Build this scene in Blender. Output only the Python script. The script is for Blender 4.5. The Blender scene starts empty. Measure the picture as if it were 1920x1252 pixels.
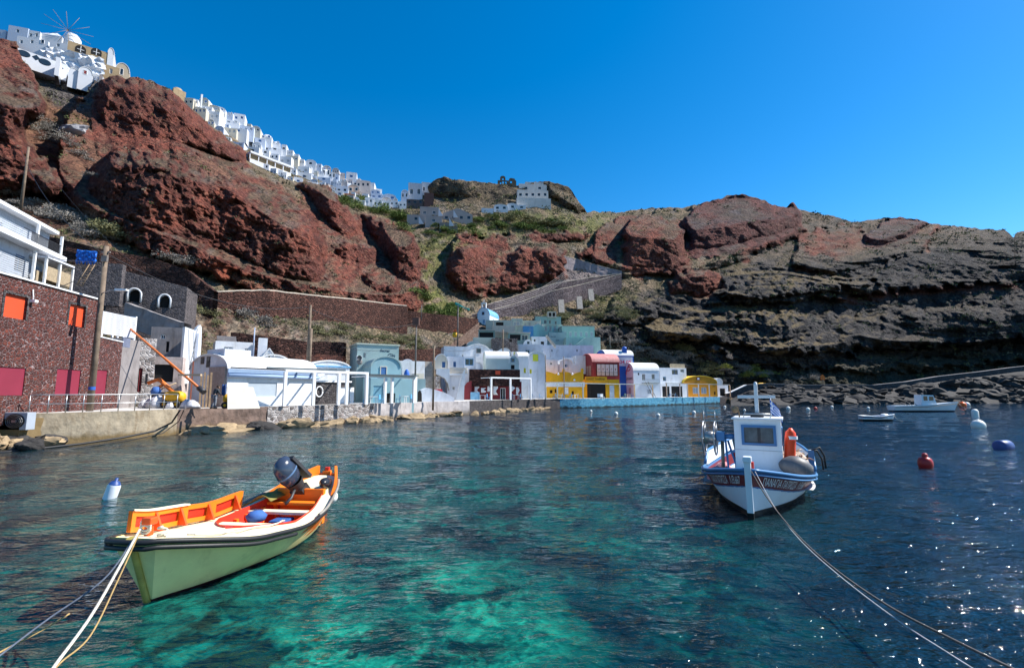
import bpy, math, random
import numpy as np
from mathutils import Vector, Matrix
R=math.radians
SC=bpy.context.scene; COL=SC.collection
rnd=random.Random(7)
# ---------------------------------------------------------------- camera maths (photo pixels 1920x1252)
F=900.0; CX=960.0; CY=626.0; HC=3.0; TH=math.atan((735-626)/F)
ct,st=math.cos(TH),math.sin(TH)
def ray(px,py):
    a=(px-CX)/F; b=(CY-py)/F
    return (a, ct-b*st, st+b*ct)
def P(px,py,D):
    r=ray(px,py); k=D/r[1]
    return Vector((r[0]*k, D, HC+r[2]*k))
def G(px,py,z=0.0):
    r=ray(px,py); k=(z-HC)/r[2]
    return Vector((r[0]*k, r[1]*k, z))
cam=bpy.data.cameras.new('camera'); co=bpy.data.objects.new('camera',cam); COL.objects.link(co)
co.location=(0,0,HC); co.rotation_euler=(math.pi/2+TH,0,0)
cam.sensor_width=36; cam.lens=F/1920*36; cam.clip_end=5000; cam.clip_start=.1
SC.camera=co
# ---------------------------------------------------------------- light
SUN_AZ=R(79); SUN_EL=R(46)      # azimuth to the right of the view direction
sx,sy,sz=math.sin(SUN_AZ)*math.cos(SUN_EL),math.cos(SUN_AZ)*math.cos(SUN_EL),math.sin(SUN_EL)
sl=bpy.data.lights.new('sun','SUN'); sl.energy=4.8; sl.angle=R(.5); sl.color=(1,.95,.87)
so=bpy.data.objects.new('sun',sl); COL.objects.link(so)
so.rotation_euler=Vector((-sx,-sy,-sz)).to_track_quat('-Z','Y').to_euler()
W=bpy.data.worlds.new('World'); SC.world=W; W.use_nodes=True
nt=W.node_tree; nt.nodes.clear()
out=nt.nodes.new('ShaderNodeOutputWorld'); bg=nt.nodes.new('ShaderNodeBackground')
sk=nt.nodes.new('ShaderNodeTexSky'); sk.sky_type='NISHITA'; sk.sun_disc=False
sk.sun_elevation=SUN_EL; sk.sun_rotation=SUN_AZ; sk.air_density=1.0; sk.dust_density=.15; sk.ozone_density=3.5; sk.altitude=0
hs=nt.nodes.new('ShaderNodeHueSaturation'); hs.inputs['Saturation'].default_value=1.42; hs.inputs['Hue'].default_value=.498; hs.inputs['Value'].default_value=.95
nt.links.new(sk.outputs[0],hs.inputs['Color']); nt.links.new(hs.outputs[0],bg.inputs[0]); nt.links.new(bg.outputs[0],out.inputs[0])
bg.inputs[1].default_value=.105
SC.view_settings.view_transform='Standard'; SC.view_settings.look='None'; SC.view_settings.exposure=.88; SC.view_settings.gamma=1
# ---------------------------------------------------------------- numpy noise
_rs=np.random.RandomState(3); _perm=np.concatenate([_rs.permutation(256)]*3).astype(np.int64); _gr=_rs.normal(size=(256,3)); _gr/=np.linalg.norm(_gr,axis=1)[:,None]
def perlin(p):
    p=np.asarray(p,float); i=np.floor(p).astype(np.int64); f=p-i; i&=255; u=f*f*f*(f*(f*6-15)+10)
    res=0
    for dx in (0,1):
        for dy in (0,1):
            for dz in (0,1):
                h=_perm[_perm[_perm[(i[:,0]+dx)&255]+((i[:,1]+dy)&255)]+((i[:,2]+dz)&255)]
                g=_gr[h]; w=(u[:,0] if dx else 1-u[:,0])*(u[:,1] if dy else 1-u[:,1])*(u[:,2] if dz else 1-u[:,2])
                res=res+w*((f[:,0]-dx)*g[:,0]+(f[:,1]-dy)*g[:,1]+(f[:,2]-dz)*g[:,2])
    return res*1.5
def fbm(p,o=4,ridge=False,gain=.5):
    s=0;a=1;t=0;p=np.asarray(p,float)
    for k in range(o):
        n=perlin(p+17.3*k); n=(1-2*np.abs(n)) if ridge else n
        s=s+a*n;t+=a;a*=gain;p=p*2.03
    return s/t
_cell=_rs.rand(256,3)
def worley(p):
    p=np.asarray(p,float); i=np.floor(p).astype(np.int64); f=p-i; best=np.full(len(p),9.); sec=best.copy(); idv=np.zeros(len(p))
    for dx in (-1,0,1):
        for dy in (-1,0,1):
            for dz in (-1,0,1):
                h=_perm[_perm[_perm[(i[:,0]+dx)&255]+((i[:,1]+dy)&255)]+((i[:,2]+dz)&255)]
                c=_cell[h]; d=(c[:,0]+dx-f[:,0])**2+(c[:,1]+dy-f[:,1])**2+(c[:,2]+dz-f[:,2])**2
                n=d<best; sec=np.where(n,best,np.minimum(sec,d)); best=np.where(n,d,best); idv=np.where(n,h/255.,idv)
    return np.sqrt(best),np.sqrt(sec),idv
def sstep(a,b,x):
    t=np.clip((x-a)/(b-a),0,1); return t*t*(3-2*t)
# ---------------------------------------------------------------- object helpers
def tag(o,label=None,cat=None,group=None,kind=None):
    if label: o['label']=label
    if cat: o['category']=cat
    if group: o['group']=group
    if kind: o['kind']=kind
    return o
def empty(name,loc,rz=0,label=None,cat=None,group=None,kind=None):
    o=bpy.data.objects.new(name,None); COL.objects.link(o); o.location=loc; o.rotation_euler=(0,0,rz); o.empty_display_size=.3
    return tag(o,label,cat,group,kind)
def copy_tree(o,parent=None):
    c=o.copy(); COL.objects.link(c)
    if parent is not None: c.parent=parent
    for ch in list(o.children): copy_tree(ch,c)
    return c
class MB:
    def __init__(s): s.v=[]; s.f=[]; s.sm=[]; s.mi=[]; s.cm=0
    def add(s,vs,fs,smooth=False):
        b=len(s.v); s.v+= [tuple(v) for v in vs]; s.f+=[[i+b for i in f] for f in fs]; s.sm+=[smooth]*len(fs); s.mi+=[s.cm]*len(fs); return s
    def box(s,x0,x1,y0,y1,z0,z1,M=None):
        vs=[(x0,y0,z0),(x1,y0,z0),(x1,y1,z0),(x0,y1,z0),(x0,y0,z1),(x1,y0,z1),(x1,y1,z1),(x0,y1,z1)]
        if M is not None: vs=[M@Vector(v) for v in vs]
        return s.add(vs,[(0,3,2,1),(4,5,6,7),(0,1,5,4),(1,2,6,5),(2,3,7,6),(3,0,4,7)])
    def prism(s,poly,axis,a,b,smooth=False,M=None):
        # poly: 2D points; axis 'y': (x,z) extruded a..b in y ; 'x': (y,z); 'z': (x,y)
        n=len(poly)
        def mk(p,t): return {'y':(p[0],t,p[1]),'x':(t,p[0],p[1]),'z':(p[0],p[1],t)}[axis]
        vs=[mk(p,a) for p in poly]+[mk(p,b) for p in poly]
        if M is not None: vs=[M@Vector(v) for v in vs]
        ar=sum(poly[i][0]*poly[(i+1)%n][1]-poly[(i+1)%n][0]*poly[i][1] for i in range(n))
        flip=(ar>0)^(axis!='y')   # orient outward
        if b<a: flip=not flip
        c1=list(range(n)); c2=[n+i for i in range(n)][::-1]
        sides=[[i,n+i,n+(i+1)%n,(i+1)%n] for i in range(n)]
        fs=[c1,c2]
        if not flip: fs=[f[::-1] for f in fs]; sides=[f[::-1] for f in sides]
        s.add(vs,fs); k=len(s.v)-2*n
        for f in sides: s.f.append([i+k for i in f]); s.sm.append(smooth); s.mi.append(s.cm)
        return s
    def tube(s,pts,r,n=8,caps=True,smooth=True):
        pts=[Vector(p) for p in pts]; rs=r if isinstance(r,(list,tuple)) else [r]*len(pts); rings=[]; up=None
        for i,p in enumerate(pts):
            d=(pts[min(i+1,len(pts)-1)]-pts[max(i-1,0)]).normalized()
            if up is None: up=Vector((0,0,1)) if abs(d.z)<.9 else Vector((1,0,0))
            x=d.cross(up).normalized(); y=x.cross(d).normalized(); up=y
            rings+= [p+x*math.cos(2*math.pi*k/n)*rs[i]+y*math.sin(2*math.pi*k/n)*rs[i] for k in range(n)]
        fs=[[i*n+k,i*n+(k+1)%n,(i+1)*n+(k+1)%n,(i+1)*n+k] for i in range(len(pts)-1) for k in range(n)]
        s.add(rings,fs,smooth); b=len(s.v)-len(rings)
        if caps: s.f+=[[b+k for k in range(n)][::-1],[b+(len(pts)-1)*n+k for k in range(n)]]; s.sm+=[False]*2; s.mi+=[s.cm]*2
        return s
    def lathe(s,prof,n=20,c=(0,0,0),M=None,smooth=True):
        vs=[]
        for r,z in prof: vs+=[Vector((c[0]+r*math.cos(2*math.pi*k/n),c[1]+r*math.sin(2*math.pi*k/n),c[2]+z)) for k in range(n)]
        if M is not None: vs=[M@v for v in vs]
        fs=[[i*n+k,i*n+(k+1)%n,(i+1)*n+(k+1)%n,(i+1)*n+k] for i in range(len(prof)-1) for k in range(n)]
        return s.add(vs,fs,smooth)
    def grid(s,rows,smooth=True,closed=False):
        n=len(rows[0]); vs=[p for r in rows for p in r]
        fs=[[i*n+k,i*n+(k+1)%n,(i+1)*n+(k+1)%n,(i+1)*n+k] for i in range(len(rows)-1) for k in range(n if closed else n-1)]
        return s.add(vs,fs,smooth)
    def build(s,name,m,parent=None,bevel=0,solid=0,loc=None):
        me=bpy.data.meshes.new(name); me.from_pydata(s.v,[],s.f); 
        for k in (m if isinstance(m,(list,tuple)) else [m]): me.materials.append(k)
        me.polygons.foreach_set('use_smooth',s.sm); me.polygons.foreach_set('material_index',s.mi); me.update()
        o=bpy.data.objects.new(name,me); COL.objects.link(o)
        if parent is not None: o.parent=parent
        if loc is not None: o.location=loc
        if solid: q=o.modifiers.new('s','SOLIDIFY'); q.thickness=solid; q.offset=0
        if bevel: q=o.modifiers.new('b','BEVEL'); q.width=bevel; q.segments=2; q.limit_method='ANGLE'; q.angle_limit=R(40)
        return o
def npmesh(name,V,Fc,m,smooth=True,cols=None):
    me=bpy.data.meshes.new(name); me.vertices.add(len(V)); me.vertices.foreach_set('co',np.asarray(V,np.float32).ravel())
    nf=len(Fc); me.loops.add(nf*4); me.polygons.add(nf)
    me.polygons.foreach_set('loop_start',np.arange(nf,dtype=np.int32)*4); me.polygons.foreach_set('loop_total',np.full(nf,4,np.int32))
    me.loops.foreach_set('vertex_index',np.asarray(Fc,np.int32).ravel()); me.polygons.foreach_set('use_smooth',np.full(nf,smooth))
    me.update(calc_edges=True)
    if cols is not None:
        a=me.color_attributes.new('Col','FLOAT_COLOR','POINT'); a.data.foreach_set('color',np.c_[cols,np.ones(len(V))].astype(np.float32).ravel() if cols.shape[1]==3 else cols.astype(np.float32).ravel())
    me.materials.append(m); o=bpy.data.objects.new(name,me); COL.objects.link(o); return o
def gridfaces(nr,nc,close=False):
    i=np.arange(nr-1)[:,None]; j=np.arange(nc if close else nc-1)[None,:]; j2=(j+1)%nc
    return np.stack([i*nc+j,i*nc+j2,(i+1)*nc+j2,(i+1)*nc+j],-1).reshape(-1,4)
# ---------------------------------------------------------------- material helpers
class NT:
    def __init__(s,name):
        s.m=bpy.data.materials.new(name); s.m.use_nodes=True; s.t=s.m.node_tree; s.t.nodes.clear()
        s.out=s.n('OutputMaterial'); s.b=s.n('BsdfPrincipled'); s.l(s.b,0,s.out,'Surface'); s.tc=s.n('TexCoord')
    def n(s,typ,ins=None,**kw):
        o=s.t.nodes.new('ShaderNode'+typ)
        for k,v in kw.items(): setattr(o,k,v)
        for k,v in (ins or {}).items(): s.i(o,k,v)
        return o
    def i(s,o,k,v):
        if isinstance(v,bpy.types.NodeSocket): s.t.links.new(v,o.inputs[k])
        elif isinstance(v,bpy.types.Node): s.t.links.new(v.outputs[0],o.inputs[k])
        else:
            if isinstance(v,(tuple,list)) and len(v)==3 and o.inputs[k].type=='RGBA': v=(*v,1)
            o.inputs[k].default_value=v
    def l(s,a,ai,b,bi): s.t.links.new(a.outputs[ai],b.inputs[bi])
    def math(s,op,a,b=0,c=None,clamp=False):
        o=s.n('Math',operation=op,use_clamp=clamp); s.i(o,0,a); s.i(o,1,b)
        if c is not None: s.i(o,2,c)
        return o.outputs[0]
    def mix(s,f,a,b,mode='MIX'):
        o=s.n('Mix',data_type='RGBA',blend_type=mode); s.i(o,0,f); s.i(o,6,a); s.i(o,7,b); return o.outputs[2]
    def ramp(s,f,stops,interp='LINEAR'):
        o=s.n('ValToRGB'); s.i(o,0,f); e=o.color_ramp.elements; o.color_ramp.interpolation=interp
        while len(e)<len(stops): e.new(.5)
        for k,(p,c) in enumerate(stops): e[k].position=p; e[k].color=(*c,1) if len(c)==3 else c
        return o.outputs[0]
    def gr(s,f,a,b,lo=0.,hi=1.):
        o=s.n('MapRange'); s.i(o,0,f); s.i(o,1,a); s.i(o,2,b); s.i(o,3,lo); s.i(o,4,hi); return o.outputs[0]
    def coord(s,space='Object',scale=(1,1,1),rot=(0,0,0)):
        o=s.n('Mapping'); s.l(s.tc,space,o,0); o.inputs['Scale'].default_value=scale; o.inputs['Rotation'].default_value=rot; return o.outputs[0]
    def noise(s,v,scale,detail=4,rough=.55,dist=0): return s.n('TexNoise',{'Vector':v,'Scale':scale,'Detail':detail,'Roughness':rough,'Distortion':dist}).outputs[0]
    def bump(s,h,strength=.4,dist=.05,nrm=None):
        o=s.n('Bump',{'Height':h,'Strength':strength,'Distance':dist})
        if nrm is not None: s.i(o,'Normal',nrm)
        return o.outputs[0]
_mc={}
def surf(name,col,rough=.75,var=.18,scale=1.2,bump=.25,bd=.02,bs=12,dirt=0,dcol=(.16,.13,.10),metal=0,spec=.4,dscale=.9):
    if name in _mc: return _mc[name]
    t=NT(name); v=t.coord()
    n1=t.noise(v,scale,5,.6); c=t.mix(t.gr(n1,.3,.7),tuple(x*(1-var) for x in col),tuple(min(1,x*(1+var)) for x in col))
    if dirt:
        vz=t.coord(scale=(1,1,.35)); d=t.gr(t.noise(vz,dscale,8,.68,.6),.52,.72,0,dirt); c=t.mix(d,c,dcol)
    t.i(t.b,'Base Color',c); t.i(t.b,'Roughness',rough); t.i(t.b,'Metallic',metal); t.i(t.b,'Specular IOR Level',spec)
    if bump:
        hh=t.noise(v,bs,5,.6)
        if dirt: 
            hh=t.math('ADD',t.math('MULTIPLY',hh,.5),t.math('MULTIPLY',t.noise(v,1.1,3,.5),2.2)); st2=t.coord(scale=(3.5,3.5,.22)); c=t.mix(t.gr(t.noise(st2,1.3,5,.7),.56,.78,0,dirt*.7),c,dcol); t.i(t.b,'Base Color',c)
        t.i(t.b,'Normal',t.bump(hh,bump,bd))
    _mc[name]=t.m; return t.m
def rubble(name,cols,mortar,scale=3.2,mw=.055,bump=.9,bd=.05,squash=1.5,patch=None):
    if name in _mc: return _mc[name]
    t=NT(name); v=t.coord(scale=(1,1,squash)); dn=t.n('TexNoise',{'Vector':v,'Scale':2.2,'Detail':3})
    vv=t.n('VectorMath',operation='MULTIPLY_ADD'); t.l(dn,1,vv,0); vv.inputs[1].default_value=(.25,.25,.25); t.i(vv,2,v); vv=vv.outputs[0]
    e=t.n('TexVoronoi',{'Vector':vv,'Scale':scale},feature='DISTANCE_TO_EDGE'); c=t.n('TexVoronoi',{'Vector':vv,'Scale':scale})
    sep=t.n('SeparateColor'); t.l(c,'Color',sep,0)
    st_=t.ramp(sep.outputs[0],[(k/(len(cols)-1),x) for k,x in enumerate(cols)])
    st_=t.mix(t.gr(t.noise(v,9,6,.7),.3,.75),st_,(.03,.02,.02),'MULTIPLY') if False else t.mix(t.gr(t.noise(v,7,6,.7),.35,.75,0,.6),st_,tuple(x*.4 for x in cols[0]))
    wv=t.math('ADD',t.math('MULTIPLY',t.noise(v,1.3,3),mw*1.6),mw*.2)
    k=t.gr(e.outputs[0],t.math('MULTIPLY',wv,.6),wv)
    mo=t.mix(t.gr(t.noise(v,3,4),.3,.7),tuple(x*.7 for x in mortar),mortar)
    t.i(t.b,'Base Color',t.mix(k,mo,st_)); t.i(t.b,'Roughness',.9); t.i(t.b,'Specular IOR Level',.2)
    h=t.math('ADD',t.math('MULTIPLY',t.gr(e.outputs[0],0,.16),1.0),t.math('MULTIPLY',t.noise(v,14,4),.35))
    t.i(t.b,'Normal',t.bump(h,bump,bd)); _mc[name]=t.m; return t.m
# ================================================================ terrain
SKY=[(-260,20),(-60,60),(0,72),(60,85),(130,98),(190,118),(235,142),(280,150),(320,168),(380,222),(470,280),(560,322),(640,356),(700,376),(750,386),(790,352),(812,340),(832,331),(850,337),(870,338),(905,342),(940,345),(985,350),(1000,342),(1025,340),(1045,344),(1065,350),(1082,372),(1100,397),(1160,398),(1220,390),(1280,389),(1330,378),(1365,367),(1390,364),(1420,371),(1450,384),(1475,389),(1482,381),(1488,379),(1496,391),(1520,398),(1560,404),(1600,417),(1640,411),(1690,407),(1720,412),(1760,421),(1850,430),(1885,431),(1893,438),(1900,446),(1906,436),(1930,430),(2000,425),(2200,415)]
COLS={ # px : (py,D) from base to crest
 -260:[(800,27),(740,32),(560,44),(440,58),(380,68),(200,100),(20,150)],
 0:[(785,30),(745,34),(610,44),(450,60),(385,72),(230,105),(72,155)],
 200:[(775,36),(745,40),(600,50),(520,58),(430,75),(330,108),(250,130),(118,165)],
 400:[(765,44),(745,49),(640,60),(565,68),(500,82),(400,110),(300,140),(225,195)],
 620:[(758,57),(742,62),(650,74),(560,92),(540,105),(450,145),(380,185),(350,225)],
 800:[(755,70),(735,76),(650,92),(590,112),(540,128),(450,185),(385,235),(350,250)],
 950:[(749,80),(735,88),(660,105),(600,125),(540,150),(450,205),(390,240),(345,250)],
 1100:[(747,90),(735,100),(660,118),(600,135),(520,165),(450,220),(420,250),(397,285)],
 1300:[(747,108),(730,122),(690,130),(620,140),(540,165),(480,215),(430,260),(389,300)],
 1500:[(750,140),(735,150),(700,160),(610,170),(530,195),(480,225),(430,265),(390,310)],
 1700:[(752,165),(735,172),(690,182),(610,192),(530,210),(480,230),(440,265),(407,300)],
 1900:[(752,168),(735,175),(690,182),(600,190),(530,205),(480,220),(450,245),(435,290)],
 2200:[(754,160),(735,168),(690,175),(600,185),(530,195),(480,215),(445,240),(415,280)]}
FSX=[(600,1.),(700,1.1),(800,1.16),(1000,1.21),(1100,1.18),(1200,1.14),(1300,1.17),(1400,1.2),(1500,1.0)]
def fsx(px): return float(np.interp(px,[a for a,_ in FSX],[b for _,b in FSX]))
for _q in COLS: COLS[_q]=[(y,D*(1+(fsx(_q)-1)*min(1,max(0,(y-440)/130)))) for y,D in COLS[_q]]
# rounded scoria buttresses: outline, how far they stand out, kind
LUMPS=[
 ([(112,300),(120,230),(175,150),(250,148),(372,216),(472,318),(560,360),(690,400),(790,440),(812,560),(760,592),(640,572),(480,552),(300,490),(180,430),(110,370)],8,12,'b'),
 ([(845,450),(900,440),(1000,438),(1060,470),(1062,520),(960,550),(880,560),(845,520)],9,12,'b'),
 ([(1120,430),(1180,400),(1300,388),(1390,362),(1480,385),(1508,440),(1420,480),(1310,520),(1180,522),(1100,500)],8,14,'b'),
 ([(1500,440),(1560,420),(1640,430),(1760,424),(1740,470),(1640,500),(1540,520),(1480,500)],6,14,'b'),
 ([(-270,40),(0,60),(30,90),(60,130),(85,190),(88,214),(62,224),(42,246),(72,290),(130,332),(136,366),(100,384),(40,372),(-270,340)],26,34,'r'),
 ([(178,170),(190,148),(215,140),(250,145),(320,166),(372,216),(422,256),(462,292),(472,318),(440,318),(390,300),(300,282),(178,266),(170,230)],44,26,'r'),
 ([(132,350),(185,300),(220,280),(300,290),(400,325),(470,342),(545,368),(592,410),(614,460),(622,530),(590,546),(530,540),(480,520),(400,490),(300,462),(200,420)],30,34,'r'),
 ([(548,345),(575,338),(620,352),(645,385),(684,420),(686,448),(650,460),(616,440),(592,405)],26,22,'r'),
 ([(676,402),(700,404),(742,420),(776,440),(786,470),(792,520),(802,548),(780,548),(735,535),(722,490),(700,462),(682,438)],26,20,'r'),
 ([(622,466),(640,452),(665,448),(700,460),(724,486),(730,508),(690,515),(640,508),(618,492)],16,18,'r'),
 ([(672,522),(690,508),(715,503),(745,515),(766,560),(757,578),(715,570),(670,546)],12,16,'r'),
 ([(470,508),(500,484),(560,482),(618,515),(626,542),(580,548),(520,540)],9,16,'r'),
 ([(838,490),(858,462),(895,455),(918,470),(924,500),(906,540),(880,553),(850,542),(836,515)],20,20,'r'),
 ([(868,535),(885,522),(903,530),(905,548),(885,556)],6,10,'r'),
 ([(946,490),(972,463),(1030,463),(1056,480),(1061,512),(1042,530),(990,538),(960,547),(947,528)],20,20,'r'),
 ([(1168,440),(1182,412),(1205,404),(1245,410),(1282,428),(1290,478),(1302,506),(1265,517),(1195,514),(1164,506)],28,20,'r'),
 ([(1275,412),(1330,372),(1385,360),(1440,380),(1478,388),(1483,374),(1490,374),(1500,396),(1505,432),(1460,450),(1400,466),(1350,478),(1290,484),(1280,440)],22,22,'p'),
 ([(1250,528),(1270,508),(1305,503),(1350,512),(1357,540),(1315,560),(1255,552)],12,16,'r'),
 ([(1618,440),(1650,415),(1690,405),(1745,416),(1705,452),(1650,470),(1622,462)],12,18,'p'),
 ([(975,440),(1010,434),(1080,434),(1112,442),(1090,456),(1000,456)],9,10,'r'),
 ([(853,440),(868,432),(893,434),(900,448),(872,456)],7,9,'r'),
 ([(1505,474),(1520,455),(1540,446),(1555,468),(1535,480)],7,9,'r'),
 ([(1080,475),(1110,462),(1160,465),(1160,490),(1120,495)],6,10,'r'),
 ([(800,350),(815,336),(835,326),(870,334),(900,350),(890,372),(830,372),(805,365)],8,12,'c'),
 ([(1015,345),(1040,335),(1068,346),(1088,372),(1105,396),(1085,402),(1055,385),(1030,370)],10,12,'c'),
 ([(1130,602),(1150,560),(1200,556),(1235,575),(1230,600),(1170,612)],10,12,'g'),
 ([(1305,662),(1345,642),(1385,668),(1390,690),(1345,700)],9,12,'g'),
 ([(1350,555),(1430,540),(1620,520),(1700,470),(1800,450),(1940,470),(2200,470),(2200,520),(1900,530),(1700,545),(1560,560),(1400,570)],10,14,'d'),
 ([(1200,608),(1330,590),(1450,585),(1640,592),(1900,560),(2200,560),(2200,628),(1900,640),(1600,660),(1440,665),(1350,640),(1230,640)],13,14,'d'),
 ([(1350,548),(1380,530),(1520,515),(1640,512),(1660,530),(1560,545),(1420,560)],8,8,'d'),
 ([(1290,640),(1500,650),(1700,672),(1900,650),(2200,655),(2200,668),(1900,676),(1700,700),(1500,690),(1400,682)],5,9,'d'),
]
GREEN=[([(770,470),(820,430),(960,395),(1100,400),(1170,410),(1160,455),(960,445),(830,500),(800,560),(780,500)],.75),([(620,362),(700,380),(760,400),(770,440),(700,404),(650,380)],.9),([(750,530),(830,540),(850,585),(800,600),(760,580)],.9),
 ([(1340,535),(1430,515),(1530,515),(1560,525),(1440,540)],.8),([(1100,560),(1240,540),(1330,560),(1250,600),(1130,590)],.5),([(1290,650),(1420,700),(1560,712),(1560,730),(1350,725)],.7),([(80,190),(150,205),(190,240),(150,250),(90,230)],.9),([(1560,520),(1600,445),(1500,440),(1530,510)],.3)]
def sdist(poly,X,Y):
    # signed distance, + inside
    d=np.full(X.shape,1e9); ins=np.zeros(X.shape,bool); n=len(poly)
    for k in range(n):
        ax,ay=poly[k]; bx,by=poly[(k+1)%n]; ex,ey=bx-ax,by-ay
        t=np.clip(((X-ax)*ex+(Y-ay)*ey)/(ex*ex+ey*ey),0,1); d=np.minimum(d,(X-ax-t*ex)**2+(Y-ay-t*ey)**2)
        c=((ay>Y)!=(by>Y)); ins^= c&(X<(bx-ax)*(Y-ay)/((by-ay) if by!=ay else 1e-9)+ax)
    d=np.sqrt(d); return np.where(ins,d,-d)
def catmull(xs,ys,x): return np.interp(x,xs,ys)
KX=sorted(COLS); NPR=60
def _prof(k):
    c=COLS[k]; z=[P(k,y,D).z for y,D in c]; u=np.linspace(0,1,NPR); yy=[c[0][0]+(c[-1][0]-c[0][0])*t for t in u]
    return np.interp([-q for q in yy],[-y for y,_ in c],[D for _,D in c])
PR=np.array([_prof(k) for k in KX])            # D as a function of normalised height in the picture
BASE=np.array([COLS[k][0][0] for k in KX])
_gx=np.arange(KX[0]-300,KX[-1]+301,10.); _gp=np.stack([np.interp(_gx,KX,PR[:,i]) for i in range(NPR)],1); _k=np.exp(-np.linspace(-2.2,2.2,25)**2); _k/=_k.sum()
_gp=np.stack([np.convolve(np.pad(_gp[:,i],12,'edge'),_k,'valid') for i in range(NPR)],1)
_st=np.interp(_gx,[a for a,_ in SKY],[b for _,b in SKY]); _st=np.convolve(np.pad(_st,12,'edge'),_k,'valid')
def base_depth(px,py):
    px=np.asarray(px,float); py=np.asarray(py,float)
    top=np.interp(px,_gx,_st); bot=np.interp(px,KX,BASE)
    v=np.clip((bot-py)/(bot-top),0,1)*(NPR-1); kf=(px-_gx[0])/10.
    k0=np.clip(np.floor(kf).astype(int),0,len(_gx)-2); a=kf-k0; i0=np.clip(np.floor(v).astype(int),0,NPR-2); b=v-i0
    g=lambda k:_gp[k,i0]*(1-b)+_gp[k,i0+1]*b
    return g(k0)*(1-a)+g(k0+1)*a
def lumps(px,py,scoria=True):
    out=np.zeros(px.shape); kd={c:np.zeros(px.shape) for c in 'rpcgdb'}
    for poly,amp,w,k in LUMPS:
        xs=[q[0] for q in poly]; ys=[q[1] for q in poly]; m=(px>min(xs)-12)&(px<max(xs)+12)&(py>min(ys)-12)&(py<max(ys)+12)
        if not m.any(): continue
        X=px[m]; Y=py[m]; wob={'d':9,'b':11}.get(k,7)
        ox=fbm(np.c_[X/26,Y/26,np.full(len(X),amp)],4)*wob*2; oy=fbm(np.c_[X/22+40,Y/22,np.full(len(X),amp)],3)*wob*2
        d=sdist(poly,X+ox,Y+oy)
        t=np.clip(d/w,0,1); h=np.sqrt(np.clip(1-(1-t)**2,0,1))
        o=out[m]
        if k in 'rpcb':
            xx=np.arange(min(xs)-12,max(xs)+13,4.); yy=np.arange(min(ys)-2,max(ys)+3,2.); GX,GY=np.meshgrid(xx,yy); ins=sdist(poly,GX.ravel(),GY.ravel()).reshape(GX.shape)>0
            yb=np.where(ins,GY,-1).max(0); yb=np.where(yb<0,np.nan,yb); ok=~np.isnan(yb); yb=np.interp(xx,xx[ok],yb[ok]); kk_=np.ones(7)/7; yb=np.convolve(np.pad(yb,3,'edge'),kk_,'valid')
            ybp=np.interp(X,xx,yb)+4; Db=base_depth(X,ybp); D0=base_depth(X,Y)
            zf=HC+(st+(CY-Y)/F*ct)/(ct-(CY-Y)/F*st)*Db; zb=HC+(st+(CY-ybp)/F*ct)/(ct-(CY-ybp)/F*st)*Db
            Df=Db+np.maximum(zf-zb,0)*(.42 if k!='c' else .2)+amp*.75*(1-h)-amp*.15
            out[m]=np.maximum(o,np.clip(D0-Df,0,amp*1.5)*sstep(-1,2.5,d))
        else: out[m]=o+amp*h*.8
        kk=kd[k][m]; kd[k][m]=np.maximum(kk,sstep(-3,3,d))
    return out,kd
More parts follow.
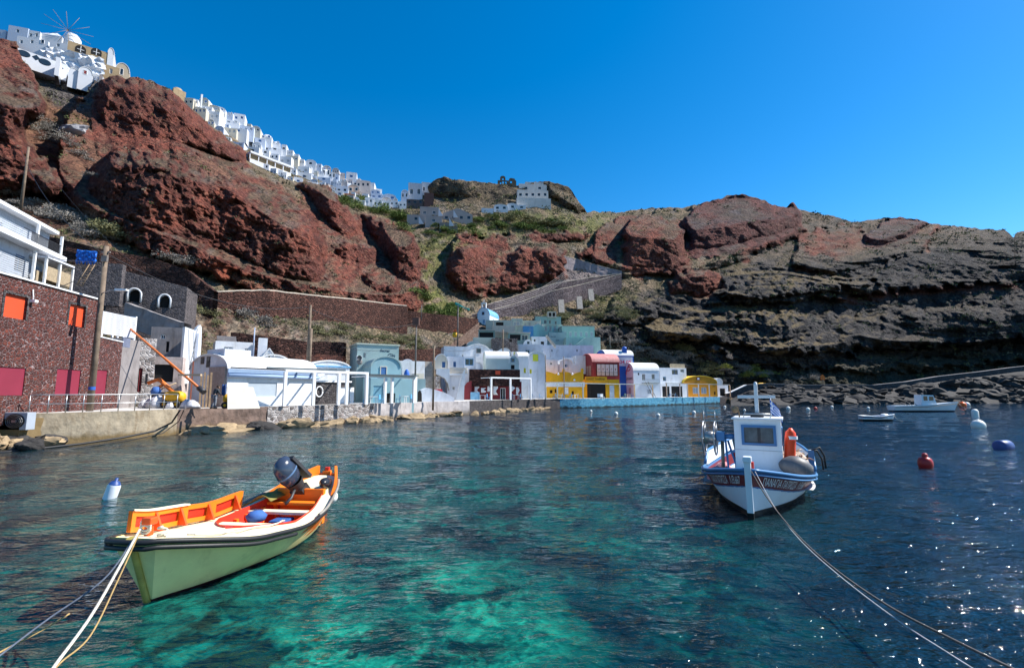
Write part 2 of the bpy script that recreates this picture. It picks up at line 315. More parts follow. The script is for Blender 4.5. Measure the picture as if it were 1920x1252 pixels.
def build_terrain():
    pxs=np.arange(-260,2200.1,2.1); NR=430
    top=np.interp(pxs,[a for a,_ in SKY],[b for _,b in SKY]); top=top+fbm(np.c_[pxs/14,pxs*0,pxs*0],3)*5
    bot=np.interp(pxs,KX,BASE)
    v=np.linspace(0,1,NR)
    PY=bot[None,:]+(top-bot)[None,:]*v[:,None]; PX=np.repeat(pxs[None,:],NR,0)
    x=PX.ravel(); y=PY.ravel(); D=base_depth(x,y)
    bl,kd=lumps(x,y)
    def world(D): 
        a=(x-CX)/F; b=(CY-y)/F; ry=ct-b*st; k=D/ry; return np.c_[a*k,D,HC+(st+b*ct)*k]
    W0=world(D)
    def sph(q):
        dx,dy,dz=q[:,0],q[:,1],q[:,2]-HC; h=np.hypot(dx,dy); return np.c_[np.arctan2(dx,dy)*120,np.sqrt(h*h+dz*dz)*.22,np.arctan2(dz,h)*120]
    Wp=sph(W0)
    red=np.maximum(kd['r'],kd['p']); red=np.maximum(red,kd['b']*sstep(-.02,.12,fbm(Wp/9+30,4))); dark=sstep(-25,25,sdist([(1110,600),(1180,560),(1260,525),(1400,488),(1590,480),(1700,450),(1850,430),(2220,400),(2220,780),(1380,780),(1290,690),(1180,640)],x+fbm(Wp/30,3)*70,y+fbm(Wp/30+9,3)*50))*(1-red)
    castle=np.maximum(kd['c'],sstep(-6,8,sdist([(795,345),(835,325),(900,330),(1000,335),(1065,340),(1105,398),(1060,392),(960,372),(900,385),(830,380),(790,365)],x,y)))
    debris=sstep(-8,12,sdist([(330,545),(420,560),(520,600),(640,640),(870,640),(840,590),(1000,600),(900,680),(700,700),(480,680),(360,650)],x,y))
    near=sstep(220,60,D)
    big=fbm(Wp/26,5); mid=fbm(Wp/7.5+5,5,ridge=True); 
    # terracing / strata on the slopes and ledges in the dark cliff
    z=W0[:,2]; zz=z+fbm(W0*np.array([1/60,1/60,1/25]),3)*14
    saw=lambda s:(lambda q:np.where(q<.75,q/.75,(1-q)/.25))((zz/s)%1.)
    strat=((saw(13)*5+saw(4.7)*2.)*sstep(-.5,.3,fbm(Wp/18,3))+fbm(np.c_[Wp[:,0]/6,Wp[:,1]/6,Wp[:,2]/9],4,ridge=True)*3.5)*dark
    terr=saw(6.5)*2.2*(1-red)*(1-dark)*(1-castle)*sstep(95,140,D)
    D2=D-bl - big*6*sstep(60,140,D)*(1-.6*red) - mid*1.6*sstep(50,120,D) - strat - terr*.8
    gul=fbm(np.c_[Wp[:,0]/16,Wp[:,1]/40,Wp[:,2]/60],3,ridge=True); D2-= gul*3.0*red*sstep(60,100,D)
    # scoria pits
    wp2=sph(world(D2)); f1,f2,idv=worley(wp2/5.2+fbm(wp2/4,2)[:,None]*.8); g1,g2,_=worley(wp2/2.1+7); k1,k2,_=worley(wp2/.95+3)
    rough=red*(1.3*(.5-f1)*2.6+1.3*(.5-g1)+.8*(.5-k1))+castle*(.5-f1)*3+dark*((.5-f1)*3.4+(.5-g1)*2.4+(.5-k1)*1.)+(1-red)*(1-dark)*(1-castle)*((.45-g1)*1.1+debris*(.5-f1)*1.2)
    D2-= rough*sstep(35,90,D)
    fine=fbm(wp2/1.1,4,ridge=True); D2-= fine*.55*sstep(30,80,D)
    D2-= fbm(wp2/.45,2)*.25*red
    # keep the foot low and smooth where buildings stand
    V=world(D2)
    VG=V.reshape(NR,-1,3); 
    N=np.cross(np.gradient(VG,axis=1),np.gradient(VG,axis=0)); N/=np.linalg.norm(N,axis=2)[...,None]+1e-9
    nz=N[...,2].ravel()
    def blur(a,k):
        a=a.reshape(NR,-1)
        for _ in range(k): a=(a+np.roll(a,1,0)+np.roll(a,-1,0)+np.roll(a,1,1)+np.roll(a,-1,1))/5
        return a.ravel()
    up=blur(np.abs(nz),3)
    # ---- colours (albedo)
    n1=fbm(wp2/9,5); n2=fbm(wp2/2.2+3,4); n3=fbm(wp2/.8+8,3)
    def C(*c): return np.array(c)[None,:]
    def mixc(a,b,t): return a*(1-t[:,None])+b*t[:,None]
    soil=mixc(C(.25,.19,.13)+0*wp2,C(.15,.12,.085),sstep(-.3,.3,n1)); scrub=mixc(C(.15,.13,.08)+0*wp2,C(.075,.072,.048),sstep(-.3,.3,n2)); soil=mixc(soil,scrub,sstep(-.2,.2,n2+n3*.6)*.75)
    grey=C(.19,.175,.165)+0*wp2; soil=mixc(soil,grey,sstep(.05,.3,fbm(wp2/3.3+20,4))*.5)
    rockc=mixc(C(.13,.095,.075)+0*wp2,C(.05,.042,.038),sstep(-.25,.25,n2))
    base=mixc(rockc,soil,sstep(.25,.6,up+n1*.3))
    grn=np.zeros(len(x))
    for poly,a in GREEN: grn=np.maximum(grn,a*sstep(-8,14,sdist(poly,x+n1*25,y+n2*12)))
    base=mixc(base,mixc(C(.11,.14,.03)+0*wp2,C(.2,.2,.06),sstep(-.2,.3,n3)),grn*sstep(-.15,.15,n2+.1)*.8)
    base=mixc(base,mixc(C(.13,.10,.085)+0*wp2,C(.07,.062,.06),sstep(-.2,.2,n2+.5*n3)),sstep(1280,1480,x)*.65)
    redc=mixc(C(.19,.064,.046)+0*wp2,C(.115,.042,.034),sstep(-.3,.3,n1)); redc=mixc(redc,C(.085,.032,.026),sstep(-.1,.35,n2)); redc=mixc(redc,C(.30,.16,.11),sstep(.1,.4,n3)*.4)
    tops=sstep(.7,.92,up+n1*.25)*.7; redc=mixc(redc,soil,tops)
    pur=redc*C(.72,.8,1.0)
    redc=mixc(redc,pur,kd['p'])
    scree=sstep(-4,4,sdist([(398,486),(440,500),(520,548),(500,556),(440,545),(400,520)],x,y)); 
    darkc=mixc(C(.060,.056,.058)+0*wp2,C(.026,.026,.030),sstep(-.2,.2,n2)); darkc=mixc(darkc,C(.12,.11,.10),sstep(.1,.35,n3)*.5)
    darkc=mixc(darkc,C(.17,.13,.07),sstep(.72,.93,up+n1*.3)*.8*(.25+.75*sstep(1750,1450,x))); redband=sstep(-4,6,sdist([(1560,560),(1700,540),(1940,528),(1940,540),(1700,555),(1600,572)],x,y)); darkc=mixc(darkc,C(.12,.045,.035),redband*.8)
    low=sstep(-10,20,sdist([(1380,700),(1500,690),(1750,660),(1950,640),(2220,640),(2220,780),(1300,780)],x,y)); darkc=mixc(darkc,C(.055,.055,.035),low*.6)
    cast=mixc(C(.14,.11,.075)+0*wp2,C(.055,.047,.04),sstep(-.2,.25,n2)); cast=mixc(cast,soil,sstep(.6,.85,up))
    deb=mixc(C(.30,.24,.19)+0*wp2,C(.13,.07,.055),sstep(-.2,.2,n2)); deb=mixc(deb,soil,sstep(-.1,.3,n1)*.7)
    c=mixc(base,deb,debris*.8); c=mixc(c,cast,castle); c=mixc(c,darkc,dark); c=mixc(c,redc,red); c=mixc(c,C(.25,.075,.045)+0*wp2,scree*.9)
    rb=sstep(-10,20,sdist([(-270,200),(60,200),(180,120),(480,330),(700,430),(800,560),(640,570),(500,556),(240,470),(-270,380)],x+n1*30,y+n2*20))*(1-red)
    c=mixc(c,mixc(C(.21,.105,.07)+0*wp2,C(.12,.05,.04),sstep(-.25,.25,n2+n3*.4)),rb*sstep(-.35,.1,n1+.15)*.85)
    gv=sstep(-2,4,sdist([(1050,498),(1110,508),(1166,512),(1100,530),(1040,540)],x,y)); c=mixc(c,C(.24,.21,.22)+.08*n3[:,None],gv*(1-red)*.8)
    gw=sstep(-4,8,sdist([(20,90),(190,128),(176,215),(100,200),(60,130)],x,y)); c=mixc(c,C(.11,.105,.105)+.06*n3[:,None],gw*(1-red)*.9)
    # back of the ridge
    VT=VG[-1]; rows=[VG.reshape(-1,3)]; cc=[c]
    for k,(dd,dz) in enumerate([(6,-.5),(25,-6),(80,-30),(200,-100)]):
        q=VT.copy(); dirn=q[:,:2]/np.linalg.norm(q[:,:2],axis=1)[:,None]; q[:,:2]+=dirn*dd; q[:,2]+=dz; rows.append(q); cc.append(c.reshape(NR,-1,3)[-1])
    # foot goes down under the sea bed
    V0=VG[0].copy(); V0[:,2]=np.minimum(V0[:,2],-1.5)
    Vall=np.concatenate([V0]+rows); call=np.concatenate([c.reshape(NR,-1,3)[0]]+cc)
    t=NT('rock_and_scrub'); at=t.n('Attribute',attribute_name='Col'); v=t.coord(scale=(1,.4,1))
    nn=t.noise(v,1.6,8,.72); nf=t.noise(v,.5,5,.6)
    cc_=t.mix(1.0,at.outputs[0],t.ramp(nn,[(.3,(.30,.30,.32)),(.48,(.9,.9,.9)),(.68,(2.0,1.85,1.7))]),'MULTIPLY')
    t.i(t.b,'Base Color',cc_); t.i(t.b,'Roughness',.95); t.i(t.b,'Specular IOR Level',.15)
    vo=t.n('TexVoronoi',{'Vector':v,'Scale':.9}); vo2=t.n('TexVoronoi',{'Vector':v,'Scale':2.6})
    h=t.math('ADD',t.math('MULTIPLY',vo.outputs[0],-.8),t.math('MULTIPLY',nn,1.0)); h=t.math('ADD',h,t.math('MULTIPLY',vo2.outputs[0],-.55))
    t.i(t.b,'Normal',t.bump(h,1.0,1.3))
    o=npmesh('hillside_terrain',Vall,gridfaces(NR+5,len(pxs))[:,::-1],t.m,True,call); tag(o,'steep red scoria and dark lava cliffs round the bay','hillside',kind='structure')
    global TRED,TDARK,TUP; TRED=red.reshape(NR,-1); TDARK=dark.reshape(NR,-1); TUP=up.reshape(NR,-1)
    return pxs,VG
TPX,TVG=build_terrain()
def terr(px,py):
    """world point of the finished hillside seen at a pixel (nearest grid row)"""
    j=int(round((px+260)/2.1)); j=max(0,min(TVG.shape[1]-1,j)); col=TVG[:,j]; b=np.interp(px,KX,BASE); top=np.interp(px,[a for a,_ in SKY],[q for _,q in SKY])
    i=int(round((b-py)/(b-top)*(TVG.shape[0]-1))); i=max(0,min(TVG.shape[0]-1,i)); return Vector(col[i])
# ================================================================ water
def build_water():
    r=np.concatenate([np.geomspace(1.2,60,430),np.geomspace(60.6,420,110),[700,1500]]); az=np.concatenate([np.linspace(-180,-60,16)[:-1],np.linspace(-60,60,820),np.linspace(60,180,16)[1:]])*math.pi/180
    RR,AA=np.meshgrid(r,az,indexing='ij'); X=(RR*np.sin(AA)).ravel(); Y=(RR*np.cos(AA)).ravel(); rr=RR.ravel()
    def dirn(wl,ang,st,seed,sc=1):
        c,s_=math.cos(ang),math.sin(ang); u=(X*c+Y*s_)/wl; w=(-X*s_+Y*c)/(wl*st); return fbm(np.c_[u,w,np.full(len(X),seed)],2)
    z=(dirn(5.5,R(80),1.8,7.)*.14+dirn(2.6,R(65),2.2,1.)*.09+(.5-np.abs(dirn(2.9,R(75),2.4,8.)))*.07)*sstep(260,90,rr)*(.45+.55*sstep(5,16,rr))+(dirn(1.1,R(75),2.,2.)*.03+(.5-np.abs(dirn(1.3,R(70),2.2,6.)))*.05)*sstep(110,35,rr)+(.5-np.abs(dirn(.6,R(50),2.4,3.)))*.024*sstep(36,12,rr)+dirn(.24,R(100),1.8,4.)*.010*sstep(16,6,rr)
    t=NT('sea_water'); v=t.coord(); t.b.inputs['IOR'].default_value=1.36
    # body colour: pale sand and boulders seen through clear water near the pier, deep water further out
    geo=t.n('SeparateXYZ'); t.i(geo,0,v)
    dn=t.n('TexNoise',{'Vector':v,'Scale':1.1,'Detail':4,'Roughness':.6}); vv=t.n('VectorMath',operation='MULTIPLY_ADD'); t.l(dn,1,vv,0); vv.inputs[1].default_value=(.9,.9,0); t.i(vv,2,v); vd=vv.outputs[0]
    rocks=t.noise(vd,.42,4,.6); sand=t.gr(rocks,.40,.62)
    # distance from the shallow patch before the pier
    def blob(cx,cy,rx,ry,rot=0):
        m=t.n('Mapping',vector_type='TEXTURE'); t.i(m,0,vd); m.inputs['Location'].default_value=(cx,cy,0); m.inputs['Scale'].default_value=(rx,ry,1); m.inputs['Rotation'].default_value=(0,0,rot)
        l=t.n('VectorMath',operation='LENGTH'); 
        m2=t.n('VectorMath',operation='MULTIPLY'); t.i(m2,0,m.outputs[0]); m2.inputs[1].default_value=(1,1,0); t.i(l,0,m2.outputs[0]); return t.gr(l.outputs['Value'],.45,1.,1,0)
    b1=blob(-.7,6.3,2.3,3.3); b2=blob(-3.6,10.5,10,9,.3); b3=blob(-7,24,19,22); b4=blob(1,30,16,30)
    deep=t.mix(b4,(.002,.010,.018),(.002,.020,.026)); c=t.mix(b3,deep,(.004,.050,.050))
    c=t.mix(t.math('MULTIPLY',b2,t.gr(rocks,.42,.58,.06,1)),c,t.mix(t.gr(t.noise(vd,3.2,4,.7),.42,.6),(.001,.030,.032),(.004,.13,.10)))
    cz=t.n('TexVoronoi',{'Vector':vd,'Scale':3.4},feature='SMOOTH_F1'); 
    c=t.mix(t.math('MULTIPLY',b1,t.gr(rocks,.38,.58)),c,t.mix(t.gr(t.noise(vd,3.6,4,.7),.42,.6),(.002,.09,.07),(.014,.32,.21)))
    dk=t.gr(t.noise(vd,.6,5,.65),.50,.57); c=t.mix(t.math('MULTIPLY',dk,.85),c,(.002,.008,.012))
    t.i(t.b,'Base Color',c); t.i(t.b,'Roughness',.04); t.i(t.b,'Specular IOR Level',.5)
    w1=t.coord(scale=(.62,1.5,1),rot=(0,0,R(-18))); w2=t.coord(scale=(.8,1.3,1),rot=(0,0,R(25)))
    h=t.math('ADD',t.noise(w1,2.4,3,.55,.4),t.math('MULTIPLY',t.noise(w2,5.5,3,.5,.3),.42)); h=t.math('ADD',h,t.math('MULTIPLY',t.noise(w1,14,2,.5),.10))
    dist=t.n('CameraData'); 
    t.i(t.b,'Normal',t.bump(h,1.0,.125))
    o=npmesh('sea_water',np.c_[X,Y,z],gridfaces(len(r),len(az)),t.m,True); tag(o,'clear rippled sea water, emerald near the pier and dark blue beyond','water',kind='structure')
build_water()
# ================================================================ materials of buildings
WHITE=surf('white_plaster',(.66,.68,.71),.8,.09,.8,.4,.04,6,.55,(.42,.40,.37)); WHITE2=surf('white_limewash',(.57,.60,.67),.8,.1,.8,.5,.04,6,.65,(.33,.33,.34))
WCLEAN=surf('white_paint',(.80,.80,.80),.5,.04,2,.1); WROOF=surf('white_roof',(.72,.72,.71),.8,.05,.6,.3,.03,5,.4,(.6,.57,.5))
PINKW=surf('pinkish_plaster',(.46,.40,.41),.85,.08,.9,.3,.02,9,.4,(.30,.26,.25)); CREAM=surf('cream_plaster',(.62,.55,.45),.85,.1,.8,.3,.02,9,.4,(.4,.33,.25))
TURQ=surf('turquoise_plaster',(.29,.39,.39),.85,.08,.7,.3,.02,9,.45,(.22,.34,.36)); TURQ2=surf('grey_green_plaster',(.46,.50,.43),.85,.1,.7,.3,.02,9,.5,(.22,.27,.24)); GRN=surf('sea_green_plaster',(.35,.52,.46),.85,.08,.7,.3,.02,9,.45,(.15,.28,.25))
YEL=surf('ochre_yellow_plaster',(.72,.36,.01),.8,.14,.9,.35,.03,7,.7,(.36,.17,.02)); ORA=surf('orange_plaster',(.62,.25,.01),.8,.12,.9,.3,.02,9,.4,(.35,.14,.02)); YROOF=surf('yellow_roof',(.85,.55,.04),.7,.1,.8)
RED=surf('maroon_plaster',(.20,.022,.028),.75,.12,.8,.3,.02,9,.35,(.10,.02,.02)); REDROOF=surf('pink_red_roof',(.50,.20,.19),.7,.12,.8,.2,.02,8,.4,(.65,.5,.48)); MAR=surf('crimson_board',(.21,.022,.045),.55,.08,.6,.08); ORED=surf('orange_red_shutter',(.60,.07,.022),.55,.08,.8,.15)
BLU=surf('cobalt_blue',(.012,.10,.44),.6,.1,.8); LBLU=surf('light_blue_paint',(.10,.33,.58),.6,.15,1.2,.2,.01,9,.5,(.35,.45,.52)); NAVY=surf('navy_paint',(.03,.05,.15),.6)
TAN=surf('tan_plaster',(.36,.26,.15),.85,.12,.7,.4,.03,8,.5,(.22,.15,.09)); BEIGE=surf('beige_plaster',(.33,.28,.255),.85,.1,.7,.3,.02,8,.5,(.22,.18,.16))
GREYP=surf('grey_plaster',(.23,.21,.21),.9,.22,.9,.5,.03,6,.8,(.10,.085,.08)); CONC=surf('concrete',(.30,.25,.18),.9,.3,1.6,.9,.06,5,.8,(.15,.10,.05),dscale=1.6); PAVE=surf('pale_paving',(.52,.50,.47),.85,.12,.7,.3)
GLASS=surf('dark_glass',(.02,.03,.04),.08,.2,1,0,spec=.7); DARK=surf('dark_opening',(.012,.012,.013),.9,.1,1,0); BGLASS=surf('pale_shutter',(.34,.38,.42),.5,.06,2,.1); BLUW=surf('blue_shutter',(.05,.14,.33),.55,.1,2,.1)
WOOD=surf('weathered_wood',(.24,.165,.10),.85,.35,3,.6,.02,25,.6,(.09,.07,.05)); WOODL=surf('pale_plywood',(.50,.38,.24),.8,.18,1.2,.2); STEEL=surf('galvanised_steel',(.38,.39,.40),.35,.15,4,.1,metal=.8); DGREY=surf('dark_metal',(.05,.05,.055),.5,.2,3,.1,metal=.4); BLACK=surf('black_rubber',(.018,.018,.02),.5,.2,3,.15)
LAVA=rubble('lava_rubble',[(.035,.03,.032),(.09,.08,.08),(.05,.045,.05),(.13,.11,.11)],(.30,.29,.29),3.4,.02,1,.06); LAVAG=rubble('grey_lava_wall',[(.09,.08,.085),(.16,.14,.145),(.06,.055,.06)],(.20,.18,.18),3.,.02,1,.06)
REDST=rubble('red_rubble_with_mortar',[(.12,.034,.028),(.055,.022,.02),(.19,.055,.04),(.04,.02,.02)],(.34,.26,.26),4.4,.06,1,.07); REDW=rubble('dry_red_stone',[(.12,.05,.038),(.055,.027,.024),(.18,.085,.065),(.04,.022,.02)],(.035,.02,.018),1.7,.05,1,.22,2.0)
REDW2=rubble('pale_red_stone',[(.22,.08,.05),(.12,.05,.04),(.30,.14,.09)],(.12,.06,.05),1.8,.04,1,.15,1.8); PURW=rubble('purple_grey_stone',[(.13,.10,.11),(.20,.165,.18),(.08,.065,.075)],(.06,.05,.055),1.1,.05,1,.25,1.6); BLUEST=rubble('blue_painted_rubble',[(.12,.42,.62),(.07,.30,.50),(.2,.5,.66)],(.03,.06,.09),2.4,.03,1,.08,1.6); WHST=rubble('white_and_dark_rubble',[(.10,.085,.08),(.5,.47,.46),(.16,.14,.13),(.35,.3,.29)],(.56,.54,.55),2.6,.05,1,.06)
# ================================================================ text as mesh
_tc={}
def textmesh(body,size=1.,shear=0,bold=0,ext=.0):
    c=bpy.data.curves.new('t','FONT'); c.body=body; c.size=size; c.shear=shear; c.offset=bold; c.extrude=ext; c.resolution_u=3
    o=bpy.data.objects.new('t',c); COL.objects.link(o); bpy.context.view_layer.update()
    me=o.to_mesh(); vs=[v.co.copy() for v in me.vertices]; fs=[list(p.vertices) for p in me.polygons]; o.to_mesh_clear(); bpy.data.objects.remove(o); bpy.data.curves.remove(c)
    return vs,fs
def text_mb(body,x0,z0,width,y,shear=0,bold=0,height=None,slope=0):
    vs,fs=textmesh(body,1,shear,bold,.0); w=max(v.x for v in vs)-min(v.x for v in vs); mn=min(v.x for v in vs); s=width/w; hs_=s if height is None else height
    return MB().add([(x0+(v.x-mn)*s, y, z0+v.y*hs_+slope*(v.x-mn)*s) for v in vs],fs)
# ================================================================ houses
class H:
    """a building standing on a line from pixel column a to pixel column b"""
    def __init__(s,name,label,cat,a,b,yb,D=None,ang=20,zb=None,Db=None,group=None,kind=None,raw=False):
        if D is None: D=G(a,yb,1.8).y if zb is None else G(a,yb,zb).y
        elif not raw: D*=fsx(a); Db=Db*fsx(a) if Db else None
        p=P(a,yb,D); s.z0=p.z if zb is None else zb
        A=Vector((p.x,p.y)); 
        rb=ray(b,yb); k=rb[0]/rb[1]
        if Db is not None: B=Vector((k*Db,Db))
        else:
            c,sn=math.cos(R(ang)),math.sin(R(ang)); t=(k*A.y-A.x)/(c-k*sn); B=A+Vector((c*t,sn*t))
        s.A=A; s.w=(B-A).length; s.th=math.atan2(B.y-A.y,B.x-A.x); s.X=(B-A).normalized(); s.Y=Vector((-s.X.y,s.X.x))
        s.root=empty(name,(A.x,A.y,s.z0),s.th,label,cat,group,kind); s.D=D
    def uv(s,px,py,y=0.):
        r=ray(px,py); o=s.A+s.Y*y; d=Vector((r[0],r[1])); k=o.dot(s.Y)/d.dot(s.Y); p=d*k
        return (p-s.A).dot(s.X), HC+r[2]*k-s.z0
    def z(s,py,px=None,y=0.):
        return s.uv(s.a if px is None else px,py,y)[1]
    def rect(s,x0,y0,x1,y1,y=0.):
        xm,ym=(x0+x1)/2,(y0+y1)/2
        return s.uv(x0,ym,y)[0],s.uv(x1,ym,y)[0],s.uv(xm,y1,y)[1],s.uv(xm,y0,y)[1]
def fwall(mb,x0,x1,z0,z1,holes,y=0.,rev=.22):
    """front wall with real openings and reveals"""
    hs_=[(max(x0+.02,h[0]),min(x1-.02,h[1]),max(z0,h[2]),min(z1-.02,h[3])) for h in holes]; hs_=[h for h in hs_ if h[1]-h[0]>.05 and h[3]-h[2]>.05]
    xs=sorted({x0,x1,*[h[0] for h in hs_],*[h[1] for h in hs_]}); zs=sorted({z0,z1,*[h[2] for h in hs_],*[h[3] for h in hs_]})
    for i in range(len(xs)-1):
        for j in range(len(zs)-1):
            cx,cz=(xs[i]+xs[i+1])/2,(zs[j]+zs[j+1])/2
            if any(h[0]<cx<h[1] and h[2]<cz<h[3] for h in hs_): continue
            mb.add([(xs[i],y,zs[j]),(xs[i+1],y,zs[j]),(xs[i+1],y,zs[j+1]),(xs[i],y,zs[j+1])],[(0,1,2,3)])
    for a,b,c,d in hs_:
        mb.add([(a,y,c),(b,y,c),(b,y,d),(a,y,d),(a,y+rev,c),(b,y+rev,c),(b,y+rev,d),(a,y+rev,d)],[(0,4,5,1),(1,5,6,2),(2,6,7,3),(3,7,4,0)])
    return hs_
def shell(mb,x0,x1,d,z0,z1,holes=(),y=0.,top=True):
    hs_=fwall(mb,x0,x1,z0,z1,holes,y)
    mb.add([(x0,y,z0),(x0,y,z1),(x0,y+d,z1),(x0,y+d,z0)],[(0,1,2,3)]); mb.add([(x1,y,z0),(x1,y,z1),(x1,y+d,z1),(x1,y+d,z0)],[(3,2,1,0)])
    mb.add([(x0,y+d,z0),(x1,y+d,z0),(x1,y+d,z1),(x0,y+d,z1)],[(3,2,1,0)])
    if top: mb.add([(x0,y,z1),(x1,y,z1),(x1,y+d,z1),(x0,y+d,z1)],[(0,1,2,3)])
    return hs_
def opening(root,h,kind='window',fm=None,pm=None,y=0.,bars=1,name=None):
    a,b,c,d=h; t=min(.09,(b-a)*.16); yy=y+.16
    o=MB(); 
    if kind in('window','door'):
        o.box(a,a+t,yy-.05,yy+.03,c,d); o.box(b-t,b,yy-.05,yy+.03,c,d); o.box(a+t,b-t,yy-.05,yy+.03,d-t,d); 
        if kind=='window': o.box(a+t,b-t,yy-.05,yy+.03,c,c+t)
        if bars: o.box((a+b)/2-t*.35,(a+b)/2+t*.35,yy-.045,yy+.02,c+(t if kind=='window' else 0),d-t)
        f=o.build(name or kind,fm or WCLEAN,root); MB().box(a+.01,b-.01,yy+.035,yy+.055,c+.01,d-.01).build('pane' if kind=='window' else 'door_panel',pm or GLASS,f); return f
    if kind=='panel': return MB().box(a,b,yy-.1,yy-.03,c,d).build(name or 'shutter',pm or MAR,root)
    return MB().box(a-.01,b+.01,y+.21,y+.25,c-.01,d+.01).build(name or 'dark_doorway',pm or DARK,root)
def arc(x0,x1,zs,rise,n=14):
    return [((x0+x1)/2-(x1-x0)/2*math.cos(math.pi*k/n),zs+rise*math.sin(math.pi*k/n)) for k in range(n+1)]
def house(name,label,a,b,yb,yt,D=None,ang=20,d=5.,m=None,roof='flat',rise=None,yc=None,op=(),cat='house',found=1.2,zb=None,Db=None,rm=None,par=.0,group=None,xtra=None,H0=None,bevel=.0,cap=None):
    """op: list of (x0,y0,x1,y1,kind,frame,pane). yt: eave pixel at column a"""
    h=H0 or H(name,label,cat,a,b,yb,D,ang,zb,Db,group); h.a=a; m=m or WHITE
    z1=h.uv(a+.01,yt)[1]; w=h.w; rr=h.root
    mb=MB(); rects=[(h.rect(*o[:4]),o[4:]) for o in op]
    low=[q for q,k in rects if (k[0] if k else 'window')!='proud' and q[3]<=z1-.02+(0 if roof!='vy' else 0)]
    shell(mb,0,w,d,-found,z1,low,0,roof=='flat')
    if roof=='flat' and par: 
        mb.box(0,w,0,.2,z1+.002,z1+par); mb.box(0,.2,.2,d,z1+.002,z1+par); mb.box(w-.2,w,.2,d,z1+.002,z1+par)
    if roof=='vy':   # barrel running back, arch seen in front
        z2=h.uv((a+b)/2,yc)[1] if yc else z1+(rise or w*.4); ar=arc(0,w,z1,z2-z1)
        mb.add([(x,0,z) for x,z in ar],[list(range(len(ar)))[::-1]])
        mb.add([(x,d,z) for x,z in ar],[list(range(len(ar)))])
        s_=1.03; a2=arc(-.06,w+.06,z1-.02,z2-z1+.09); RB=MB()
        RB.grid([[(x,y,z) for x,z in a2] for y in (-.1,d+.1)],True)
        RB.add([(x,-.1,z) for x,z in a2]+[(x,-.1,z) for x,z in arc(.1,w-.1,z1-.02,z2-z1-.06)],[[k,k+1,len(a2)+k+1,len(a2)+k] for k in range(len(a2)-1)])
        RB.build('roof',rm or WROOF,rr,solid=0)
    if roof=='vx':   # barrel running along the front, arch seen at the end
        z2=z1+(rise or d*.4); ar=arc(0,d,z1,z2-z1)
        mb.add([(0,y,z) for y,z in ar],[list(range(len(ar)))]); mb.add([(w,y,z) for y,z in ar],[list(range(len(ar)))[::-1]])
        a2=arc(-.06,d+.06,z1-.02,z2-z1+.08); RB=MB(); RB.grid([[(x,y,z) for y,z in a2] for x in (w+.08,-.08)],True)
        RB.add([(-.08,y,z) for y,z in a2]+[(-.08,y,z) for y,z in arc(.1,d-.1,z1-.02,z2-z1-.06)],[[k,k+1,len(a2)+k+1,len(a2)+k][::-1] for k in range(len(a2)-1)])
        RB.build('roof',rm or WROOF,rr)
    if roof=='gable':
        z2=h.uv((a+b)/2,yc)[1]; poly=[(0,z1),(w/2,z2),(w,z1)]
        mb.add([(x,0,z) for x,z in poly],[[0,2,1][::-1]]); mb.add([(x,d,z) for x,z in poly],[[0,1,2]]); RB=MB()
        RB.add([(-.1,-.1,z1),(w/2,-.1,z2+.08),(w/2,d+.1,z2+.08),(-.1,d+.1,z1)],[(0,1,2,3)]); RB.add([(w+.1,-.1,z1),(w/2,-.1,z2+.08),(w/2,d+.1,z2+.08),(w+.1,d+.1,z1)],[(3,2,1,0)]); RB.build('roof',rm or WROOF,rr,solid=.1)
    if cap: MB().box(-.12,w+.12,-.12,d+.1,z1+.003,z1+.16).build('cornice',cap,rr)
    mb.build('wall',m,rr,bevel=bevel)
    for q,k in rects:
        kd=k[0] if k else 'window'; fm=k[1] if len(k)>1 else None; pm=k[2] if len(k)>2 else None
        if kd=='proud' or q[3]>z1-.02:
            f=MB(); a_,b_,c_,d_=q; t=min(.1,(b_-a_)*.15); f.box(a_-t,b_+t,-.08,.01,c_-t,c_); f.box(a_-t,b_+t,-.08,.01,d_,d_+t); f.box(a_-t,a_,-.08,.01,c_,d_); f.box(b_,b_+t,-.08,.01,c_,d_)
            f=f.build('window',fm or WCLEAN,rr); MB().box(a_,b_,-.03,.012,c_,d_).build('pane',pm or GLASS,f)
        else: opening(rr,q,kd,fm,pm)
    h.z1=z1; h.d=d
    if xtra: xtra(h)
    return h
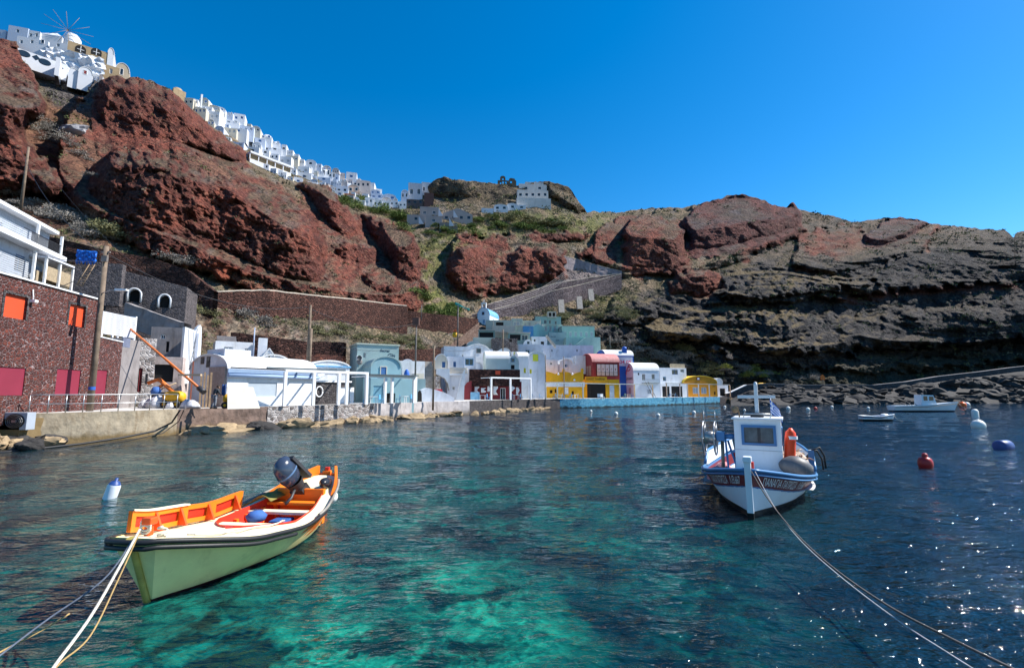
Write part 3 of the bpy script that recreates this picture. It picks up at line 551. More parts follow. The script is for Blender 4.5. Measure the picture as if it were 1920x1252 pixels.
# ================================================================ promenade (quay)
QW=[(0,845),(50,836),(150,830),(250,823),(330,815),(420,808),(500,803),(570,798),(640,793),(700,789),(760,784),(820,780),(880,777),(940,772),(1000,768),(1050,766),(1090,765.5),(1200,762),(1290,758.5),(1350,756.5),(1400,755)]
QP=[G(x,y,0) for x,y in QW]
QP=[Vector((p.x,p.y)) for p in QP]
def qoff(d):
    o=[]
    for i,p in enumerate(QP):
        t=(QP[min(i+1,len(QP)-1)]-QP[max(i-1,0)]).normalized(); o.append(p+Vector((-t.y,t.x))*d)
    return o
def qseg(i0,i1,name,m,label,z1=1.8,off=.0,th=.5):
    Aq,Bq=qoff(off)[i0:i1+1],qoff(off+th)[i0:i1+1]; mb=MB()
    def den(L,n=6):
        o=[]
        for a,b in zip(L[:-1],L[1:]): o+=[a.lerp(b,k/n) for k in range(n)]
        return o+[L[-1]]
    Aq,Bq=den(Aq),den(Bq); zs=[z1,z1*.75,z1*.5,z1*.25,0,-1.2]
    def rg(p,z): 
        n=_n3(p.x,p.y,z); return (p.x+n*.09+.02*0,p.y-n*.09,z)
    rows=[[rg(p,z) if z<z1 else (p.x,p.y,z) for p in Aq] for z in zs]
    mb.grid(rows[::-1],True); mb.grid([[(p.x,p.y,z1) for p in Aq],[(p.x,p.y,z1) for p in Bq]],False)
    for q,w_ in ((0,1),(-1,0)): mb.add([(Aq[q].x,Aq[q].y,-1.2),(Bq[q].x,Bq[q].y,-1.2),(Bq[q].x,Bq[q].y,z1),(Aq[q].x,Aq[q].y,z1)],[(0,1,2,3)])
    o=mb.build(name,m); tag(o,label,'quay wall',kind='structure'); return o
def zstain(m,z0,z1,col,amt=.85):
    nt=m.node_tree; b=[n for n in nt.nodes if n.type=='BSDF_PRINCIPLED'][0]; tc=[n for n in nt.nodes if n.type=='TEX_COORD'][0]; src=b.inputs['Base Color'].links[0].from_socket
    s=nt.nodes.new('ShaderNodeSeparateXYZ'); nt.links.new(tc.outputs['Object'],s.inputs[0]); n=nt.nodes.new('ShaderNodeTexNoise'); n.inputs['Scale'].default_value=1.3; n.inputs['Detail'].default_value=5; nt.links.new(tc.outputs['Object'],n.inputs[0])
    a=nt.nodes.new('ShaderNodeMath'); a.operation='MULTIPLY_ADD'; nt.links.new(n.outputs[0],a.inputs[0]); a.inputs[1].default_value=-1.0; nt.links.new(s.outputs[2],a.inputs[2])
    mr=nt.nodes.new('ShaderNodeMapRange'); nt.links.new(a.outputs[0],mr.inputs[0]); mr.inputs[1].default_value=z0-.5; mr.inputs[2].default_value=z1-.5; mr.inputs[3].default_value=amt; mr.inputs[4].default_value=0
    mx=nt.nodes.new('ShaderNodeMix'); mx.data_type='RGBA'; nt.links.new(mr.outputs[0],mx.inputs[0]); nt.links.new(src,mx.inputs[6]); mx.inputs[7].default_value=(*col,1); nt.links.new(mx.outputs[2],b.inputs['Base Color'])
def _n3(x,y,z): return float(perlin(np.array([[x*1.3,y*1.3,z*1.7]]))[0])
qseg(1,4,'quay_wall',CONC,'tan concrete quay wall below the railing')
qseg(4,6,'quay_wall',surf('mixed_quay',(.16,.11,.09),.9,.4,2.,.9,.08,4,.6,(.06,.05,.05)),'rough quay wall of dark red stone and concrete',1.78)
qseg(6,9,'quay_wall',WHST,'quay wall of dark rubble with pale mortar below the white pergola')
qseg(9,12,'quay_wall',surf('stained_white_quay',(.40,.37,.37),.9,.25,1.2,.6,.05,5,.8,(.12,.10,.10)),'white painted low quay wall near the red sign')
qseg(12,15,'quay_wall',LAVA,'dark lava stone quay below the maroon cafe')
qseg(15,19,'quay_wall',BLUEST,'bright blue painted stone quay wall under the yellow cafe')
qseg(19,20,'quay_wall',LAVA,'dark lava stone end of the quay under the orange house')
tb=MB(); F0=qoff(.5); F1=qoff(16)
tb.grid([[(p.x,p.y,1.79) for p in F0[1:]],[(p.x,p.y,1.79) for p in F1[1:]]],False); tag(tb.build('promenade',PAVE),'pale paved promenade along the water','promenade',kind='structure')
zstain(CONC,.2,.55,(.14,.09,.03)); zstain(_mc['mixed_quay'],.2,.7,(.13,.09,.04)); zstain(_mc['stained_white_quay'],.15,.8,(.12,.09,.06)); zstain(BLUEST,.15,.5,(.02,.025,.02),.95); zstain(WHST,-.1,.35,(.10,.07,.04),.7)
# weed-stained foot
fb=MB(); fo=qoff(-.10); fo2=qoff(-.02)
# railing
def railing(i0,i1,n,label,h=1.05,z=1.8,m=STEEL,off=.15,mid=2,top=.035):
    Lq=qoff(off)[i0:i1+1]; pts=[]
    for a,b in zip(Lq[:-1],Lq[1:]): pts+=[a.lerp(b,k/n) for k in range(n)]
    pts.append(Lq[-1]); o=pts[0]; r=empty('railing',(o.x,o.y,z),0,label,'railing')
    mb=MB(); mb.tube([(p.x-o.x,p.y-o.y,h) for p in pts],top,6); mb.build('top_rail',m,r)
    for k in range(1,mid): mb=MB(); mb.tube([(p.x-o.x,p.y-o.y,h*(1-k/mid)) for p in pts],top*.7,6); mb.build('mid_rail',m,r)
    mb=MB()
    for p in pts: MB().tube([(p.x-o.x,p.y-o.y,-.05),(p.x-o.x,p.y-o.y,h)],top*.8,6).build('post',m,r)
    return r
railing(1,4,3,'grey steel railing on the tan quay before the red stone building',mid=2)
# ================================================================ left: red stone warehouse
h=H('stone_building','two storey dark red rubble building with orange shutters and maroon panels','building',-60,168,770,D=24.5,ang=0,zb=1.8,Db=33.0)
h.root.location.z=1.8; h.a=-60
z1=h.uv(120,545)[1]; w=h.w
rects=[(h.rect(7,553,50,597),ORED),(h.rect(129,572,159,612),ORED),(h.rect(-20,688,46,741),MAR),(h.rect(105,692,150,741),MAR)]
mb=MB(); shell(mb,0,w,6,-.6,z1,[q for q,_ in rects]); mb.build('wall',REDST,h.root)
for q,m in rects: 
    MB().box(q[0],q[1],.05 if m is MAR else .12,.2,q[2],q[3]).build('shutter' if m is ORED else 'wall_panel',m,h.root)
    if m is ORED: 
        s_=.14; MB().box(q[0]-s_,q[1]+s_,-.03,.02,q[3],q[3]+s_).box(q[0]-s_,q[0],-.03,.02,q[2],q[3]).box(q[1],q[1]+s_,-.03,.02,q[2],q[3]).build('stone_surround',LAVA,h.root)
MB().box(-.1,w+.05,-.1,6,z1+.002,z1+.1).build('roof_edge',WHITE,h.root)
pv=MB(); pv.add([(0,0,z1+.1),(w,0,z1+.1),(w,6,z1+1.6),(0,6,z1+1.6)],[(0,1,2,3)]).add([(w,0,z1+.1),(w,6,z1+1.6),(w,6,z1),(w,0,z1)],[(0,3,2,1)]).build('sloping_roof',WROOF,h.root)
lm=MB(); q=h.uv(58,562); lm.tube([(q[0],-.05,q[1]+.6),(q[0],-.12,q[1])],.03,6); lm.box(q[0]-.12,q[0]+.12,-.3,-.02,q[1]-.15,q[1]); lm.build('wall_lamp',WCLEAN,h.root)
h2=H('stone_building','lower red rubble building with one maroon panel behind the wooden pole','building',168,218,769,D=33.05,zb=1.8,Db=37.); z2=h2.uv(169,628)[1]; q=h2.rect(176,693,200,741); mb=MB(); shell(mb,0,h2.w,6,-.6,z2,[q]); mb.build('wall',REDST,h2.root); MB().box(q[0],q[1],.05,.2,q[2],q[3]).build('wall_panel',MAR,h2.root); MB().box(0,h2.w,-.05,6,z2+.002,z2+.08).build('roof_edge',WHITE,h2.root)
h3=H('plaster_building','narrow grey peeling plaster building beside the red rubble building','building',218,253,768,D=37.05,zb=1.8,Db=39.6); z3=h3.uv(219,631)[1]; mb=MB(); shell(mb,0,h3.w,5,-.6,z3,[]); mb.build('wall',GREYP,h3.root); q=h3.rect(216.8,632,244,650); MB().box(max(0,q[0]),q[1],-.012,.01,q[2],q[3]).build('painted_patch',surf('slate_blue_patch',(.13,.15,.22),.8,.2),h3.root)
# slatted timber screen on top
sc_=H('slatted_screen','white slatted timber terrace screen above the grey plaster building','screen',187,253,631,D=36.6,ang=0,Db=40.2)
zt=sc_.uv(188,582)[1]; mb=MB(); sw=MB()
for k in range(11): sw.box(0,sc_.w,0,.05,zt-.16*k-.13,zt-.16*k)
sw.build('slats',WHITE2,sc_.root)
for x in (.05,sc_.w*.5,sc_.w-.1): MB().box(x,x+.12,.05,.15,0,zt).build('post',WCLEAN,sc_.root)
for k in range(5): MB().box(sc_.w-.06,sc_.w+.06,k*.9,k*.9+.1,0,zt-.3*0).build('post',WCLEAN,sc_.root)
MB().box(sc_.w-.06,sc_.w+.06,0,3.8,zt,zt+.12).build('top_rail',WCLEAN,sc_.root)
# rough white ruin and side house
house('ruined_house','peeling white two storey house with doorway and cables behind the rubble',253,283,766,632,D=40.2,ang=58,d=5,m=WHST,op=[(258,690,266,735,'door',RED,DARK),(272,700,277,720,'window',GREYP,DARK)],zb=1.8)
house('ruined_house','pale pink crumbling terrace house with dark garage opening',282,336,766,668,D=42,ang=25,d=5,m=surf('flaking_pink_plaster',(.48,.40,.37),.9,.25,1.4,.6,.04,5,.8,(.2,.13,.11)),op=[(284,683,325,716,'hole',None,DARK)],zb=1.8)
house('plaster_building','grey and white plastered house with small window in a blind arch',280,341,660,612,D=45,ang=22,d=4,m=GREYP,op=[(301,627,310,635,'window',WCLEAN,GLASS),(311,640,317,660,'hole')],found=2)
ww=H('white_wall','tall whitewashed gable wall with hanging cables beside the stone steps','wall',341,374,690,D=44,ang=62); zt=ww.uv(342,612)[1]; wx=ww.w
MB().prism([(0,-1.5),(wx,-1.2),(wx*1.0,zt*.6),(wx*.95,zt+.1),(wx*.86,zt+.35),(wx*.7,zt+.1),(wx*.6,zt-.25),(0,zt)],'y',0,.4).build('wall',WHITE,ww.root)
mb=MB()
for a,b in (((.3,zt-.2),(wx*.5,-.4)),((wx*.5,zt-.4),(wx*.7,0)),((wx*.7,zt),(wx*.45,.3))): mb.tube([(a[0],-.05,a[1]),((a[0]+b[0])/2,-.06,(a[1]+b[1])/2-.4),(b[0],-.05,b[1])],.018,4)
mb.build('cable',DGREY,ww.root)
# white two-storey villa top left
def villa():
    h=H('villa','white two storey villa with slatted loggias and verandas above the red building','house',-70,95,500,D=38,ang=0,Db=49); w=h.w
    zt=h.uv(0,384)[1]; zm=h.uv(0,436)[1]; zl=h.uv(0,500)[1]-1
    mb=MB(); shell(mb,0,w*.93,6,-3,zt,[h.rect(-30,410,4,440),h.rect(27,478,46,512)]); mb.build('wall',WHITE2,h.root)
    opening(h.root,h.rect(27,478,46,512),'window',BLUW,GLASS); opening(h.root,h.rect(-30,410,4,440),'window',BLUW,GLASS)
    MB().box(-.1,w*.93,-.8,-.001,zt-.3,zt+.05).build('roof_slab',WHITE,h.root,bevel=.04)
    MB().box(-.1,w+.2,-1.2,-.003,zm-.45,zm).build('balcony_slab',WHITE,h.root,bevel=.04)
    sl_=MB()
    for k in range(14): sl_.box(.02,w*.92,-.05,-.004,zm+.1+k*.2,zm+.2+k*.2)
    for k in range(13): sl_.box(.02,w*.92,-.05,-.004,zl+.1+k*.2,zl+.2+k*.2)
    sl_.build('slatted_cladding',surf('pale_grey_boards',(.42,.46,.52),.7,.1),h.root)
    for x in (w*.62,w*.97): 
        for z0,z1 in ((zm,zt-.3),(zl-1,zm-.45)): MB().box(x,x+.2,-.9,-.7,z0,z1).build('pillar',WCLEAN,h.root)
    mb=MB(); 
    for k in range(40): mb.box(w*.5+k*.12,w*.5+k*.12+.03,-1.15,-1.12,zm,zm+.9)
    mb.box(w*.4,w*.5+4.9,-1.15,-1.1,zm+.9,zm+.95); mb.build('balcony_railing',DGREY,h.root)
    MB().box(w*.66,w*.95,-.9,-.8,zl,zl+1.6).build('reed_screen',surf('reed_screen_mat',(.34,.27,.18),.9,.3,6),h.root)
villa()
stp=H('parapet','stepped white roof parapet running down from the villa','parapet',-60,60,520,D=34,ang=0,Db=38.5); mb=MB(); zt=stp.uv(-30,488)[1]
for k in range(8): mb.box(stp.w*k/8,stp.w*(k+1)/8-.05,0,.4,-2,zt-.22*k)
mb.build('stepped_wall',WHITE,stp.root)
pe=H('pergola','white timber veranda frame with reed screen right of the villa','pergola',84,136,522,D=46,ang=0,Db=50); zt=pe.uv(90,484)[1]
for x in (0,pe.w*.5,pe.w): MB().box(x,x+.18,0,.18,-1,zt).build('post',WCLEAN,pe.root)
MB().box(-.1,pe.w+.3,-.1,3,zt,zt+.18).build('roof_slab',WHITE2,pe.root); MB().box(0,pe.w,.2,.26,0,zt-.7).build('reed_screen',_mc['reed_screen_mat'],pe.root)
# blue tarpaulin
tp=H('tarpaulin','crumpled bright blue tarpaulin draped over a dark wall beside the pole','tarpaulin',145,183,500,D=45,ang=20); q=tp.rect(145,471,183,497); mb=MB(); n=16
mb.grid([[(q[0]+(q[1]-q[0])*i/n,-.1-.22*abs(math.sin(i*1.7+j*.6))-.1*math.sin(j*2.1+i),q[3]-(q[3]-q[2])*(j/8)*(.92+.16*math.sin(i*2.3))) for i in range(n+1)] for j in range(9)],True)
mb.build('sheet',surf('blue_tarp',(.012,.13,.55),.35,.3,3,.6,.06,6),tp.root,solid=.01); mb=MB(); shell(mb,q[0]-.2,q[1]+2,.8,-3.6,q[2]+.4,[],.2); mb.build('dark_wall',LAVAG,tp.root)
# wooden ladder
la=H('ladder','wooden ladder leaning below the blue tarpaulin','ladder',146,171,545,D=43,ang=20); 
a=la.uv(150,540); b=la.uv(168,495); mb=MB()
for s_ in (0,.45): MB().tube([(a[0]+s_,-.8,a[1]),(b[0]+s_*.9,0,b[1])],.035,6).build('rail',WOOD,la.root)
for k in range(9):
    t=(k+.5)/9; x=a[0]+(b[0]-a[0])*t; z=a[1]+(b[1]-a[1])*t; MB().tube([(x,-.8+.8*t,z),(x+.45,-.8+.8*t,z)],.022,5).build('rung',WOOD,la.root)
# dark lava house with arched openings
lv=H('stone_house','dark lava stone house shell with two white arched openings','house',196,346,600,D=49,ang=22); z1=lv.uv(197,500)[1]; z1b=lv.uv(345,538)[1]; w=lv.w
r1=lv.rect(239,541,265,566); r2=lv.rect(297,552,320,577)
mb=MB(); hs_=fwall(mb,0,w,-2,min(z1,z1b)-.02,[r1,r2]); mb.add([(0,0,z1b-.02),(w,0,z1b-.02),(w,0,z1b),(0,0,z1)],[(0,1,2,3)]); mb.add([(0,0,-2),(0,5,-2),(0,5,z1),(0,0,z1)],[(0,1,2,3)][::-1]); mb.add([(w,0,-2),(w,5,-2),(w,5,z1b),(w,0,z1b)],[(0,1,2,3)]); mb.add([(0,0,z1),(w,0,z1b),(w,5,z1b),(0,5,z1)],[(0,1,2,3)]); mb.build('wall',LAVAG,lv.root)
for q in (r1,r2):
    ar=arc(q[0],q[1],q[2]+(q[3]-q[2])*.55,(q[3]-q[2])*.45); o=MB(); n=len(ar)
    # white arched surround filling the opening's corners
    for k in range(n-1): o.add([(ar[k][0],-.04,ar[k][1]),(ar[k+1][0],-.04,ar[k+1][1]),(ar[k+1][0],-.04,q[3]+.02),(ar[k][0],-.04,q[3]+.02)],[(0,1,2,3)])
    o2=MB(); o2.grid([[(x,y,z) for x,z in [(q[0]+.01,q[2])]+ar+[(q[1]-.01,q[2])]] for y in (-.12,.5)],True); f=o2.build('arched_window',WHITE,lv.root,solid=.16)
    o.build('stone_spandrel',LAVAG,f); MB().box(q[0],q[1],.5,.54,q[2],q[3]).build('pane',DARK,f)
# ================================================================ quay houses, left to right
BLS=surf('blue_white_awning',(.30,.42,.62),.7,.1,1)
def xt(h):
    r=h.root; q=h.uv(424,703); w=h.w
    MB().tube([(-.1,-.22,q[1]),(w+.1,-.22,q[1])],.17,8).build('rolled_awning',BLS,r)
    MB().box(-.05,w+.05,-.12,-.004,h.z1-.45,h.z1-.02).build('blue_fascia',surf('slate_blue_band',(.22,.32,.48),.7,.1),r)
    MB().box(-.1,w+3.5,-.6,-.45,h.z1-.02,h.z1+.10).build('eave_gutter',DGREY,r)
    # end wall windows and boards (end wall is the plane x=0)
    for y0,y1,z0,z1 in ((2.7,3.2,3.3,4.2),(3.6,4.1,3.6,4.2)):
        f=MB().box(-.05,.02,y0,y1,z0,z1).build('window',surf('brown_frame',(.10,.07,.06),.7),r); MB().box(-.06,-.03,y0+.08,y1-.08,z0+.08,z1-.08).build('pane',GLASS,f)
    MB().box(-.16,-.02,.15,2.5,0,3.3).build('stacked_boards',surf('grey_boards',(.33,.27,.24),.85,.2,4),r)
    MB().box(.3,2.6,1.2,3.8,h.z1+1.0,h.z1+1.7).build('roof_block',WHITE2,r)
house('long_vault_house','long low white vaulted house with big grey shuttered window on the quay',423,590,762,690,D=39.5,Db=47,d=5.8,m=WHITE,roof='vx',rise=1.25,op=[(465,717,519,743,'panel',None,surf('light_grey_blue_shutter',(.36,.42,.48),.6,.06))],zb=1.8,xtra=xt,rm=WROOF)
hh=bpy.data.objects['long_vault_house']; [setattr(o.data.materials,'x',0) if False else None for o in hh.children]
house('terrace_house','small white flat house with stepped roof and grey shuttered window above the long vault',402,476,672,643,D=50,ang=35,d=4,op=[(420,650,437,661,'window',WCLEAN,BGLASS),(459,653,466,660,'window',WCLEAN,GLASS)],found=3,par=.25,
 xtra=lambda h:[MB().box(h.w*.05,h.w*.55,.8+k*.4,1.2+k*.4,h.z1+.25*k+.01,h.z1+.25*(k+1)).build('roof_step',GREYP,h.root) for k in range(4)])
house('chimney_stack','tall white square chimney block beside the drystone wall',483,500,668,633,D=51,ang=30,d=1.2,found=2,cat='chimney')
house('vault_roof_house','bumpy white domed roof behind the long vaulted house',478,545,688,682,D=50,ang=35,d=4,roof='vy',yc=665,found=3)
house('gabled_shed','tiny white gabled hutch beside the chimney block',494,513,680,668,D=50.5,ang=30,d=1.5,roof='gable',yc=654,op=[(501,663,507,670,'hole')],found=2,cat='shed')
house('small_vault_house','small white house with low vaulted roof and grey shutter left of the turquoise building',580,655,707,687,D=52,ang=40,d=5,roof='vy',yc=676,op=[(617,691,632,703,'panel',None,BGLASS)],found=4,cap=LBLU)
def xs(h):
    q=h.rect(593,727,602,741); mb=MB(); cx=(q[0]+q[1])/2; cz=(q[2]+q[3])/2
    mb.tube([(cx+.35*math.cos(a),-.12,cz+.5*math.sin(a)) for a in [k*math.pi/9 for k in range(19)]],.06,6); mb.build('hose_coil',WCLEAN,h.root)
house('stone_shed','low dark lava stone shed with white panel door and hose coil',592,655,760,716,D=47.5,ang=50,d=4,m=LAVA,op=[(638,726,664,756,'panel',None,WCLEAN)],zb=1.8,xtra=xs,cat='shed',cap=WCLEAN)
# turquoise pair with the painted name
def xg(h):
    r=h.root; w=h.w
    def tx(s,x0,x1,yb,sl):
        a=h.uv(x0,yb); b=h.uv(x1,yb); text_mb(s,a[0],a[1],b[0]-a[0],-.015,.35,.03,slope=sl).build('lettering',surf('navy_lettering',(.02,.05,.09),.7),r)
    tx('Secret',712,731,659,-.04); tx('Gin',726,741,670,.0)
    q=h.rect(668,667,678,675); f=MB().box(q[0],q[1],-.35,0,q[2],q[3]).build('air_conditioner',WCLEAN,r); c=((q[0]+q[1])/2,(q[2]+q[3])/2); MB().lathe([(.0,.0),(.28,0),(.3,.02)],14,M=Matrix.Translation((c[0],-.37,c[1]))@Matrix.Rotation(R(90),4,'X')).build('fan_grille',DGREY,f)
    q=h.rect(668,676,676,683); MB().lathe([(.0,.1),(.25,.06),(.33,0)],14,M=Matrix.Translation((c[0]+.1,-.1,q[2]+.3))@Matrix.Rotation(R(90),4,'X')).build('satellite_dish',GREYP,r)
house('turquoise_house','tall grey turquoise house with the painted name and air conditioner',666,745,755,645,D=55.5,ang=28,d=5.2,m=TURQ,op=[(681,661,686,671,'window',WCLEAN,GLASS)],zb=1.8,xtra=xg,cap=TURQ2)
house('turquoise_vault_house','blue turquoise vaulted house front with brown shuttered window below the name wall',693,750,757,686,D=51.5,ang=30,d=4.6,m=surf('blue_turquoise_plaster',(.26,.41,.45),.85,.08,.7,.25),roof='vy',yc=668,op=[(714,688,724,704,'proud',CREAM,BLUW)],zb=1.8,rm=TURQ)
house('turquoise_shop','low blue turquoise shop front with arched dark doorway under the awning',694,776,757,709,D=49.8,ang=33,d=3,m=surf('blue_turquoise_plaster2',(.24,.41,.46),.85,.06,.7,.25),op=[(721,737,741,756,'hole'),(700,723,718,755,'panel',None,surf('turq_door',(.15,.34,.45),.6))],zb=1.8,cat='shop')
house('white_house','plain white house with cobalt door frame between turquoise house and steps',745,796,710,676,D=60,ang=25,d=5,op=[(747,689,754,706,'panel',BLUW,WCLEAN)],found=4)
house('tan_block','small tan block wall beside the stone steps',777,794,745,700,D=58,ang=25,d=2,m=CREAM,found=2,cat='wall')
house('turquoise_wall','slanting turquoise buttress wall beside the stone steps',781,797,757,710,D=55,ang=20,d=3,m=TURQ,zb=1.8,cat='wall')
# blue scooter-like cover
bc=H('covered_scooter','scooter under a blue cover on the terrace by the steps','scooter',757,768,704,D=59,ang=20); MB().grid([[(bc.w*(.5+.5*math.cos(a)*s_),.5*math.sin(a)*s_,.9*math.sqrt(max(0,1-s_*s_))) for a in [k*math.pi/6 for k in range(13)]] for s_ in (1,.9,.7,.4,0)],True).build('cover',BLU,bc.root)
# stone steps
stp=H('stone_steps','worn pale stone steps climbing between white houses','steps',795,832,738,D=60,ang=20)
for k in range(17):
    a=stp.uv(800+max(0,(8-k))*1.6+max(0,k-8)*.6,738-k*4.1); MB().box(a[0]-(0 if k>4 else .4),a[0]+1.7,k*.42,k*.42+.5,a[1]-1.2,a[1]+.02).build('step',surf('pale_step',(.42,.38,.33),.9,.25,2,.4),stp.root)
MB().prism([(1.6,-.3),(2.1,-.3),(2.3,2.5),(1.7,2.5)],'y',-.1,6).build('side_wall',WHST,stp.root)
# white oven dome, wall with red sign
ov=H('white_store','low white rounded store with dark arched entrance on the quay','store',784,852,755,D=53.5,ang=28,zb=1.8); z1=ov.uv(800,727)[1]
mb=MB(); ww_=ov.w; mb.prism([(0,0),(ww_,0),(ww_*.98,z1*.3),(ww_*.75,z1*.62),(ww_*.5,z1*.85),(ww_*.25,z1),(ww_*.1,z1*.8),(.02,z1*.5)],'y',0,3); mb.build('wall',WHITE2,ov.root)
q=ov.rect(783,732,792,755); MB().prism([(q[0],0),(q[1]*.9,0),(q[1]*.8,z1*.6),(q[1]*.4,z1*.85),(q[0],z1*.7)],'y',-.02,.02).build('arched_entrance',DARK,ov.root)
sg=H('red_sign','red sign board with white lettering above the quay steps','sign',810,829,741,D=57,ang=20); q=sg.rect(810,729.5,829,740); MB().box(q[0],q[1],-.05,.02,q[2],q[3]).build('board',surf('sign_red',(.5,.02,.03),.5),sg.root); MB().box(.1,.16,0,.05,-.3-0,q[2]).box(sg.w-.2,sg.w-.14,0,.05,-.3,q[2]).build('post',DGREY,sg.root)
text_mb('TAVERNA',q[0]+.1,q[2]+.33,(q[1]-q[0])*.8,-.06,0,.01).build('lettering',WCLEAN,sg.root); text_mb('SEAFOOD',q[0]+.1,q[2]+.08,(q[1]-q[0])*.6,-.06,0,.01,height=.25).build('lettering',WCLEAN,sg.root)
# balcony house
def xb(h):
    r=h.root; q=h.rect(842,688,876,700,-1.); MB().box(q[0],q[1],-1.0,-.002,q[2]-.25,q[2]).build('balcony_slab',WHITE,r)
    mb=MB(); n=16
    for k in range(n):
        x=q[0]+(q[1]-q[0])*k/n; mb.tube([(x,-.97,q[2]),(x+.28,-.97,q[2]+.8)],.045,4).tube([(x+.28,-.97,q[2]),(x,-.97,q[2]+.8)],.045,4)
    mb.box(q[0],q[1],-1.02,-.92,q[2]+.8,q[2]+.88); mb.build('balustrade',CREAM,r)
house('balcony_house','white two storey house with blue windows and ornate balcony beside the steps',838,870,752,668,D=64,ang=12,d=4,m=WHITE2,op=[(850,678,855,688,'window',BLUW,BLUW),(848,724,853,731,'window',WCLEAN,GLASS)],zb=1.8,xtra=xb,rise=.8)
house('arched_house','white house with arched gable and blue shuttered door on a terrace by the steps',816,838,690,675,D=62.5,ang=12,d=5,m=CREAM,roof='vy',yc=664,op=[(829,678,835,689,'window',BLUW,BLUW)],found=.2)
bt=H('arched_buttress','sweeping white arched buttress below the balcony house','buttress',818,872,745,D=61.5,ang=12); w=bt.w; za=bt.uv(820,691)[1]; zl=bt.z0
mb=MB(); mb.prism([(0,za),(w*.45,za),(w*.45,za-3.2),(w*.40,za-2.2),(w*.28,za-1.4),(w*.1,za-1.0),(0,za-.8)],'y',0,2.5); mb.prism([(w*.82,-2.+.2),(w*.95,-.6),(w*.99,za*.6),(w*.99,za),(w*.88,za*.75),(w*.7,.2),(w*.55,-1.9)],'y',.2,.9)
mb.build('arch',WHITE,bt.root)
house('cave_house','white vaulted cave house with a small square window on the slope',872,919,668,660,D=74,ang=18,d=6,roof='vy',yc=645,op=[(894,654,901,661,'window',GREYP,GLASS)],found=4,m=WHITE)
house('terrace_wall','white terrace building with pale flat roofs above the balcony house',832,882,672,652,D=70,ang=14,d=5,op=[(866,664,869,680,'window',WCLEAN,GLASS)],found=6,m=WHITE,par=.3)
house('glass_door_house','white house with blue framed glass doors beside the balcony',870,892,692,668,D=67,ang=14,d=4,op=[(872,672,888,685,'window',LBLU,GLASS)],found=3,m=WHITE)
house('low_vault_house','pale green white long vaulted house with tiny arched end window',911,955,692,672,D=70,ang=10,d=4,roof='vx',rise=1.4,m=surf('pale_green_plaster',(.50,.58,.54),.85,.08,.7,.3),found=3)
house('arch_end_house','pale green arched house end with dark lunette and door above the red stone wall',954,973,692,681,D=70,ang=10,d=4,roof='vy',yc=667,m=_mc['pale_green_plaster'],op=[(958,684,965,692,'hole'),(959,672,964,678,'proud',BLUW,GLASS)],found=3)
house('white_barrel','short white barrel vaulted roof beside the long pale green vault',882,905,692,688,D=68,ang=14,d=3,roof='vy',yc=678,found=3)
house('stone_wall','dark red drystone parapet wall above the maroon cafe',880,975,718,692,D=66.5,ang=10,d=1.2,m=REDW,found=.5,cat='wall',xtra=lambda h:[MB().box(*(lambda q:(q[0],q[1],-.05,.0,q[2],q[3]))(h.rect(929,695,938,702))).build('orange_notice',ORED,h.root)])
# maroon cafe
def xc(h):
    r=h.root; k=0
    for x0,x1,y0,y1 in ((890,899,724,739),(902,912,727,736),(914,921,722,734),(957,966,722,733),(968,974,726,741),(925,934,722,740)):
        q=h.rect(x0,y0,x1,y1,-.3); k+=1; n=8; mb=MB(); mb.grid([[(q[0]+(q[1]-q[0])*(i/n)*(.75+.25*math.sin(j*1.3+k)),-.3-.08*math.sin(i*1.9+k),q[3]-(q[3]-q[2])*j/6) for i in range(n+1)] for j in range(7)],True); mb.build('hanging_cloth',WCLEAN,r,solid=.02)
    q=h.rect(882,735,899,750,-1.4); MB().box(q[0],q[1],-1.6,-1.4,0,q[3]).build('counter',surf('blue_board',(.2,.42,.6),.6),r)
house('cafe','maroon painted cafe front with white doorway and hanging white cloths',884,978,750,715,D=67,ang=8,d=1.4,m=RED,op=[(938,727,948,750,'door',WCLEAN,DARK)],zb=1.8,xtra=xc,cat='cafe')
sl2=H('sloping_wall','maroon ramp wall sloping down at the left of the cafe','wall',861,884,750,D=66,ang=8,zb=1.8); zz=sl2.uv(884,714)[1]; MB().prism([(0,0),(sl2.w,0),(sl2.w,zz),(sl2.w*.65,zz*.93),(sl2.w*.3,zz*.6),(0,zz*.3)],'y',0,3).build('wall',RED,sl2.root)
def pergola(label,xs_,yt,D,ang,zb=1.8,depth=3.,m=WCLEAN,r=.1,beamh=.22,hd=0):
    h=H('pergola',label,'pergola',xs_[0],xs_[-1],750,D=D,ang=ang,zb=zb,raw=True); zt=h.uv(xs_[0]+.01,yt)[1]
    for x in xs_:
        u=h.uv(x,730)[0]; MB().box(u-r,u+r,-r,r,0,zt).build('post',m,h.root)
    MB().box(-.1,h.w+.1,-.1,.1,zt+.003,zt+beamh).build('beam',m,h.root)
    if hd: MB().box(-.1,h.w+.1,-r*.6,r*.6,hd,hd+.09).build('mid_rail',m,h.root)
    if depth:
        n=int(h.w/1.6)+1
        for k in range(n+1):
            u=h.w*k/n; MB().box(u-.05,u+.05,.1,depth,zt+.05,zt+.15).build('rafter',m,h.root)
    h.zt=zt; return h
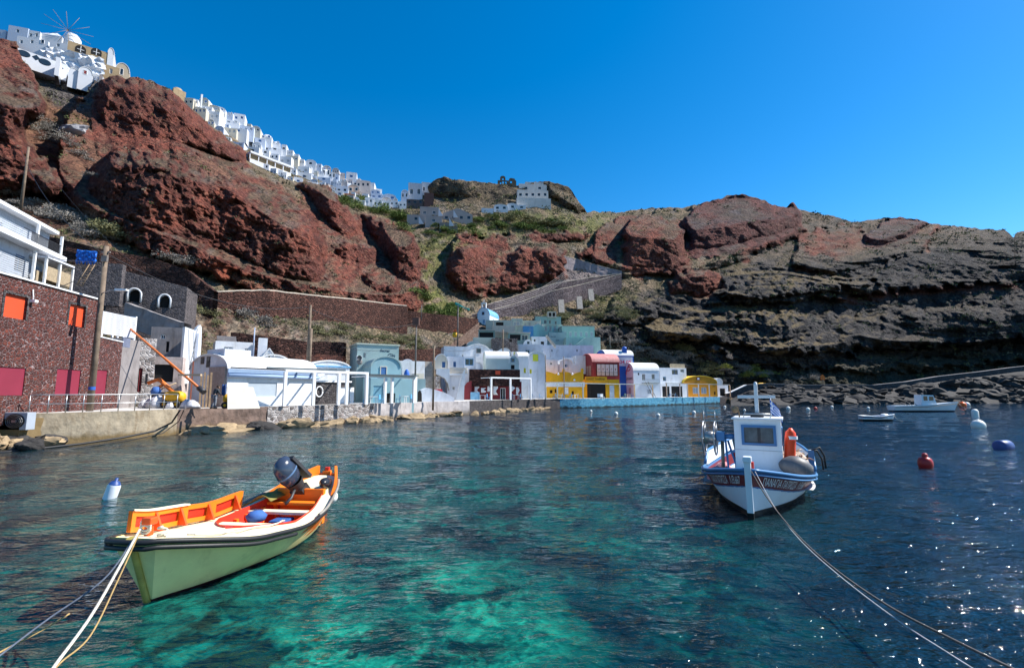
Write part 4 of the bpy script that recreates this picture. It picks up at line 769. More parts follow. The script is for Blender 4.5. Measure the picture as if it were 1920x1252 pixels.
# big white quay pergolas in front of the lava shed and turquoise shop
pg=pergola('white steel pergola frame before the lava stone shed and long white house',[534,588,635,650,687],697,D=41.8,ang=47,depth=0,r=.13)
MB().box(-1.6,pg.w*.7,-.1,.2,pg.zt+.25,pg.zt+.38).build('rolled_cover',surf('dark_awning',(.08,.11,.13),.7),pg.root)
for k in range(4): MB().box(pg.w*(.25+.2*k),pg.w*(.25+.2*k)+.12,0,3.4,pg.zt-.02,pg.zt+.14).build('rafter',WCLEAN,pg.root)
pg=pergola('white steel pergola frame before the turquoise shop front',[687.5,722,735,776,779],707,D=50.,ang=47,depth=3.2,r=.13)
MB().box(0,pg.w,-.5,.6,pg.zt+.24,pg.zt+.34).build('dark_awning',_mc['dark_awning'],pg.root)
pergola('white post pergola along the edge before the maroon cafe',[921,957,995],709,D=72.5,ang=40,depth=2.6,r=.12)
# stepped white house with yellow windows
YW=surf('lime_yellow',(.62,.62,.04),.6,.08)
house('yellow_shutter_house','white house with tall arched gable and lime yellow window above the ochre cafe',991,1023,715,672,D=78,ang=8,d=6,roof='vy',yc=658.5,op=[(1000,665,1008,676,'window',YW,YW),(993,692,997,700,'window',YW,YW)],found=4,m=WHITE2)
house('white_house','white side wing with narrow lime yellow shutter left of the arched gable',972,991,745,668,D=77,ang=8,d=6,roof='vx',rise=1.,op=[(982,690,986,699,'window',YW,YW)],zb=1.8,m=WHITE)
house('cube_house','small white cube with lime yellow door on the terrace',960,982,675,659,D=84,ang=8,d=4,op=[(963,660,967,670,'window',YW,YW)],found=4)
house('stone_ruin','roofless brown and grey stone ruin between green and white houses',922,970,668,634,D=86,ang=6,d=4,m=rubble('ruin_stone',[(.16,.12,.11),(.09,.07,.07),(.24,.19,.17)],(.42,.37,.34),2.2,.05,1,.08),op=[(955,636,960,641,'hole'),(940,650,946,662,'hole')],found=2,cat='ruin')
# ochre cafe
def xy(h):
    r=h.root
    for x in (1021,1057,1092): 
        q=h.uv(x,693); q2=h.uv(x,714); f=MB(); f.box(q[0]-.2,q[0]+.2,-.05,.4,q2[1],q[1]-.3); f.prism([(q[0]-.3,q[1]-.3),(q[0]+.3,q[1]-.3),(q[0]+.15,q[1]+.25),(q[0]-.15,q[1]+.25)],'y',-.1,.45); f.build('parapet_pylon',YEL,r)
    q=h.rect(1024,696,1092,713); mb=MB(); n=20
    prof=[(q[0]+(q[1]-q[0])*k/n,q[3]-.55+.5*abs(math.cos(math.pi*k/n*2))) for k in range(n+1)]; mb.prism([(q[0],q[2]-.3)]+[(q[1],q[2]-.3)]+prof[::-1],'y',.05,.3); mb.build('curved_parapet',YEL,r)
    for x,y in ((1047,701),(1073,701),(1077,712)):
        a=h.uv(x,y); MB().lathe([(0,-.22),(.2,-.15),(.24,0),(.1,.2),(0,.28)],10,c=(a[0],-.02,a[1])).build('white_ornament',WCLEAN,r)
    MB().box(0,h.w,-.03,.002,h.z1-.95,h.z1-.02).build('white_band',WHITE,r)
house('ochre_cafe','bright ochre yellow cafe with white band and scalloped parapet terrace',1021,1097,749,716,D=81,ang=6,d=5,m=YEL,op=[(1031,731,1036,737,'hole'),(1040,729,1043,736,'hole'),(1059,726,1066,739,'window',WCLEAN,WCLEAN),(1072,733,1076,740,'hole')],zb=1.8,xtra=xy,cat='cafe',rm=YEL)
yl=H('ochre_stair','ochre yellow stepped stair building left of the cafe terrace','stairs',991,1021,749,D=80,ang=6,zb=1.8); za=yl.uv(993,692)[1]; w=yl.w
MB().prism([(w*.1,za*.62),(w,0),(w,za*.9),(w*.6,za*.94),(w*.35,za*.9),(w*.1,za),(0,za),(0,za*.62)],'y',0,4).build('wall',YEL,yl.root); MB().prism([(0,0),(w*.95,0),(w*.1,za*.58),(0,za*.58)],'y',.5,3.5).build('white_stair_side',WHST,yl.root)
text_mb('SUNSET',w*.45,za*.76,w*.5,-.02,0,.01).build('lettering',surf('brown_lettering',(.16,.07,.01),.7),yl.root); q=yl.rect(1009,704,1017,713); MB().box(q[0],q[1],-.03,.0,q[2],q[3]).build('notice_board',surf('brown_board',(.2,.10,.05),.7),yl.root)
def xt2(h):
    q=h.rect(1097,706,1138,715,-.1); MB().box(q[0],q[1],-.14,.1,q[2],q[3]).build('sign_board',YEL,h.root); text_mb('SUNSET TAVERNA',q[0]+.25,q[2]+.25,(q[1]-q[0])*.85,-.15,0,.015,height=.75).build('lettering',_mc['brown_lettering'],h.root)
    a=h.rect(1102,719,1106,749,-.3)
    mb=MB()
    for k in range(8): mb.box(a[0],a[0]+.5,-.35,-.3,.25+k*.3,.3+k*.3)
    mb.box(a[0],a[0]+.05,-.35,-.3,0,2.7).box(a[0]+.45,a[0]+.5,-.35,-.3,0,2.7); mb.build('ladder_rack',DGREY,h.root)
house('ochre_taverna','ochre yellow taverna front with dark open porch and name board',1097,1162,748,711,D=85,ang=6,d=5,m=YEL,op=[(1101,718,1136,748,'hole'),(1143,722,1152,748,'panel',None,surf('pale_blue_door',(.5,.58,.66),.6))],zb=1.8,xtra=xt2,cat='taverna')
for k,(x,y) in enumerate(((1122,742),(1128,742))):
    p=G(x,749,1.8); ch=empty('chair',(p.x,p.y-.8,1.8),.4*k,['white plastic chair left in the taverna porch','white plastic chair right in the taverna porch'][k],'chair'); mb=MB(); mb.box(-.25,.25,-.25,.25,.42,.47).build('seat',WCLEAN,ch); MB().box(-.25,.25,.2,.25,.47,.95).build('backrest',WCLEAN,ch)
    for a in (-.22,.18):
        for b in (-.22,.18): MB().box(a,a+.05,b,b+.05,0,.42).build('leg',WCLEAN,ch)
pergola('long grey post and rail pergola along the blue quay',[1023,1045,1093,1162,1190,1224],718,D=84,ang=42,depth=0,m=STEEL,r=.10,beamh=.16,hd=0)
pergola('grey post and rail pergola before the orange vaulted house',[1250,1275,1289,1310,1330,1369],719,D=109,ang=42,depth=0,m=STEEL,r=.10,beamh=.16)
# maroon vault house
def xr(h):
    r=h.root; q=h.rect(1119,683,1158,704); 
    for k,c in enumerate('45678'):
        a=q[0]+(q[1]-q[0])*(k+.08)/5; b=q[0]+(q[1]-q[0])*(k+.92)/5; f=MB().box(a,b,-.04,.14,q[2],q[3]).build('numbered_shutter',surf('pinkish_shutter',(.50,.44,.46),.6,.06),r); text_mb(c,a+(b-a)*.3,q[2]+1.2,(b-a)*.35,-.05,0,.02).build('lettering',RED,f)
    mb=MB(); 
    for k in range(24): x=q[0]-.2+(q[1]-q[0]+.4)*k/23; mb.box(x,x+.03,-.5,-.47,q[2]-.1,q[2]+.75)
    mb.box(q[0]-.2,q[1]+.2,-.52,-.45,q[2]+.75,q[2]+.8); mb.build('balcony_railing',DGREY,r)
    for y0 in (.8,2.2): MB().box(-.05,.0,y0,y0+1.1,q[2],q[3]-.3).build('shutter',surf('rusty_shutter',(.28,.17,.13),.7),r)
house('maroon_vault_house','large maroon vaulted house with pink roof and numbered pale shutters',1112,1163,745,678,D=90,ang=14,d=7.0,m=RED,roof='vx',rise=2.0,op=[(1118,682,1159,705,'hole')],zb=1.8,xtra=xr,rm=REDROOF)
def xbl(h):
    r=h.root; q=h.rect(1146,669,1186,686); MB().box(q[0],q[1],-.06,.0,q[2],q[3]).build('pale_shutter_panel',surf('white_lilac',(.55,.55,.62),.7),r)
    text_mb('03 04 05',q[0]+.3,q[2]+.55,(q[1]-q[0])*.88,-.075,0,.02,height=1.2).build('lettering',surf('pink_red_letter',(.6,.04,.10),.6),r); a=h.rect(1170,655,1177,664,-.2); MB().box(a[0],a[1],.2,1.,h.z1,h.z1+1.8).lathe([(.6,0),(.5,.3),(0,.5)],10,c=((a[0]+a[1])/2,.6,h.z1+1.8)).build('chimney',BLU,r)
house('cobalt_vault_house','cobalt blue vaulted house with white roof and red numbers on its panel',1137,1190,745,666,D=98,ang=12,d=6,m=BLU,roof='vx',rise=1.5,zb=1.8,xtra=xbl,rm=WROOF)
# white sunset house
def xsu(h):
    r=h.root
    vs,fs=textmesh('sunset',1,0,.02); w0=max(v.x for v in vs); mb=MB(); mb.add([(-.02,4.1-(v.x/w0)*3.8,4.1+v.y*1.15) for v in vs],fs); mb.build('lettering',surf('dark_letter',(.07,.07,.09),.7),r)
    mb=MB(); mb.tube([(-.05,3.2,5.3),(-.05,3.0,6.2),(-.05,2.4,6.9),(-.05,1.7,7.2),(-.05,1.2,6.9),(-.05,1.4,6.4),(-.05,2.1,6.2),(-.05,2.7,6.3)],.09,5); mb.tube([(-.05,2.4,6.9),(-.05,1.9,7.6),(-.05,1.3,7.5)],.09,5); mb.build('curl_emblem',surf('emblem_red',(.45,.03,.05),.6),r)
    for x,y0,y1 in ((1204,701,710),(1224,701,710)): pass
    q=h.rect(1206,711,1237,717,-.5); mb=MB(); 
    for k in range(16): x=q[0]+(q[1]-q[0])*k/15; mb.box(x,x+.03,-.5,-.47,q[2],q[3])
    mb.box(q[0],q[1],-.52,-.45,q[3],q[3]+.05); mb.box(q[0],q[1],-.55,-.004,q[2]-.15,q[2]); mb.build('balcony_railing',STEEL,r)
    a=h.uv(1208,716); b=h.uv(1217,744); mb=MB()
    for s_ in (0,.7): mb.tube([(a[0]+s_,-.6,a[1]),(b[0]+s_,-1.6,b[1])],.06,5)
    mb.build('leaning_poles',DGREY,r)
    MB().box(-.04,.0,1.2,2.2,0,2.2).build('side_door',PINKW,r)
house('white_vault_house','white vaulted house with sunset lettering on its end and two tall windows',1189,1238,747,694,D=98,ang=17,d=5.2,m=surf('bluish_white_plaster',(.68,.74,.80),.8,.06,.8,.3,.02,8,.3,(.5,.5,.52)),roof='vx',rise=1.9,op=[(1204,701,1210,713,'window',WCLEAN,GLASS),(1222,701,1228,711,'window',WCLEAN,GLASS),(1214,730,1221,738,'panel',None,BGLASS),(1196,699,1199,703,'hole')],zb=1.8,xtra=xsu)
house('white_house','white flat house with blue framed window and timber fence on the roof',1238,1288,722,689,D=108,ang=20,d=4,op=[(1260,693,1271,702,'window',BLUW,GLASS),(1276,692,1283,698,'window',WCLEAN,GLASS),(1243,706,1249,714,'window',LBLU,GLASS)],found=7,xtra=lambda h:MB().box(h.w*.42,h.w*.98,.3,.4,h.z1,h.z1+1.1).build('timber_fence',WOODL,h.root))
house('porch_house','white roofed open porch with dark interior left of the orange house',1239,1290,747,719,D=106,ang=20,d=5,op=[(1242,724,1256,746,'hole'),(1259,724,1280,746,'hole')],zb=1.8,par=.1,cat='porch')
def xo(h):
    q=h.rect(1306,707,1312,713); f=MB().box(q[0],q[1],-.06,.0,q[2],q[3]).build('square_vent',surf('vent_red',(.2,.05,.05),.6),h.root); MB().box(q[0]+.2,q[1]-.2,-.08,-.06,q[2]+.2,q[3]-.2).build('vent_centre',WCLEAN,f)
    text_mb('TAVERNA  DIMITRIS',h.w*.2,h.uv(1300,717)[1],h.w*.6,-.02,0,.0,height=.35).build('lettering',_mc['brown_lettering'],h.root)
house('orange_vault_house','orange house with yellow barrel roof and two white shuttered windows',1283,1346,745,717,D=108,ang=16,d=7,m=ORA,roof='vy',yc=704.5,op=[(1299,726,1310,738,'window',WCLEAN,BGLASS),(1315,726,1325,738,'window',WCLEAN,BGLASS),(1339,734,1342,740,'hole')],zb=1.8,xtra=xo,rm=YROOF)
for k,(x,l) in enumerate(((1330,'small white barrel vault behind the orange house, nearest to it'),(1342,'small white barrel vault behind the orange house, far one'))): house('small_vault',l,x,x+13,722,717,D=116+k,ang=15,d=4,roof='vy',yc=709,found=6,cat='vault')
house('white_store','white flat store with stacked chairs right of the orange house',1346,1366,744,722,D=112,ang=18,d=3,op=[(1350,728,1360,742,'hole')],zb=1.8,cat='store')
# white upper walls
house('retaining_wall','long bluish white retaining wall below the sea green hotel',1018,1113,670,646.5,D=96,ang=5,d=2.,m=WHITE2,found=3,cat='wall',op=[(1034,655,1036,659,'hole'),(1081,655,1083,659,'hole')])
house('white_house','white lime washed cottage with blue window above the arched gable',972,1018,668,645,D=92,ang=5,d=4,op=[(985,656,993,662,'window',LBLU,GLASS)],found=4,m=WHITE)
house('vault_house','little white vaulted chapel like room beside the ruin',982,998,650,645,D=96,ang=5,d=4,roof='vy',yc=637,op=[(988,640,993,645,'proud',WCLEAN,GLASS)],found=4)
house('white_house','white flat house with arched recess below the green terraces',997,1026,650,633,D=98,ang=5,d=4,op=[(1014,640,1020,648,'hole'),(1001,636,1004,640,'hole')],found=4,par=.3)
house('white_terrace','white terrace block with pergola wires behind the arched gable',1022,1075,690,672,D=88,ang=5,d=3,found=6,m=WHITE2,cat='terrace',par=.2)
house('white_terrace','low white curved steps and terrace behind the ochre parapet',1024,1085,705,682,D=84.5,ang=5,d=2,found=3,m=WHITE2,cat='terrace')
# sea green hotel terraces
GR2=surf('grey_green_wall',(.24,.33,.29),.85,.1,.7,.3,.02,9,.4,(.18,.24,.2)); DGR=surf('dark_green_shutter',(.08,.2,.17),.6)
def canopy(h,x0,x1,y0,y1,d=2.5,m=CREAM):
    q=h.rect(x0,y0,x1,y1,-d); 
    for x in (q[0],q[1]-.12): MB().box(x,x+.12,-d,-d+.12,q[2],q[3]).build('canopy_post',m,h.root)
    n=max(3,int((q[1]-q[0])/.8))
    mb=MB(); mb.box(q[0]-.1,q[1]+.1,-d-.05,-d+.07,q[3]+.002,q[3]+.16)
    for k in range(n+1): x=q[0]+(q[1]-q[0])*k/n; mb.box(x-.04,x+.04,-d+.08,0,q[3]+.02,q[3]+.12)
    mb.build('canopy',m,h.root)
house('green_house','grey green terrace house with cream canopy, leftmost of the upper hotel',911,962,618,600,D=112,ang=4,d=4,m=TURQ2,op=[(962-2,604,974,612,'window')] and [(930,604,944,612,'hole')],found=4,xtra=lambda h:canopy(h,925,960,612,597))
house('green_house','grey green house with big pale blue window under the hotel roof',959,980,618,597,D=113,ang=4,d=4,m=TURQ2,op=[(963,603,974,611,'window',WCLEAN,BGLASS)],found=4)
house('cream_balcony','long cream balcony parapet across the grey green terrace',923,966,617,610,D=109,ang=4,d=1,m=CREAM,found=.8,cat='balcony')
house('green_house','grey green house with arched doors and cream canopy at mid hotel',980,1013,622,601,D=114,ang=4,d=4,m=TURQ2,op=[(983,604,987,611,'window',CREAM,BGLASS),(991,604,995,611,'window',CREAM,BGLASS),(1003,605,1007,611,'window',CREAM,BGLASS)],found=4,xtra=lambda h:canopy(h,968,1014,611,597.5,2))
house('turquoise_house','bright sea green house with flat roof highest in the hotel',1004,1052,612,594,D=120,ang=4,d=5,m=GRN,op=[(1020,600,1025,607,'window',CREAM,GLASS),(1029,600,1033,607,'window',CREAM,GLASS),(1040,602,1044,608,'window',CREAM,GLASS)],found=4,cap=TURQ)
house('rooftop_kiosk','small cream open kiosk on the sea green hotel roof',1027,1043,594,584,D=120.5,ang=4,d=2,m=CREAM,op=[(1029,586,1034,593,'hole'),(1036,586,1041,593,'hole')],found=.2,cat='kiosk')
house('green_house','sea green house with cream colonnade right of the canopies',1000,1019,636,612,D=108,ang=4,d=5,m=GRN,found=5,roof='gable',yc=607)
house('green_house','sea green balcony house with four pale doors above the painted name',1018,1054,622,609,D=109,ang=4,d=4,m=GRN,op=[(1021,611,1026,621,'window',CREAM,BGLASS),(1030,611,1034,621,'window',CREAM,BGLASS),(1038,611,1043,621,'window',CREAM,BGLASS),(1046,611,1050,621,'window',CREAM,BGLASS)],found=4,cap=CREAM)
house('row_house','sea green row house with six pale windows in a line',1054,1115,634,612,D=106,ang=4,d=5,m=GRN,op=[(1057+k*10,622,1062+k*10,631,'window',WCLEAN,BGLASS) for k in range(6)],found=4,cap=TURQ)
house('name_wall','sea green wall painted with the name below the balcony house',1030,1062,650,623,D=105,ang=4,d=2,m=TURQ,found=3,cat='wall',xtra=lambda h:[text_mb('Secret',h.uv(1032,632)[0],h.uv(1032,632)[1],1.5,-.02,.35,.01).build('lettering',_mc['navy_lettering'],h.root),text_mb('Gin',h.uv(1042,639)[0],h.uv(1042,639)[1],.9,-.02,.35,.01).build('lettering',_mc['navy_lettering'],h.root)])
house('green_wall','sea green lower terrace wall with diagonal stair at hotel right',1061,1098,652,633,D=103,ang=4,d=3,m=GRN,op=[(1067,643,1072,649,'window',WCLEAN,BGLASS)],found=3,cat='wall')
rw=H('green_wall','stepped sea green end wall furthest right of the hotel','wall',1082,1126,652,D=101.5,ang=4); zt=rw.uv(1126,632)[1]; w=rw.w; MB().prism([(0,-3),(w,-3),(w,zt),(w*.4,zt),(0,zt*.35)],'y',0,5).build('wall',GRN,rw.root)
mb=MB()
for k in range(8): a=P(1024+k*2.2,628+k*2.6,104); mb.box(a.x,a.x+.35,a.y,a.y+1,a.z-.6,a.z)
hs2=mb; o=mb.build('outdoor_stair',CREAM); tag(o,'cream diagonal stair beside the painted name wall','stairs')
house('green_house','pale green cube house left of the brown stone ruin',887,927,665,634,D=88,ang=6,d=4,m=TURQ2,found=3,par=.2)
house('green_shelter','grey green shelter with cream frame and dark opening on the left terrace',897,928,636,619,D=98,ang=4,d=3,m=GR2,op=[(899,623,925,633,'hole')],found=3,cat='shelter',cap=CREAM)
house('green_shelter','grey green shelter with cream frame above the stone ruin',953,994,642,624,D=97,ang=4,d=3,m=GR2,op=[(956,627,976,638,'hole'),(978,628,990,638,'window',CREAM,GLASS)],found=3,cat='shelter',cap=CREAM)
house('turquoise_parasol_bar','small bright turquoise terrace bar below the arched doors',981,1000,622,611,D=107,ang=4,d=2,m=LBLU,found=2,cat='bar')
# chapel
def xch(h):
    r=h.root; c=h.w*.5; z=h.z1+(h.uv(906,577)[1]-h.z1); mb=MB(); bw=.75
    mb.box(c-bw,c-bw+.35,0,.5,z-.3,z+1.2).box(c+bw-.35,c+bw,0,.5,z-.3,z+1.2); mb.prism([(x,zz) for x,zz in arc(c-bw-.08,c+bw+.08,z+1.2,.55,8)],'y',-.03,.53); mb.box(c-.05,c+.05,.2,.3,z+1.7,z+2.5).box(c-.25,c+.25,.2,.3,z+2.1,z+2.2); b=mb.build('bell_tower',WHITE,r); MB().lathe([(.3,0),(.22,.15),(.15,.4),(0,.5)],10,c=(c,.25,z+.55)).build('bell',DGREY,b)
house('chapel','small white chapel with pale blue edges and open bell tower',895,918,613,592,D=118,ang=-18,d=8,m=surf('chapel_white',(.62,.72,.82),.8,.06,.8),roof='vy',yc=577,op=[(905,599,909,606,'door',LBLU,LBLU),(904,585,908,590,'proud',LBLU,GLASS)],found=4,xtra=xch,rm=LBLU,cat='chapel')
house('vault_house','low white vault behind the chapel',917,940,598,591,D=124,ang=4,d=5,roof='vy',yc=581,found=3)

k=0
for x,D_,l in ((1005,82,'beside the ochre stair'),(1048,90,'left before the ochre cafe'),(1078,93,'right before the ochre cafe'),(1178,103,'between the maroon and white vault houses'),(1262,112,'before the white porch'),(905,73,'left before the maroon cafe'),(968,79,'right before the maroon cafe'),(700,51,'left under the turquoise awning'),(760,55,'right under the turquoise awning')):
    p=P(x,748,D_); t_=empty('table',(p.x,p.y,1.8),.3*k,'small white table '+l,'table'); MB().box(-.45,.45,-.45,.45,.71,.75).build('tabletop',WCLEAN,t_)
    for a in (-.4,.35):
        for b in (-.4,.35): MB().box(a,a+.05,b,b+.05,0,.71).build('leg',WCLEAN,t_)
    for s_,w_ in ((-1,'left'),(1,'right')):
        ch=empty('chair',(p.x+s_*.85,p.y,1.8),s_*1.4,'%s blue wooden chair at the white table %s'%(w_,l),'chair'); MB().box(-.22,.22,-.22,.22,.43,.47).build('seat',LBLU,ch); MB().box(-.22,.22,.18,.22,.47,.95).build('backrest',LBLU,ch)
        for a in (-.2,.16):
            for b in (-.2,.16): MB().box(a,a+.04,b,b+.04,0,.43).build('leg',LBLU,ch)
    k+=1

for a_,b_,yb,yt,D,rf,yc,lab,m,op in ((846,872,672,664,72,'vy',655,'low white vault behind the balcony house',WHITE,[(855,665,859,670,'window',WCLEAN,GLASS)]),(905,924,668,656,80,'flat',0,'small white box room right of the cave house',WHITE2,[(911,659,915,664,'window',BLUW,GLASS)]),
  (935,957,668,661,82,'vy',653,'small white vault before the brown ruin',WHITE,[(944,662,948,667,'hole')]),(1024,1046,690,676,84,'flat',0,'white cube room above the ochre parapet, left one',WHITE,[(1031,679,1036,684,'window',WCLEAN,GLASS)]),(1050,1074,690,682,85,'vy',673,'white vaulted room above the ochre parapet, right one',WHITE2,[(1059,683,1064,688,'window',BLUW,GLASS)]),
  (1080,1104,676,668,92,'flat',0,'low white roof terrace left of the maroon vault house',WHITE,[]),(752,776,690,683,63,'vy',674,'small white vault above the blue covered scooter',WHITE,[(761,684,766,689,'hole')]),(778,794,700,688,61,'flat',0,'white box store beside the top of the stone steps',WHITE2,[(783,691,788,698,'window',GREYP,DARK)]),
  (876,900,654,646,84,'vy',640,'pale green vaulted room on the terrace left of the ruin',_mc['pale_green_plaster'],[(885,648,889,652,'window',WCLEAN,GLASS)]),(1092,1112,645,639,104,'flat',0,'tiny sea green room on the lower hotel terrace',GRN,[(1098,640,1102,644,'window',WCLEAN,BGLASS)]),
  (350,372,640,628,44.5,'flat',0,'small white block room above the stone steps at left',WHITE2,[(357,631,362,637,'window',WCLEAN,GLASS)]),(505,530,690,684,52,'flat',0,'low white roof block with blue edge by the wooden pole',WHITE,[])):
    house('small_house',lab,a_,b_,yb,yt,D=D,ang=10 if a_>700 else 30,d=3.5,m=m,roof=rf,yc=yc or None,op=op,found=3,par=.2 if rf=='flat' else 0)
# ================================================================ retaining walls and paths
def DT(px,py):
    top=float(np.interp(px,[a for a,_ in SKY],[q for _,q in SKY])); return float(base_depth(np.array([px]),np.array([max(py,top)]))[0])
def dwall(label,pts,m,off=1.,D=None,th=1.,cap=None,name='retaining_wall',cat='retaining wall',nx=6):
    """pts: (px, ytop, ybottom)"""
    L=[]
    for (a,b) in zip(pts[:-1],pts[1:]):
        for k in range(nx): L.append([a[i]+(b[i]-a[i])*k/nx for i in range(3)])
    L.append(list(pts[-1])); rows_b=[];rows_t=[];rb_=[];rt_=[]
    ds=[(terr(p[0],p[2]-1).y if D is None else D(p[0])) for p in L]; ds=list(np.convolve(np.pad(ds,4,'edge'),np.ones(9)/9,'valid'))
    o=None
    for p,d in zip(L,ds):
        d=d-off; b=P(p[0],p[2],d); t=P(p[0],p[1],d); t.x=b.x; 
        if o is None: o=Vector((b.x,b.y,b.z))
        b=b-o; t=t-o; b.z-=1.0; rows_b.append(b); rows_t.append(t); rt_.append(t+Vector((0,th,0))); rb_.append(b+Vector((0,th,0)))
    mb=MB(); nz_=5; g=[[b.lerp(t,k/nz_) for b,t in zip(rows_b,rows_t)] for k in range(nz_+1)]
    g=[[v+Vector((0,.15*_n3(v.x*.8,v.y*.8,v.z),.12*_n3(v.x,9,v.z) if k==nz_ else 0)) for v in r] for k,r in enumerate(g)]
    mb.grid(g+[rt_,rb_],False)
    r=empty(name,o,0,label,cat); mb.build('stonework',m,r)
    if cap:
        c=MB(); T=g[-1]; c.grid([[v+Vector((0,-.1,.0)) for v in T],[v+Vector((0,-.1,.2)) for v in T],[v+Vector((0,.5,.2)) for v in T]],False); c.build('coping',cap,r)
    return r
PALE=surf('pale_coping',(.42,.36,.30),.9,.3,2,.4)
dwall('long high dry red stone retaining wall across the slope above the village',[(400,548,580),(505,545,585),(560,552,600),(660,562,607),(762,574,618)],REDW,cap=PALE)
dwall('second lower section of the red retaining wall, right of the long one',[(764,582,612),(800,587,616),(850,592,628),(896,598,615)],REDW,cap=None)
dwall('red dry stone wall climbing left under the dead bushes below the big cliff',[(60,436,470),(185,466,500),(290,486,520),(346,506,560),(398,545,585)],REDW,off=1.5)
dwall('mid red stone wall behind the white terrace house and wooden pole',[(430,622,668),(520,634,690),(575,640,700),(642,642,706)],REDW,D=lambda x:56+(x-430)*.03,off=0)
dwall('paler orange red stone wall under the mid red wall beside the turquoise house',[(552,664,700),(600,664,704),(642,668,706)],REDW2,D=lambda x:54.5+(x-552)*.02,off=0)
dwall('dark red stone wall behind the turquoise name house',[(745,655,678),(800,655,680),(830,650,672)],REDW,off=1)
dwall('dark stone wall running up beside the steps towards the chapel',[(826,668,690),(845,645,664),(868,628,650),(898,604,628)],rubble('brown_rubble',[(.22,.14,.11),(.1,.06,.05),(.3,.22,.18)],(.12,.09,.08),2.4,.03,1,.08),off=1)
dwall('brown slate wall with sloping top below the lava house',[(232,566,590),(290,588,612),(345,606,625)],GREYP,D=lambda x:46.5,off=0)
dwall('lower buttressed wall of the zigzag path climbing right',[(884,590,600),(960,572,590),(1040,545,570),(1090,534,562),(1166,514,538)],PURW,off=1.2,cap=PALE,name='path_wall',cat='path wall')
dwall('middle parapet of the zigzag path',[(905,574,582),(975,553,562),(1040,532,545),(1100,522,532),(1164,513,520)],PURW,off=2.,cap=PALE,name='path_wall',cat='path wall')
dwall('upper leg of the zigzag path climbing left to the red outcrop',[(1056,480,499),(1085,487,505),(1110,495,511),(1140,503,515),(1166,509,515)],surf('pale_gravel',(.26,.22,.23),.95,.3,1.2,.7,.08,4),off=1.5,cap=PALE,name='path_wall',cat='path wall')
dwall('grey stone retaining wall under the white village at top left',[(14,92,175),(70,116,205),(130,137,208),(184,152,175)],rubble('grey_slope_stone',[(.13,.12,.12),(.2,.18,.175),(.08,.07,.07)],(.10,.09,.085),1.4,.03,1,.15,1.6),D=lambda x:136+x*.07,off=0)
for k,(x,y) in enumerate(((1050,570),(1083,562),(1106,548))):   # buttresses of the path wall
    p=terr(x,y+12); p.y-=3; mb=MB(); mb.prism([(-2.2,-1.6),(1.5,-1.6),(.7,3.0),(.0,3.0)],'x',-.9,.9); r=empty('buttress',p,0,'pale sloping stone buttress, %s on the zigzag path wall'%['leftmost','middle','rightmost'][k],'buttress'); mb.build('stonework',PALE,r)
# ================================================================ hill village
VC=surf('village_cream',(.50,.46,.38),.8,.1,.3,.2)
VW=surf('village_white',(.60,.62,.66),.8,.05,.3,.15); VW2=surf('village_bluish',(.45,.51,.62),.8,.06,.3,.15); VP=surf('village_pink_grey',(.36,.33,.33),.8,.08,.3,.2)
def vil(x,yb,w,hgt,ang,kind='flat',m=None,op=0,label=None,D=None,d=6,col=None,group='white houses of the hill village',extra=None,cat='house',doff=1.,name='village_house'):
    D=(DT(x+w/2,yb)-doff) if D is None else D
    holes=[]
    for k in range(op):
        cx=x+w*(k+.5)/op; ww=min(5.5,w/op*.42); y0=yb-hgt*.62; holes.append((cx-ww/2,y0,cx+ww/2,y0+max(3.2,hgt*.36),'window' if hgt>14 else 'hole',WCLEAN,col or GLASS))
    f0=FSX[:]; 
    h=H(name,label,cat,x,x+w,yb,D,ang,None,None,group,raw=True)
    return house(name,label,x,x+w,yb,yb-hgt*(.62 if kind in('vy','dome') else 1),D,ang,d,m or VW,'vy' if kind=='vy' else 'flat',yc=yb-hgt if kind=='vy' else None,op=holes,found=4,group=group,H0=h,par=.5 if kind=='par' else 0,
        xtra=(lambda h:(MB().lathe([(h.w*.48,0),(h.w*.44,h.w*.2),(h.w*.3,h.w*.38),(h.w*.12,h.w*.46),(0,h.w*.48)],16,c=(h.w/2,d/2,h.z1)).build('dome',m or VW,h.root),extra and extra(h))) if kind=='dome' else extra)
def yb_(x): return float(np.interp(x,[330,400,470,560,640,700,760],[180,240,300,340,368,382,386]))
def yt_(x): return float(np.interp(x,[330,395,440,480,530,560,600,660,700,760],[168,206,220,248,278,303,314,334,358,374]))
rv=random.Random(11)
def where(x):
    return 'above the big red cliff' if x<470 else 'above the long white terrace' if x<560 else 'near the twin domes' if x<640 else 'above the green shrubs'
cols=[(GLASS,'dark'),(BLUW,'blue'),(BGLASS,'grey')]
for row in range(5):
    x=345+row*7
    while x<742:
        w=rv.choice([rv.uniform(8,13),rv.uniform(13,20),rv.uniform(20,32)])*(1. if x<480 else .85); yb=yb_(x)+ (yt_(x)-yb_(x))*((row-.7)/3.8); hgt=rv.uniform(8,14.5)*(1. if x<480 else .85)
        if yb_(x)-yt_(x)<22 and row>2: x+=w; continue
        kd=rv.choice(['flat','par','flat','vy','dome' if row>1 else 'par']); n=rv.choice([1,2,2,3]); c,cn=rv.choice(cols); m=rv.choice([VW,VW,VW2,VW,VP if x>600 else VC])
        lab='%s %s %s, %s %s window%s %s, %s row'%('pinkish' if m is VP else 'cream' if m is VC else 'bluish white' if m is VW2 else 'white',{'flat':'flat roofed','par':'parapeted','vy':'vaulted','dome':'domed'}[kd],'house' if w>15 else 'little house',['','one','two','three'][n],cn,'s' if n>1 else '',where(x),['lowest','low','second','third','top'][row])
        vil(x,yb,w,hgt,rv.uniform(6,24),kind=kd,m=m,op=n,label=lab,col=c,doff=2+row*-1.5); x+=w*rv.uniform(.9,1.3)
